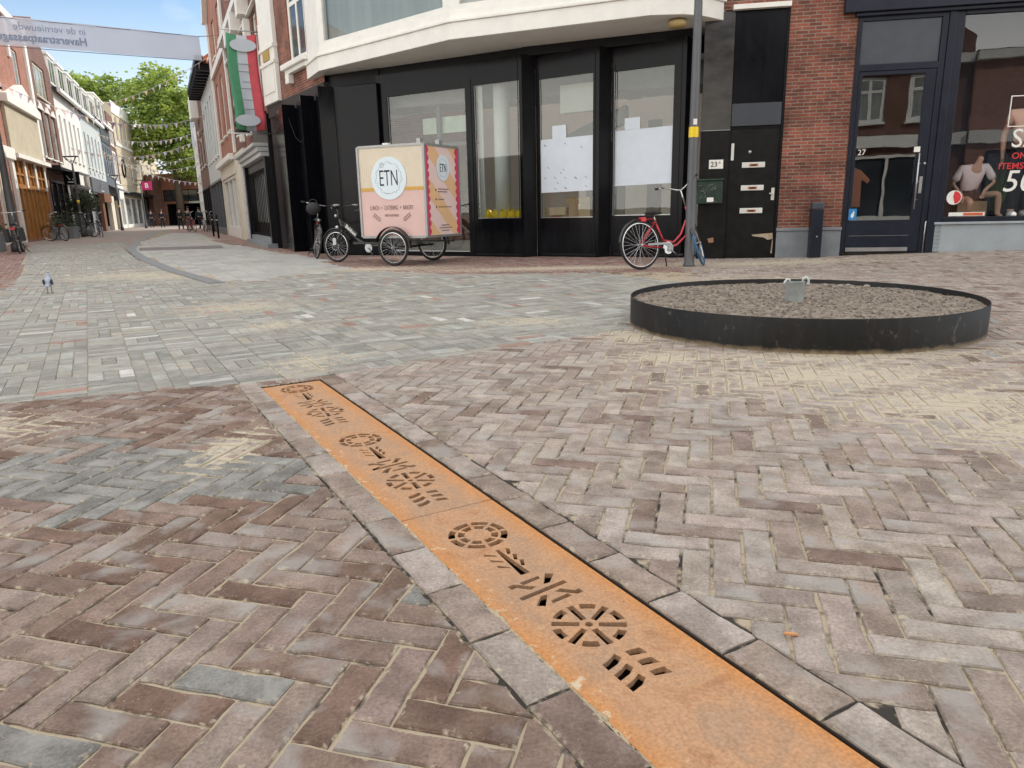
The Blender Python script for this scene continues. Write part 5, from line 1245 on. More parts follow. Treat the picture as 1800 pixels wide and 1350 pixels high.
def side_art():
    Y = -by - .004
    a = MB(); a.quad((bx0 + e, Y, bz0 + e), (bx1 - e, Y, bz0 + e), (bx1 - e, Y, 1.42), (bx0 + e, Y, 1.42)); p1 = part('pink_panel', a, mat('pink_print', (.70, .48, .44), .5, var=.04), bxm)
    a = MB(); a.quad((bx0 + e, Y, 1.42), (bx1 - e, Y, 1.42), (bx1 - e, Y, bz1 - e), (bx0 + e, Y, bz1 - e)); p2 = part('cream_panel', a, mat('cream_print', (.74, .66, .53), .5, var=.04), bxm)
    a = MB()
    for k in range(18): a.box(bx0 + e + .001, bx1 - e - .001, Y - .0015, Y - .0005, 1.48 + k * .038, 1.482 + k * .038)
    for k in range(30): x = bx0 + .05 + k * .045; a.box(x, x + .002, Y - .0035, Y - .002, 1.43, bz1 - e - .01)
    part('check_pattern', a, mat('check_line', (.68, .58, .44), .6), p2)
    a = MB()
    n = 18; wdt = (bx1 - bx0 - 2 * e) / n
    for k in range(n):
        x0 = bx0 + e + k * wdt; P = [(x0, 1.455), (x0, 1.42)] + [(x0 + wdt / 2 - wdt / 2 * math.cos(R(q_)), 1.42 - .03 * math.sin(R(q_))) for q_ in (30, 60, 90, 120, 150)] + [(x0 + wdt, 1.42), (x0 + wdt, 1.455)]
        a.prism(P, Y - .006, Y - .0038, 0, lambda x, z, y: (x, y, z))
    part('scallop_band', a, mat('mustard_print', (.68, .38, .06), .5), p1)
    cx, cz = 1.84, 1.62
    a = MB().lathe([(.39, 0), (.39, .004)], 48, (cx, Y - .0065, cz), (0, -1, 0)); lg = part('round_logo', a, mat('logo_white', (.70, .80, .86), .5, var=.02), bxm)
    lettering('ETN', .42, (cx, Y - .013, cz - .01), M_blackm, lg, sx_=.55, bold=-.004)
    M_ln = mat('line_art', (.22, .27, .32), .7)
    a = MB()
    for k in range(46):
        q_ = 2 * math.pi * k / 46; r0 = .275 + random.uniform(-.014, .014); l = random.uniform(.02, .05); b_ = q_ + random.uniform(.4, 1.6)
        p = (cx + r0 * math.cos(q_), Y - .013, cz + r0 * 1.02 * math.sin(q_)); a.tube([p, (p[0] + l * .5 * math.cos(b_), p[1], p[2] + l * .5 * math.sin(b_)), (p[0] + l * math.cos(b_ + .6), p[1], p[2] + l * math.sin(b_ + .6))], [.002, .004, .001], 4)
    a.torus((cx - .14, Y - .012, cz + .24), .045, .003, (0, 1, 0), 14, 4); a.torus((cx - .14, Y - .012, cz + .24), .022, .002, (0, 1, 0), 12, 4)
    part('wreath', a, M_ln, lg)
    M_tx = mat('brown_print', (.20, .12, .11), .7)
    lettering('LUNCH  +  CATERING  +  BAKERY', .115, (1.86, Y - .003, 1.08), M_tx, bxm, sx_=.56, thick=.001)
    lettering('100% PLANTBASED', .062, (1.86, Y - .003, .94), M_tx, bxm, sx_=.62, thick=.001)
    for s_ in (-1, 1):
        a = MB(); a.tube([(1.86 + s_ * .25, Y - .003, .84), (1.86 + s_ * .33, Y - .003, .88), (1.86 + s_ * .42, Y - .003, .96)], .003, 4)
        for k in range(5): x = 1.86 + s_ * (.27 + k * .03); z = .855 + k * .022; a.tube([(x, Y - .003, z), (x + s_ * -.005, Y - .003, z + .035), (x + s_ * .02, Y - .003, z + .055)], [.002, .006, .001], 4); a.tube([(x, Y - .003, z), (x + s_ * .03, Y - .003, z - .02), (x + s_ * .05, Y - .003, z - .015)], [.002, .006, .001], 4)
        part('leaf_drawing', a, M_tx, bxm)
side_art()
def front_art():
    X = bx1 + .004
    def fx(y, z, d): return (X + d, y, z)
    w2 = by - e; a = MB(); M_or = mat('peach_print', (.78, .50, .27), .5, var=.03); M_pk = mat('light_pink_print', (.80, .62, .58), .5, var=.03); M_cr = mat('crimson_print', (.62, .04, .13), .5, var=.05)
    a.quad(fx(-w2, bz0 + e, 0), fx(w2, bz0 + e, 0), fx(w2, bz1 - e, 0), fx(-w2, bz1 - e, 0)); fp_ = part('front_panel', a, M_pk, bxm)
    a = MB()
    for k in range(-1, 5):   # diagonal stripes, clipped to the panel
        P = [(-w2, 1.9 - k * .75 + .95), (w2, 1.9 - k * .75 - .05), (w2, 1.9 - k * .75 + .30), (-w2, 1.9 - k * .75 + 1.30)]
        P = clip(P, (-w2, bz0 + e), (w2, bz0 + e)); P = clip(P, (w2, bz1 - e), (-w2, bz1 - e)) if len(P) > 2 else P
        if len(P) > 2: a.prism(P, .0015, .003, 0, lambda y, z, d: fx(y, z, d))
    part('stripe', a, M_or, fp_)
    for s_ in (-1, 1):
        a = MB(); n = 11; h = (bz1 - bz0 - 2 * e) / n; P = [(s_ * w2, bz1 - e), (s_ * w2, bz0 + e)]
        for k in range(n): P += [(s_ * (w2 - .07 - .065 * math.sin(R(q_))), bz0 + e + k * h + h * q_ / 180) for q_ in (0, 35, 70, 110, 145)]
        P.append((s_ * (w2 - .07), bz1 - e)); a.prism(P if s_ < 0 else P[::-1], .0035, .006, 0, lambda y, z, d: fx(y, z, d)); part('scalloped_edge', a, M_cr, fp_)
    lg = part('round_logo', MB().lathe([(.24, 0), (.24, .003)], 32, (X + .0065, .02, 1.80), (1, 0, 0)), MATS['logo_white'], fp_)
    lettering('ETN', .22, (X + .012, .02, 1.79), M_blackm, lg, rz=R(90), sx_=.62, bold=-.001)
    a = MB().torus((X + .0105, .02, 1.80), .17, .002, (1, 0, 0), 30, 4); part('wreath', a, MATS['line_art'], lg)
    M_tx = MATS['brown_print']; a = MB()
    for (y0, y1, z) in ((-.2, .22, 1.41), (-.2, .15, 1.36), (-.2, .02, 1.22), (-.2, .3, 1.08), (-.12, .2, .74), (-.2, .28, .69), (-.1, .18, .64)):
        y = y0
        while y < y1: l = random.uniform(.03, .07); a.box(X + .0065, X + .008, y, min(y + l, y1), z - .009, z + .009); y += l + .015
    for z in (1.39, 1.22, 1.08): a.box(X + .0065, X + .008, -.30, -.26, z - .02, z + .02)
    part('small_print', a, M_tx, fp_)
front_art()
part('box_hinge', MB().box(bx1 - .14, bx1 - .06, -by, -by + .10, bz1 + e, bz1 + .10), M_alu, bxm); part('box_hinge', MB().box(bx1 - .12, bx1 - .04, by * .0, by * .0 + .10, bz1 + e, bz1 + .11), M_alu, bxm)
part('box_latch', MB().box(1.72, 1.84, -by + .02, -by + .12, bz1 + e, bz1 + .055), M_white, bxm)
part('box_latch', MB().box(bx0 - .05, bx0 - .023, -by + .02, -by + .06, 1.3, 1.34).box(bx0 - .05, bx0 - .023, -by + .02, -by + .06, 1.50, 1.54), M_white, bxm)

# ------------------------------------------------------------------ houses along the shopping street
def house(label, p, ang, L_, Dp, zt, wm, wins=(), cut=(), roof='flat', z0=0.0, name='house', y0=0.0, cat='house', roofm=None, group=None, trim=None):
    t = thing(name, label, cat, (*p, 0), ang, group)
    f = MB(); ops = [w_[:4] for w_ in wins] + list(cut)
    facade(f, L_, z0, zt, ops, .2)
    f.quad((0, Dp, z0), (0, 0, z0), (0, 0, zt), (0, Dp, zt)); f.quad((L_, 0, z0), (L_, Dp, z0), (L_, Dp, zt), (L_, 0, zt)); f.quad((L_, Dp, z0), (0, Dp, z0), (0, Dp, zt), (L_, Dp, zt))
    part('wall', f, wm, t)
    f = MB()
    if roof == 'flat': f.box(0, L_, .0, Dp, zt, zt + .05)
    elif roof == 'mansard': f.xprism([(-.25, zt), (-.25, zt + .18), (.0, zt + .22), (1.0, zt + 2.3), (Dp - 1, zt + 2.3), (Dp, zt)], 0, L_)
    elif roof == 'gable': f.xprism([(-.35, zt), (-.35, zt + .15), (Dp / 2, zt + 3.4), (Dp + .3, zt)], 0, L_)
    elif roof == 'front_gable': f.prism([(0, zt), (L_, zt), (L_ / 2, zt + L_ * .38)], 0, Dp, 0, lambda x, z, y: (x, y, z))
    part('roof', f, (roofm or M_roof) if roof != 'front_gable' else wm, t)
    for w_ in wins:
        k = w_[4] if len(w_) > 4 else {}
        window(t, *w_[:4], k.get('fm', M_white), k.get('gm', M_dglass), k.get('nx', 1), k.get('nz', 1), k.get('fw', .09), .07, k.get('sill', .1), split=k.get('split'))
    return t
def lpt(s, y=0.0): return (-20.4 - .378 * s - .926 * y, 29 + .926 * s - .378 * y)
LA = math.atan2(.926, -.378)
def rpt(s, y=0.0): return (-6.86 - .426 * s + .905 * y, 22.1 + .905 * s + .426 * y)   # s from the near corner
RA = math.atan2(-.905, .426)
def dormer(t, x0, x1, z0, z1, y0=.15):
    o = part('dormer', MB().box(x0, x1, y0, y0 + 1.8, z0, z1).box(x0 - .12, x1 + .12, y0 - .12, y0 + 1.9, z1, z1 + .14), M_white, t)
    window(o, x0 + .12, x1 - .12, z0 + .12, z1 - .1, M_white, M_dglass, 2, 1, .09, y0 - .06, name='dormer_window')
def shopfront(t, x0, x1, z1, fm, nx=3, z0=.35, gm=None, doorx=None):
    f = MB(); f.box(x0, x1, -.06, .14, 0, z0)
    n = nx
    for i in range(n + 1): x = x0 + (x1 - x0 - .12) * i / n; f.box(x, x + .12, -.05, .15, z0 + .001, z1 - .121)
    f.box(x0, x1, -.06, .16, z1 - .12, z1)
    o = part('shop_front', f, fm, t); part('shop_glass', MB().box(x0 + .02, x1 - .02, .06, .07, z0, z1 - .12), gm or M_dglass, o); return o
w_s = dict(gm=M_pglass, fw=.1)
# B1: white plastered shop at the very left
b1 = house('white plastered corner shop with a broad cornice at the left edge', lpt(-9), LA, 13.0, 9, 9.0, M_brickL, [(1, 2.4, 4.9, 7.2, w_s), (4, 5.4, 4.9, 7.2, w_s), (7, 8.4, 4.9, 7.2, w_s)], roof='flat')
part('plaster_front', MB().box(0, 12.9, -.12, -.01, 3.0, 4.3).box(11.4, 12.9, -.12, -.01, 0, 3.0).box(0, .5, -.12, -.01, 0, 3.0), M_cream, b1)
part('cornice', MB().box(0, 13, -.5, -.121, 3.55, 4.05).box(0, 12.4, -.7, -.0, 8.2, 8.7), M_white, b1, bevel=.03)
shopfront(b1, .5, 11.4, 3.0, M_white, 5)
part('poster', MB().box(11.8, 12.5, -.14, -.125, 1.9, 2.5), mat('purple_poster', (.3, .1, .3), .5), b1); part('poster', MB().box(11.8, 12.6, -.14, -.125, .8, 1.5), M_blackm, b1)
# B2: orange brick gable with beige panel and wooden front
b2 = house('orange brick house with a blank beige panel above a varnished wooden shop front', lpt(4.1), LA, 8.9, 10, 10.4, M_brickL, [(5.4, 6.6, 7.4, 9.2, w_s)], cut=[(1.2, 8.2, .1, 3.75)], roof='flat')
part('white_band', MB().box(8.25, 8.8, -.12, 0, 3.9, 10.5).box(1.0, 1.4, -.10, 0, 6.6, 10.4).box(4.4, 4.75, -.10, 0, 8.6, 10.4).box(0, 8.9, -.15, 0, 10.4, 10.75), M_white, b2)
part('cornice', MB().prism([(1.0, 6.15), (8.2, 6.15), (8.2, 6.5), (6.8, 6.75), (4.6, 7.35), (2.4, 6.75), (1.0, 6.5)], -.35, -.01, 0, lambda x, z, y: (x, y, z)).box(.9, 8.4, -.42, -.0, 3.76, 3.95), M_white, b2)
part('beige_panel', MB().box(1.2, 8.2, -.14, -.01, 4.0, 6.14), M_beige, b2)
wf = MB(); wf.box(1.2, 8.2, .02, .1, .1, 3.75)
for i in range(8): x = 1.2 + i * .98; wf.box(x, x + .16, -.06, .02, .1, 3.75)
wf.box(1.2, 8.2, -.07, -.061, 2.45, 2.65).box(1.2, 8.2, -.07, -.061, 3.05, 3.15)
wd = part('wooden_front', wf, M_wood, b2)
[part('door_pane', MB().box(x_, x_ + .65, .0, .018, .5, 2.4), mat('amber_pane', (.30, .17, .06), .2), wd) for x_ in (2.4, 5.4)]
for q_ in ((3.3, 3.65, -.12, -.072, 2.5, 3.75), (5.6, 5.95, -.12, -.072, 2.5, 3.75), (7.9, 8.2, -.12, -.072, 2.5, 3.75), (.75, 1.19, -.14, -.01, 0, 3.75)): part('white_post', MB().box(*q_), M_white, b2)
# B3: brown brick, arched windows, dormer gable
b3 = house('narrow brown brick house with three tall white windows and a gable window above', lpt(13.0), LA, 6.5, 10, 9.6, M_brickD, [(.9, 2.0, 4.4, 6.9, w_s), (2.7, 3.8, 4.4, 6.9, w_s), (4.5, 5.6, 4.4, 6.9, w_s), (1.4, 4.6, 7.7, 9.5, dict(nx=3, fw=.14, gm=M_pglass, fm=M_cream))], cut=[(.7, 6.2, .1, 3.2)], roof='front_gable')
part('window_arch', MB().prism([(.8, 6.95), (2.1, 6.95), (1.45, 7.3)], -.1, -.01, 0, lambda x, z, y: (x, y, z)).prism([(2.6, 6.95), (3.9, 6.95), (3.25, 7.3)], -.1, -.01, 0, lambda x, z, y: (x, y, z)).prism([(4.4, 6.95), (5.7, 6.95), (5.05, 7.3)], -.1, -.01, 0, lambda x, z, y: (x, y, z)), M_white, b3)
part('awning_box', MB().box(.5, 6.4, -.7, -.01, 3.72, 3.95), M_blackm, b3); part('awning_trim', MB().box(.5, 6.4, -.75, -.70, 3.85, 4.0), M_white, b3)
shopfront(b3, .7, 6.2, 3.2, M_blackm, 3, .3)
# B4..B6
for sname, s0, Lh, zt4, wm, lab, n, extra in ((0, 19.5, 10, 8.75, M_white, 'white house with five slim windows, dormers and a dark blue shop below', 5, 0), (1, 29.5, 11, 8.75, mat('pale_grey_paint', (.50, .54, .54), .6, var=.05), 'pale grey house with small square vents over a grey shop fascia', 5, 1), (2, 40.5, 7.2, 9.2, mat('slate_paint', (.10, .12, .145), .55, var=.12), 'slate blue house with four white windows and an awning', 4, 2)):
    gp4 = (Lh - 1.0) / n
    ws = [(.8 + i * gp4, .8 + i * gp4 + gp4 * .42, 4.85, 7.4, dict(gm=M_dglass if s0 < 40 else M_pglass, fw=.1, sill=.12)) for i in range(n)]
    b4 = house(lab, lpt(s0), LA, Lh - .02, 10, zt4, wm, ws, cut=[(.8, Lh - 1.2, .1, 3.1)], roof='mansard')
    part('gutter', MB().box(0, Lh - .02, -.45, -.255, zt4 - .1, zt4 + .12), M_white, b4)
    for i in range(3):
        x = .5 + i * (Lh / 3.0); dormer(b4, x, x + min(2.2, Lh / 3 - .5), zt4 + .35, zt4 + 2.1 + (.3 if s0 > 40 else 0))
    if sname == 0:
        shopfront(b4, .8, Lh - 1.2, 3.1, M_navy, 3); part('cornice', MB().box(0, Lh - .02, -.12, -.01, 3.2, 3.3).box(0, Lh - .02, -.1, -.01, 4.1, 4.2), M_grey, b4)
        part('shield_sign', MB().box(7.5, 8.6, -.18, -.02, 3.3, 4.0), mat('taupe_board', (.3, .27, .22), .6), b4)
    elif sname == 1:
        shopfront(b4, .8, Lh - 1.2, 3.0, M_grey, 2)
        fs_ = part('sign_board', MB().box(.3, Lh - .5, -.14, -.01, 3.02, 4.1), mat('sign_grey', (.10, .11, .125), .5), b4)
        lettering('LOT', .62, (6.0, -.15, 3.66), MATS['box_grey'], fs_, bold=.01); part('sign_line', MB().box(5.2, 6.9, -.15, -.142, 3.2, 3.25), M_white, fs_)
        part('vent', MB().box(1.2, 1.5, -.02, -.004, 4.3, 4.6).box(3.6, 3.9, -.02, -.004, 4.3, 4.6).box(6, 6.3, -.02, -.004, 4.3, 4.6).box(8.4, 8.7, -.02, -.004, 4.3, 4.6), M_grey, b4)
        part('wooden_portal', MB().box(3.2, 8.0, -.5, -.062, 2.3, 2.98).box(3.2, 4.6, -.3, -.062, 0, 2.3), mat('brown_wood', (.17, .07, .03), .5, var=.3, stretch=(8, 8, 1)), b4)
        part('entrance_wall', MB().box(8.2, 10.6, -.4, -.062, 0, 2.9), M_cream, b4)
    else:
        shopfront(b4, .8, Lh - 1.2, 2.7, M_blackm, 3); part('top_panel', MB().box(.3, Lh - .5, -.06, -.01, 7.7, 9.0), mat('dark_slate', (.05, .06, .075), .5), b4)
        part('awning', MB().xprism([(-1.0, 3.4), (-1.0, 3.5), (-.01, 4.0), (-.01, 3.9)], .5, 8.5), M_grey, b4)
        part('entrance_wall', MB().box(3.4, 5.9, -.3, -.062, 0, 2.6), M_cream, b4)
b7 = house('narrow brick house with a tall white framed bay of windows', lpt(47.8), LA, 5.2, 10, 11.0, M_brickD, [(.7, 4.5, 4.4, 7.6, dict(nx=3, fw=.25, gm=M_pglass)), (.7, 4.5, 8.0, 10.3, dict(nx=3, fw=.25, gm=M_pglass))], cut=[(.8, 4.4, .1, 3.0)], roof='flat')
shopfront(b7, .8, 4.4, 3.0, M_white, 2); part('white_front', MB().box(0, 5.18, -.1, -.01, 3.01, 4.2).box(0, .8, -.1, -.01, 0, 3.0).box(4.4, 5.18, -.1, -.01, 0, 3), M_white, b7)
A8 = R(108.4)
b8 = house('large beige block with a strip of tall narrow windows under its flat roof', (-40.6, 78.4), A8, 32.0, 5, 12.6, mat('sand_block', (.52, .45, .33), .8, var=.08, scale=2), [(1.4 + i * 2.75, 2.6 + i * 2.75, 8.9, 11.4, dict(gm=M_dglass, fw=.1, sill=0)) for i in range(11)] + [(7.5, 8.7, 5.0, 7.6, dict(sill=0)), (15.2, 16.4, 4.9, 7.4, dict(sill=0)), (23.5, 24.7, 5.0, 7.4, dict(sill=0))], cut=[(.6, 31.4, .1, 3.2)], roof='flat')
part('white_upper_band', MB().box(0, 32, -.08, -.01, 11.6, 12.8).box(0, 32, -.08, -.01, 8.4, 8.7), M_white, b8); part('canopy', MB().box(0, 32, -1.2, -.01, 3.4, 3.65), M_blackm, b8); part('joint_lines', MB().box(0, 32, -.02, -.004, 4.4, 4.45).box(0, 32, -.02, -.004, 5.4, 5.45).box(0, 32, -.02, -.004, 6.4, 6.45).box(0, 32, -.02, -.004, 7.4, 7.45), mat('joint', (.35, .29, .2), .8), b8)
part('round_sign', MB().torus((2.4, -.08, 6.2), .9, .08, (0, 1, 0), 24, 6), M_blackm, b8)
shopfront(b8, .6, 31.4, 3.2, M_white, 8, gm=M_pglass)
# end of the street: brick passage building
b9 = house('brick building with a dark passage and glazed bridge closing the street', (-50, 96), R(-22), 24, 8, 6.2, M_brickL, [(7.2, 15.5, 2.9, 4.3, dict(nx=6, nz=2, fm=M_blackm, sill=0))], cut=[(7.5, 16, 0, 2.6)], name='passage_building', cat='building')
part('passage_lining', MB().box(7.5, 16, .3, 7, 0, .02).box(7.4, 7.5, .2, 7, 0, 2.6).box(16, 16.1, .2, 7, 0, 2.6).box(7.5, 16, .2, 7, 2.6, 2.65).box(7.5, 16, 7, 7.1, 0, 2.6), M_blackm, b9)
part('light_strip', MB().box(11.5, 15.5, -.15, -.05, 2.62, 2.85), mat('pale_green_sign', (.45, .65, .55), .5), b9)
part('buttress', MB().box(6.3, 7.1, -1.5, -.01, 0, 5.8), M_brickD, b9)
part('plinth', MB().box(3.5, 6.2, -.3, -.01, 0, 1.3), M_white, b9)
# right-hand row, far to near
def rhouse(label, s0, s1, Dp, zt, wm, wins=(), **k):
    L_ = s1 - s0; return house(label, rpt(s1), RA, L_ - .02, Dp, zt, wm, [(L_ - w_[1], L_ - w_[0], w_[2], w_[3], w_[4] if len(w_) > 4 else {}) for w_ in wins], **k)
r6 = rhouse('slim white block with stacked windows at the far end of the right row', 40, 46.5, 6, 7.9, M_white, [(1, 3, .6, 2.2), (1, 3, 3.0, 4.2), (1, 3, 5.2, 6.6), (4, 6, .6, 2.2), (4, 6, 3.0, 4.2), (4, 6, 5.2, 6.6)])
part('end_window', MB().box(-.05, -.005, 1.2, 4.8, 3.0, 4.2).box(-.05, -.005, 1.2, 4.8, 5.0, 6.3), M_dglass, r6)
r5 = rhouse('dark brick house with white boxed balconies on the right of the street', 30, 40, 9, 9.2, M_brickD, [(1, 2.6, 4.4, 6.6, w_s), (4, 5.6, 4.4, 6.6, w_s), (7, 8.6, 4.4, 6.6, w_s)], cut=[(.6, 9.4, .1, 3.0)], roof='gable')
shopfront(r5, .6, 9.4, 3.0, M_blackm, 4); part('balcony', MB().box(4, 6.4, -.5, -.01, 7.6, 9.0), M_white, r5)
r4 = rhouse('pale house with a steep orange tiled roof and dark bracketed eaves', 18.5, 30, 9, 8.6, mat('cool_white_paint', (.56, .60, .60), .6, var=.06), [(1 + i * 2.1, 2.0 + i * 2.1, 4.2, 7.4, dict(gm=M_dglass, fw=.12)) for i in range(5)], cut=[(.6, 10.8, .1, 3.0)], roof='gable', roofm=mat('orange_tiles', (.50, .13, .045), .8, var=.25, scale=10))
shopfront(r4, .6, 10.8, 3.0, M_grey, 4)
br_ = MB(); br_.box(0, 11.48, -.75, -.36, 8.55, 8.8)
for i in range(12): br_.box(.2 + i * .95, .4 + i * .95, -.7, -.01, 8.2, 8.54)
part('eaves', br_, M_blackm, r4)
r3 = rhouse('red brick house with a white ornamental gable and a cream shop with large windows', 10.5, 18.5, 9, 10.2, M_brickL, [(.8 + i * 2.5, 2.0 + i * 2.5, 4.6, 7.2, w_s) for i in range(3)] + [(1.6, 2.8, 8.2, 9.8, w_s), (4.6, 5.8, 8.2, 9.8, w_s)], cut=[(.5, 7.5, .1, 2.75)], roof='front_gable')
shopfront(r3, .5, 7.5, 2.75, M_white, 3, .5, gm=M_pglass)
part('cream_front', MB().box(0, 7.98, -.14, -.01, 2.76, 3.5).box(0, .5, -.12, -.01, 0, 2.75).box(7.5, 7.98, -.12, -.01, 0, 2.75), mat('ivory_paint', (.66, .63, .52), .6), r3)
part('cornice', MB().box(0, 7.98, -.35, -.141, 3.3, 3.55), M_white, r3, bevel=.03)
gv = MB(); L3 = 7.98
gv.prism([(0, 10.2), (.5, 10.2), (L3 / 2, 12.7), (L3 - .5, 10.2), (L3, 10.2), (L3 / 2, 13.3)], -.25, -.01, 0, lambda x, z, y: (x, y, z)); gv.box(0, L3, -.12, -.01, 7.6, 7.9).box(0, .45, -.1, -.01, 3.6, 10.2).box(L3 - .45, L3, -.1, -.01, 3.6, 10.2)
part('white_gable_trim', gv, M_white, r3)
r2 = rhouse('ornate brick and white stone house with a black shop front behind iron bars', .35, 10.5, 9, 11.5, M_brick, [(.7, 1.7, 4.1, 6.9, w_s), (2.8, 3.9, 4.1, 6.9, w_s), (5.0, 6.1, 4.1, 6.9, w_s), (7.4, 8.6, 4.1, 6.9, w_s), (.7, 1.7, 8, 10.4, w_s), (2.8, 3.9, 8, 10.4, w_s), (5.0, 6.1, 8, 10.4, w_s)], cut=[(4.22, 9.72, .3, 2.45)])
L2 = 10.13
st2 = MB()
for i, s in enumerate((2.2, 4.45, 6.75)):
    x = L2 - s; st2.box(x - .22, x + .22, -.16, -.01, 3.7, 4.0).box(x - .26, x + .26, -.24, -.01, 5.0, 5.5).box(x - .22, x + .22, -.2, -.01, 6.4, 6.9).box(x - .30, x + .30, -.35, -.01, 7.0, 7.6).box(x - .2, x + .2, -.2, -.01, 8.6, 9.0)
st2.box(0, L2, -.12, -.01, 6.95, 7.0).box(0, L2, -.3, -.01, 7.61, 7.85).box(0, L2, -.5, -.01, 10.9, 11.3)
part('stone_dressing', st2, M_white, r2)
part('shop_cornice', MB().box(3.9, 9.95, -.50, -.01, 3.0, 3.1).box(4.0, 9.9, -.38, -.01, 2.86, 2.999).box(4.05, 9.85, -.30, -.01, 2.72, 2.859), mat('grey_white', (.45, .46, .46), .5), r2, bevel=.02)
part('shop_surround', MB().box(3.95, 4.22, -.2, -.01, 0, 2.71).box(9.72, 9.98, -.2, -.01, 0, 2.71).box(4.22, 9.72, -.1, .2, 2.45, 2.71), M_blackm, r2)
part('white_column', MB().box(3.3, 3.9, -.25, -.01, 0, 3.0), mat('weathered_white', (.5, .5, .5), .7, var=.25, scale=5), r2, bevel=.02)
part('left_front', MB().box(0, 3.29, -.1, .15, 0, 3.5), mat('ivory_paint'), r2)
swn = part('shop_window', MB().box(4.22, 4.35, .02, .14, .3, 2.45).box(9.6, 9.72, .02, .14, .3, 2.45).box(4.35, 9.6, .02, .14, .3, .75), M_blackm, r2)
part('shop_glass', MB().box(4.35, 9.6, .08, .09, .75, 2.45), M_pglass, swn)
bars = MB()
for i in range(13): x = 4.4 + i * .42; bars.tube([(x, -.06, .35), (x, -.06, 2.42)], .016, 5).ball((x, -.06, .35), .04, 6, 4)
for i in range(12): bars.torus((4.61 + i * .42, -.06, 2.28), .17, .012, (0, 1, 0), 10, 4, a0=0, a1=180)
part('window_bars', bars, M_blackm, swn)
part('corner_pier', MB().box(9.985, 10.14, -.06, .1, 0, 3.9), M_blackm, r2)
part('stone_step', MB().box(4.0, 10.0, -.35, -.01, 0, .14).box(4.22, 9.72, -.18, .15, .141, .299), M_stone, r2)
part('upper_shop_panel', MB().box(6.5, 9.9, -.06, -.01, 3.12, 4.0), M_blackm, r2)
hb2 = MB()
for k in range(26): hb2.ball((4.9 + random.uniform(-.3, .3), -.45 + random.uniform(-.2, .2), 4.0 + random.uniform(-.35, .35)), random.uniform(.05, .11), 7, 5)
hbk = thing('hanging_basket', 'dark hanging plant basket by the ornate brick house, left of the flag', 'hanging plant', rpt(3.0)[:2] + (0,), RA)
part('foliage', hb2.xf(Matrix.Translation((-4.9, 0, 0))), mat('dark_foliage', (.03, .035, .02), .8, var=.5, scale=20), hbk); part('bracket', MB().tube([(0, 0, 4.5), (0, -.5, 4.5), (0, -.5, 4.2)], .02, 6), M_blackm, hbk)
# houses behind the viewer, seen as reflections in the shop glass
for k, (x, Lh, wm, lab) in enumerate(((21, 9, M_brickL, 'red brick house with white windows reflected in the sale window'), (12, 8, M_brickD, 'brown brick house with white windows reflected in the navy shop door'), (4, 9, M_white, 'white house reflected in the dark shop panes beside the red bicycle'), (-5, 10, M_brickL, 'brick house with cream windows reflected in the black corner panes'))):
    ws = [(1 + i * 2.2, 2.3 + i * 2.2, z, z + 1.9, dict(nx=2, sill=.2, fw=.16, split=[z + 1.3], gm=M_pglass)) for i in range(3) for z in (4.4,)]
    h_ = house(lab, (x, -8.5 - .3 * k), R(180), Lh - .05, 8, [7.0, 7.6, 7.4, 9.0][k], wm, ws, cut=[(.8, Lh - .8, .1, 3.0)], roof=['flat', 'front_gable', 'gable', 'gable'][k])
    shopfront(h_, .8, Lh - .8, 3.0, [M_blackm, M_white, M_navy, M_wood][k], 3); part('cornice', MB().box(0, Lh - .05, -.4, -.01, 6.6, 6.95).box(0, Lh - .05, -.25, -.01, 3.3, 3.8), M_white, h_)

# ------------------------------------------------------------------ trees
def leafmat(name, c1, c2):
    m = bpy.data.materials.new(name); m.use_nodes = True; t = m.node_tree; b = t.nodes['Principled BSDF']; b.inputs['Roughness'].default_value = .6
    g = t.nodes.new('ShaderNodeNewGeometry'); n = t.nodes.new('ShaderNodeTexNoise'); n.inputs['Scale'].default_value = .8; n.inputs['Detail'].default_value = 6
    r_ = t.nodes.new('ShaderNodeValToRGB'); r_.color_ramp.elements[0].color = (*c1, 1); r_.color_ramp.elements[1].color = (*c2, 1); r_.color_ramp.elements[0].position = .35; r_.color_ramp.elements[1].position = .65
    t.links.new(g.outputs['Position'], n.inputs['Vector']); t.links.new(n.outputs['Fac'], r_.inputs[0]); t.links.new(r_.outputs[0], b.inputs['Base Color'])
    tl = t.nodes.new('ShaderNodeBsdfTranslucent'); mxs = t.nodes.new('ShaderNodeMixShader'); mxs.inputs[0].default_value = .35
    t.links.new(r_.outputs[0], tl.inputs[0]); t.links.new(b.outputs[0], mxs.inputs[1]); t.links.new(tl.outputs[0], mxs.inputs[2])
    t.links.new(mxs.outputs[0], t.nodes['Material Output'].inputs['Surface']); return m
M_leaf = leafmat('tree_leaves', (.085, .155, .022), (.38, .48, .085)); M_bark = mat('bark', (.09, .07, .05), .9, var=.3, scale=12)
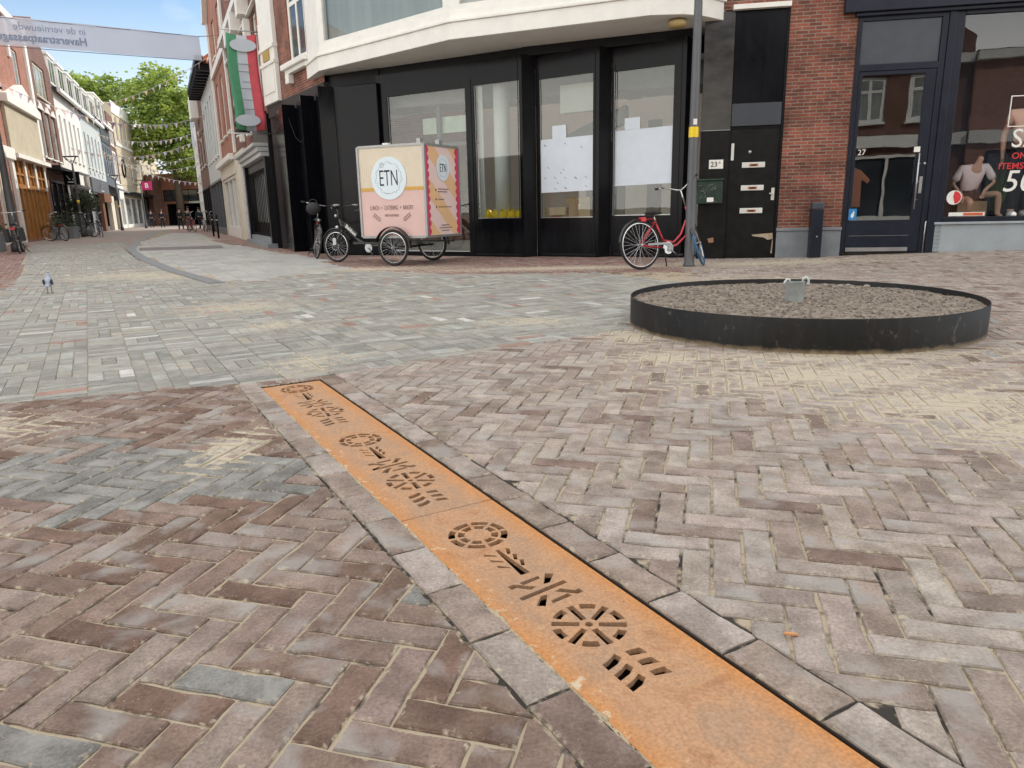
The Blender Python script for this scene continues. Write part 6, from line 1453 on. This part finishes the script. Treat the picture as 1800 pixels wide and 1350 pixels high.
def tree(label, loc, h, blobs, nleaf=9000, ls=.3, trunk=.35, name='street_tree', lm=None, group=None):
    t = thing(name, label, 'tree', (*loc, 0), 0, group)
    tk = MB(); tk.tube([(0, 0, 0), (.1, 0, h * .25), (-.1, .1, h * .5), (0, 0, h * .75)], [trunk, trunk * .8, trunk * .55, trunk * .2], 10)
    for b in blobs: tk.tube([(0, 0, h * random.uniform(.25, .5)), (b[0] * .5, b[1] * .5, b[2] * .8), (b[0] * .9, b[1] * .9, b[2])], [trunk * .35, trunk * .22, trunk * .06], 6)
    part('trunk', tk, M_bark, t)
    cr = MB(); vol = [b[3] ** 2 for b in blobs]; cl_ = []
    for k in range(nleaf // 22):
        b = random.choices(blobs, vol)[0]; d = Vector((random.gauss(0, 1), random.gauss(0, 1), random.gauss(0, 1))).normalized(); rr = b[3] * (random.random() ** .33) * random.uniform(.75, 1.12)
        cc = Vector(b[:3]) + Vector((d.x * rr, d.y * rr, d.z * rr * .8)); sp4 = b[3] * random.uniform(.08, .2)
        for j in range(22):
            p = cc + Vector((random.gauss(0, 1), random.gauss(0, 1), random.gauss(0, .7))) * sp4
            a = Vector((random.gauss(0, 1), random.gauss(0, 1), random.gauss(0, .6))).normalized(); x_, y_, _ = frame_of(a); s_ = ls * random.uniform(.6, 1.3)
            cr.quad(p - x_ * s_ * .5, p - y_ * s_ * .3, p + x_ * s_ * .5, p + y_ * s_ * .3)
    part('crown', cr, lm or M_leaf, t); return t
tree('large bright green tree closing the street above the passage', (-39.9, 90), 19, [(-.6, 0, 16.0, 3.2), (-3.0, 0, 14, 3.2), (1.9, 0, 13, 2.8), (.5, 0, 8.5, 3.4), (2.6, 0, 7.0, 2.6), (-3.0, 1, 9.5, 3.0), (1.6, -1, 14, 2.4), (3.2, 0, 10, 2.2), (0, 0, 11.5, 3.4)], 17000, .42, .5, group='street trees')
tree('green tree showing above the dormers, left of the large one', (-52.5, 91), 20, [(0, 0, 16, 3.2), (-2.6, 0, 16.8, 2.8), (2.6, 0, 15, 2.8), (4.2, 0, 13.4, 2.4), (-4.4, 0, 16.2, 2.6), (5.6, 0, 15.5, 2.4), (0, 0, 13, 3.2)], 13000, .42, .45, group='street trees')
M_olive = leafmat('olive_leaves', (.05, .07, .035), (.13, .16, .09))
ol = tree('small olive tree in a grey tub before the dark blue shop', (-25.0, 43.6), 2.6, [(0, 0, 2.1, .75), (-.4, .1, 1.7, .55), (.4, 0, 1.8, .5)], 2600, .13, .05, 'olive_tree', M_olive)
part('tub', MB().lathe([(.28, 0), (.36, .6), (.32, .6)], 16), M_grey, ol)
def potplant(loc, label, h=.9, m=None):
    t = thing('potted_plant', label, 'potted plant', (*loc, 0), 0, 'potted plants outside the shops'); part('pot', MB().box(-.25, .25, -.25, .25, 0, .62), M_stone, t, bevel=.02)
    c = MB()
    for k in range(160):
        p = Vector((random.gauss(0, .17), random.gauss(0, .17), .62 + abs(random.gauss(.3, .22)) * h)); a = Vector((random.gauss(0, 1), random.gauss(0, 1), random.gauss(0, 1))).normalized(); x_, y_, _ = frame_of(a); c.quad(p - x_ * .07, p - y_ * .04, p + x_ * .07, p + y_ * .04)
    part('foliage', c, m or M_olive, t)
potplant((-22.4, 36.6), 'leafy plant in a stone pot before the narrow brown brick house'); potplant((-23.4, 39.4), 'leafy plant in a stone pot between the brown brick house and the white house')
potplant((-17.1, 24.3), 'low plant in a dark trough at the left edge beside the pannier bicycle', .4)

# ------------------------------------------------------------------ street lamps
def lamp(loc, h, r, label, band=False, rz=0.0):
    t = thing('street_lamp', label, 'street lamp', (*loc, 0), rz, 'dark street lamps along the left pavement')
    part('pole', MB().lathe([(r * 1.5, 0), (r * 1.5, .25), (r, .3), (r * .8, h * .6), (r * .6, h)], 16), mat('dark_pole', (.05, .052, .055), .5, var=.15), t)
    part('lamp_head', MB().box(-.42, .34, -.1, .1, h + .40, h + .46), M_blackm, t)
    part('bracket', MB().tube([(0, 0, h), (-.4, 0, h + .40)], .025, 6).tube([(0, 0, h), (.25, 0, h + .40)], .025, 6), M_blackm, t)
    if band: part('yellow_band', MB().lathe([(r * .86, 1.85), (r * .86, 2.05)], 12), M_yel, t)
    return t
lamp((-16.05, 23.9), 4.6, .13, 'nearest dark street lamp, thick pole at the left edge behind the pannier bicycle', rz=R(25))
lamp((-24.5, 42.3), 4.0, .085, 'dark street lamp with a yellow band by the black leaf-shaped sign', True)
lamp((-32.3, 61.5), 4.0, .09, 'dark street lamp with a yellow band before the slate blue house', True)
lamp((-35.6, 72.3), 4.1, .09, 'farthest dark street lamp, below the pink square sign')
# hanging signs
sg = thing('hanging_sign', 'square black hanging sign with a white leaf mark on the white house', 'sign', (-25.65, 44.0, 0), R(8))
o = part('sign_board', MB().box(-.42, .42, -.06, .06, 2.98, 3.72), M_blackm, sg); part('sign_arm', MB().tube([(-.9, 0, 3.6), (-.42, 0, 3.6)], .03, 6), M_blackm, sg)
lm = MB()
for s_ in (-1, 1): lm.prism([(s_ * .02, 3.30), (s_ * .10, 3.32), (s_ * .26, 3.56), (s_ * .20, 3.40), (s_ * .10, 3.24)] [::s_], -.066, -.061, 0, lambda x, z, y: (x, y, z))
lm.box(-.22, .22, -.066, -.061, 3.10, 3.16); part('leaf_mark', lm, M_white, o)
sg = thing('hanging_sign', 'pink square hanging sign with a white letter B on the beige block', 'sign', (-39.7, 82.0, 0), R(8))
o = part('sign_board', MB().box(-.5, .5, -.06, .06, 3.95, 4.85), mat('magenta', (.50, .02, .17), .5), sg); lettering('B', .7, (0, -.07, 4.4), M_white, o, bold=.02); part('sign_arm', MB().tube([(-1.4, 0, 4.5), (-.5, 0, 4.5)], .04, 6), M_blackm, sg)
sg = thing('hanging_sign', 'tall white hanging sign with a black bell mark and letters on the right row', 'sign', (-25.0, 61.4, 0), R(12))
o = part('sign_board', MB().box(-.52, .52, -.08, .08, 6.4, 8.4), mat('sign_white', (.58, .62, .70), .5), sg)
part('bell_mark', MB().prism([(-.18, 7.62), (.18, 7.62), (.1, 7.8), (.05, 7.98), (-.05, 7.98), (-.1, 7.8)], -.086, -.081, 0, lambda x, z, y: (x, y, z)).ball((0, -.083, 7.58), .04, 6, 4), M_blackm, o)
lettering('L  A', .36, (0, -.09, 7.2), M_grey, o); lettering('R  T', .36, (0, -.09, 6.75), M_blackm, o); part('sign_arm', MB().tube([(.5, 0, 8.2), (1.6, .3, 8.2)], .04, 6), M_blackm, sg)

# ------------------------------------------------------------------ people and far bicycles
M_coat = mat('dark_coat', (.015, .016, .022), .9, var=.2); M_jean = mat('dark_jeans', (.018, .02, .03), .9, var=.2); M_teal = mat('teal_coat', (.02, .05, .06), .9)
walker('person', 'person in a dark coat walking past the beige block, left of the pair', 'person', (-36.5, 75.4, 0), R(20), M_coat, M_jean, M_skin, group='people in the street')
walker('person', 'slimmer person in dark clothes walking, right of the pair', 'person', (-34.7, 73.9, 0), R(15), M_coat, M_coat, M_skin, group='people in the street', hair=mat('brown_hair', (.06, .035, .02), .7))
walker('person', 'nearest person in black standing in front of the passage with legs apart', 'person', (-24.6, 56.8, 0), R(160), M_coat, M_jean, M_skin, stride=.1, group='people in the street')
for k, (px_, py_, lb) in enumerate(((-27.6, 62, 'person in black at the left of the group before the passage'), (-26.6, 63.5, 'person in a teal coat half hidden behind the nearest person'), (-24.6, 62.5, 'person in dark clothes at the right of the group, beside the red parked bicycle'))):
    walker('person', lb, 'person', (px_, py_, 0), R(60 * k), [M_coat, M_teal, M_coat][k], M_jean, M_skin, group='people in the street')
GB = 'bicycles parked along the street'
bike('black bicycle with pannier bags seen from behind at the left edge', (-15.1, 22.55, 0), R(119), M_bk, lean=R(-5), bags=True, omafiets=False, bars='flat', scale=1.12, group=GB)
bike('black bicycle parked side-on before the wooden shop front', (-20.9, 34.6, 0), R(150), M_bk, lean=R(-5), omafiets=True, scale=1.05, steer=R(30), group=GB)
bike('black bicycle with a rear bag parked left of the banded street lamp', (-24.6, 41.2, 0), R(5), M_bk, lean=R(-5), omafiets=False, scale=1.1, bags=True, group=GB)
bike('blue bicycle parked across the pavement right of the banded street lamp', (-23.4, 42.0, 0), R(-55), M_blue, lean=R(4), omafiets=False, scale=1.1, group=GB)
bike('red bicycle parked on the right of the street before the dark shops', (-21.5, 49.5, 0), R(-50), M_red, lean=R(5), scale=1.1, group=GB)
bike('grey bicycle parked behind the red one on the right of the street', (-20.4, 49.3, 0), R(-60), M_steel, lean=R(5), scale=1.1, group=GB, omafiets=False)
bike('black bicycle with a front basket at the end of the parked row', (-19.6, 48.6, 0), R(-65), M_bk, lean=R(5), scale=1.1, group=GB, basket=True)
# bollard posts on the right
for k, (s, lb) in enumerate(((13.5, 'thin black post nearest to the black shop front with iron bars'), (17, 'thin black post before the cream shop window'))):
    p = rpt(s, -.9); t = thing('bollard', lb, 'bollard', (*p, 0), 0, 'thin black posts by the shops'); part('post', MB().lathe([(.045, 0), (.045, 1.0), (.03, 1.05), (.001, 1.07)], 12), M_blackm, t); part('collar', MB().lathe([(.055, .8), (.055, .85)], 12), M_steel, t)

# ------------------------------------------------------------------ pigeon
pg = thing('pigeon', 'grey pigeon with a dark neck and folded wings standing on the cobbles', 'pigeon', (-6.46, 10.12, 0), R(116))
J = {'b': (0, 0, .155, .058, .055), 'ch': (.075, 0, .175, .05, .05), 'n': (.105, 0, .225, .03, .03), 'h': (.115, 0, .275, .024, .026), 'r': (-.08, 0, .13, .035, .035), 't': (-.17, 0, .10, .03, .012)}
part('body', skin_mesh('body', J, [('b', 'ch'), ('ch', 'n'), ('n', 'h'), ('b', 'r'), ('r', 't')], [mat('pigeon_grey', (.33, .38, .45), .7, var=.15, scale=20)], 2), None, pg)
part('neck_feathers', skin_mesh('neck_feathers', {'n': (.10, 0, .215, .034, .034), 'h': (.115, 0, .262, .03, .03)}, [('n', 'h')], [mat('pigeon_neck', (.035, .045, .06), .35)], 2), None, pg)
for s_ in (-1, 1):
    part('wing', MB().ball((0, 0, 0), (.115, .016, .038), 12, 8).xf(Matrix.Translation((-.035, s_ * .046, .155)) @ Matrix.Rotation(R(14), 4, 'Y')), mat('wing_dark', (.05, .055, .07), .6, var=.5, scale=30), pg)
    part('leg', MB().tube([(.0, s_ * .025, .11), (.005, s_ * .025, .005)], .006, 6).tube([(-.02, s_ * .025, .006), (.04, s_ * .025, .006)], .004, 5).tube([(.0, s_ * .025, .006), (.03, s_ * .045, .006)], .004, 5), mat('pigeon_leg', (.35, .15, .13), .6), pg)
part('beak', MB().lathe([(.009, 0), (.001, .03)], 8, (.135, 0, .272), (1, 0, -.3)), M_blackm, pg); part('eye', MB().ball((.125, .024, .28), .005, 6, 4).ball((.125, -.024, .28), .005, 6, 4), mat('orange_eye', (.5, .12, .02), .3), pg)

# ------------------------------------------------------------------ banners, flag, bunting
def cloth(P, Q, h, sag, n=24, wav=.12, th=.006):
    m = MB(); P = Vector(P); Q = Vector(Q); d = (Q - P); nrm = Vector((-d.y, d.x, 0)).normalized(); nz = 6
    for side in (0, 1):
        for i in range(n + 1):
            for j in range(nz + 1):
                u = i / n; p = P + d * u; z = -h * j / nz - sag * 4 * u * (1 - u); wv = wav * math.sin(u * 9 + j * .25) * (j / nz) + .03 * math.sin(u * 31)
                m.v.append(tuple(p + Vector((0, 0, z)) + nrm * (wv + side * th)))
    k = (n + 1) * (nz + 1)
    for s_ in (0, 1):
        for i in range(n):
            for j in range(nz):
                a = s_ * k + i * (nz + 1) + j; f_ = (a, a + nz + 1, a + nz + 2, a + 1); m.face(f_ if s_ else f_[::-1], 0, True)
    return m
bn = thing('street_banner', 'long pale translucent banner hung across the street, its lettering seen from behind', 'banner', (-15.5, 24.0, 0))
bq0, bq1 = Vector((-1.9, -1.2, 7.05)), Vector((4.15, 5.0, 7.50))
mb_ = mat('banner_cloth', (.72, .75, .82), .8, var=.05, scale=1); mb_.node_tree.nodes['Principled BSDF'].inputs['Transmission Weight'].default_value = 0.0
t = mb_.node_tree; tlb = t.nodes.new('ShaderNodeBsdfTranslucent'); tlb.inputs[0].default_value = (.78, .82, .92, 1); trb = t.nodes.new('ShaderNodeBsdfTransparent'); m1_ = t.nodes.new('ShaderNodeMixShader'); m1_.inputs[0].default_value = .55; m2_ = t.nodes.new('ShaderNodeMixShader'); m2_.inputs[0].default_value = .38
t.links.new(t.nodes['Principled BSDF'].outputs[0], m1_.inputs[1]); t.links.new(tlb.outputs[0], m1_.inputs[2]); t.links.new(m1_.outputs[0], m2_.inputs[1]); t.links.new(trb.outputs[0], m2_.inputs[2]); t.links.new(m2_.outputs[0], t.nodes['Material Output'].inputs['Surface'])
cl_ = part('banner_cloth', cloth(bq0, bq1, .84, -.04, 30, .05), mb_, bn)
bd = (bq1 - bq0); ba = math.atan2(bd.y, bd.x); sl_ = math.atan2(bd.z, math.hypot(bd.x, bd.y))
M_bt = mat('banner_ink', (.24, .29, .40), .8, var=.03)
for txt, sz, u, dz, bld in (('in de vernieuwde', .30, .50, -.26, .0), ('Haverstraatpassage!', .33, .50, -.58, .009)):
    me = text_mesh(txt, sz, .001, 1.0, 'LEFT', bld); me.transform(Matrix.Scale(-1, 4, (1, 0, 0))); me.materials.clear(); me.materials.append(M_bt)
    p = bq0 + bd * .555; o = part('lettering', me, None, cl_); o.location = (p.x + .045 * bd.y / 8.6, p.y - .10 * bd.x / 8.6, p.z + dz + .03); o.rotation_euler = (0, -sl_, ba)
rp_ = MB()
def sagline(a, b, sag, n=12): a, b = Vector(a), Vector(b); return [a.lerp(b, i / n) - Vector((0, 0, sag * 4 * (i / n) * (1 - i / n))) for i in range(n + 1)]
rp_.tube([bq0, bq1], .012, 5); rp_.tube([bq0 - Vector((0, 0, .84)), bq1 - Vector((0, 0, .84))], .012, 5)
rp_.tube([bq0, bq0 + Vector((-5, -3, .1))], .01, 4); rp_.tube([bq1, Vector((*rpt(11.5, -.05), 8.3)) - bn.location], .012, 4)
part('rope', rp_, mat('grey_rope', (.2, .2, .22), .8), bn)
fl = thing('tricolour_flag_banner', 'long green white and red hanging banner between two poles on the ornate house', 'flag', (*rpt(.12, -.02), 0), RA + R(90) + R(180))
# local x points out from the wall towards the street
fa = MB(); n, nz_ = 12, 10
for i in range(n + 1):
    for j in range(nz_ + 1): u = i / n; v_ = j / nz_; fa.v.append((.12 + u * .82 + .03 * math.sin(v_ * 5), .05 * math.sin(u * 7 + v_ * 2) * v_, 5.98 - 2.55 * v_ - .06 * math.sin(math.pi * u)))
for i in range(n):
    for j in range(nz_): a = i * (nz_ + 1) + j; fa.face((a, a + 1, a + nz_ + 2, a + nz_ + 1), 0 if i > n * .66 else (2 if i < n * .33 else 1), True)
fo_ = part('flag_cloth', fa, [mat('flag_green', (.06, .24, .13), .7), mat('flag_white', (.44, .48, .54), .7, var=.04), mat('flag_red', (.52, .07, .09), .7)], fl)
fo_.modifiers.new('s', 'SOLIDIFY').thickness = .006
for z, w_ in ((5.15, .2), (4.95, .18), (4.68, .1), (4.5, .16), (4.2, .12), (3.95, .16)): [part('flag_print_line', MB().box(.53 - w_, .53 + w_, y_ - .003, y_ + .003, z, z + .02), M_grey, fo_) for y_ in (-.075, .075)]
for s_ in (-1, 1):
    part('flag_oval', MB().prism([(.52 + .36 * math.cos(R(a)), 5.66 + .17 * math.sin(R(a))) for a in range(0, 360, 20)], s_ * .075 - .002, s_ * .075 + .002, 0, lambda x, z, y: (x, y, z)), MATS['flag_white'], fo_)
    part('flag_oval', MB().prism([(.58 + .34 * math.cos(R(a)), 3.66 + .16 * math.sin(R(a))) for a in range(0, 360, 20)], s_ * .095 - .002, s_ * .095 + .002, 0, lambda x, z, y: (x, y, z)), MATS['flag_white'], fo_)
part('flag_pole', MB().tube([(-.15, 0, 6.04), (1.1, 0, 6.06)], .018, 6), M_steel, fl); part('flag_pole', MB().tube([(-.15, 0, 3.32), (1.15, 0, 3.30)], .018, 6), M_steel, fl)
FL = {c: mat('pennant_' + c, v_, .8) for c, v_ in dict(lilac=(.50, .42, .60), pink=(.70, .52, .50), white=(.70, .68, .72), peach=(.70, .55, .42)).items()}
pm = {}
for c, m_ in FL.items():
    q = MB(); q.prism([(-.12, 0), (.12, 0), (0, -.28)], -.003, .003, 0, lambda x, z, y: (x, y, z)); pm[c] = q.mesh('pennant', m_)
def bunting(a, b, sag, n, label, sc=1.0):
    t = thing('bunting', label, 'bunting', a, 0, 'strings of bunting across the street'); a_, b_ = Vector((0, 0, 0)), Vector(b) - Vector(a)
    pts = sagline(a_, b_, sag, 24); part('cord', MB().tube(pts, .012, 4), mat('white_cord', (.6, .6, .6), .8), t)
    az = math.atan2(b_.y, b_.x)
    for i in range(n):
        u = (i + .5) / n; p = a_.lerp(b_, u) - Vector((0, 0, sag * 4 * u * (1 - u) + .01)); o = part('pennant', pm[random.choice(list(FL))], None, t)
        o.location = p; o.rotation_euler = (random.uniform(-.5, .5), random.uniform(-.2, .2), az + random.uniform(-.5, .5)); o.scale = (sc, sc, sc * random.uniform(.8, 1.1))
def L3_(s, z): return (*lpt(s, -.1), z)
def R3_(s, z): return (*rpt(s, -.1), z)
bunting(L3_(1.5, 6.75), R3_(26, 6.9), 1.2, 34, 'nearest bunting string, from the left lamp past the orange brick house')
bunting(L3_(25, 8.4), R3_(16, 8.4), .6, 22, 'bunting string rising to the right in front of the tree tops')
bunting(L3_(38, 8.0), R3_(32, 6.6), .7, 22, 'bunting string level with the top windows of the beige block', 1.1)
bunting(L3_(22, 5.6), R3_(30, 6.0), .9, 22, 'bunting string crossing the slim windows of the pale grey house')
bunting(L3_(40, 6.0), R3_(36, 5.4), .6, 20, 'bunting string above the canopy of the beige block', 1.1)
bunting(L3_(58, 6.6), R3_(34, 4.6), .5, 18, 'lower bunting string in front of the passage building', 1.2)
bunting(L3_(30, 6.8), R3_(36, 3.4), .8, 22, 'sagging bunting string that ends low on the right row', 1.0)
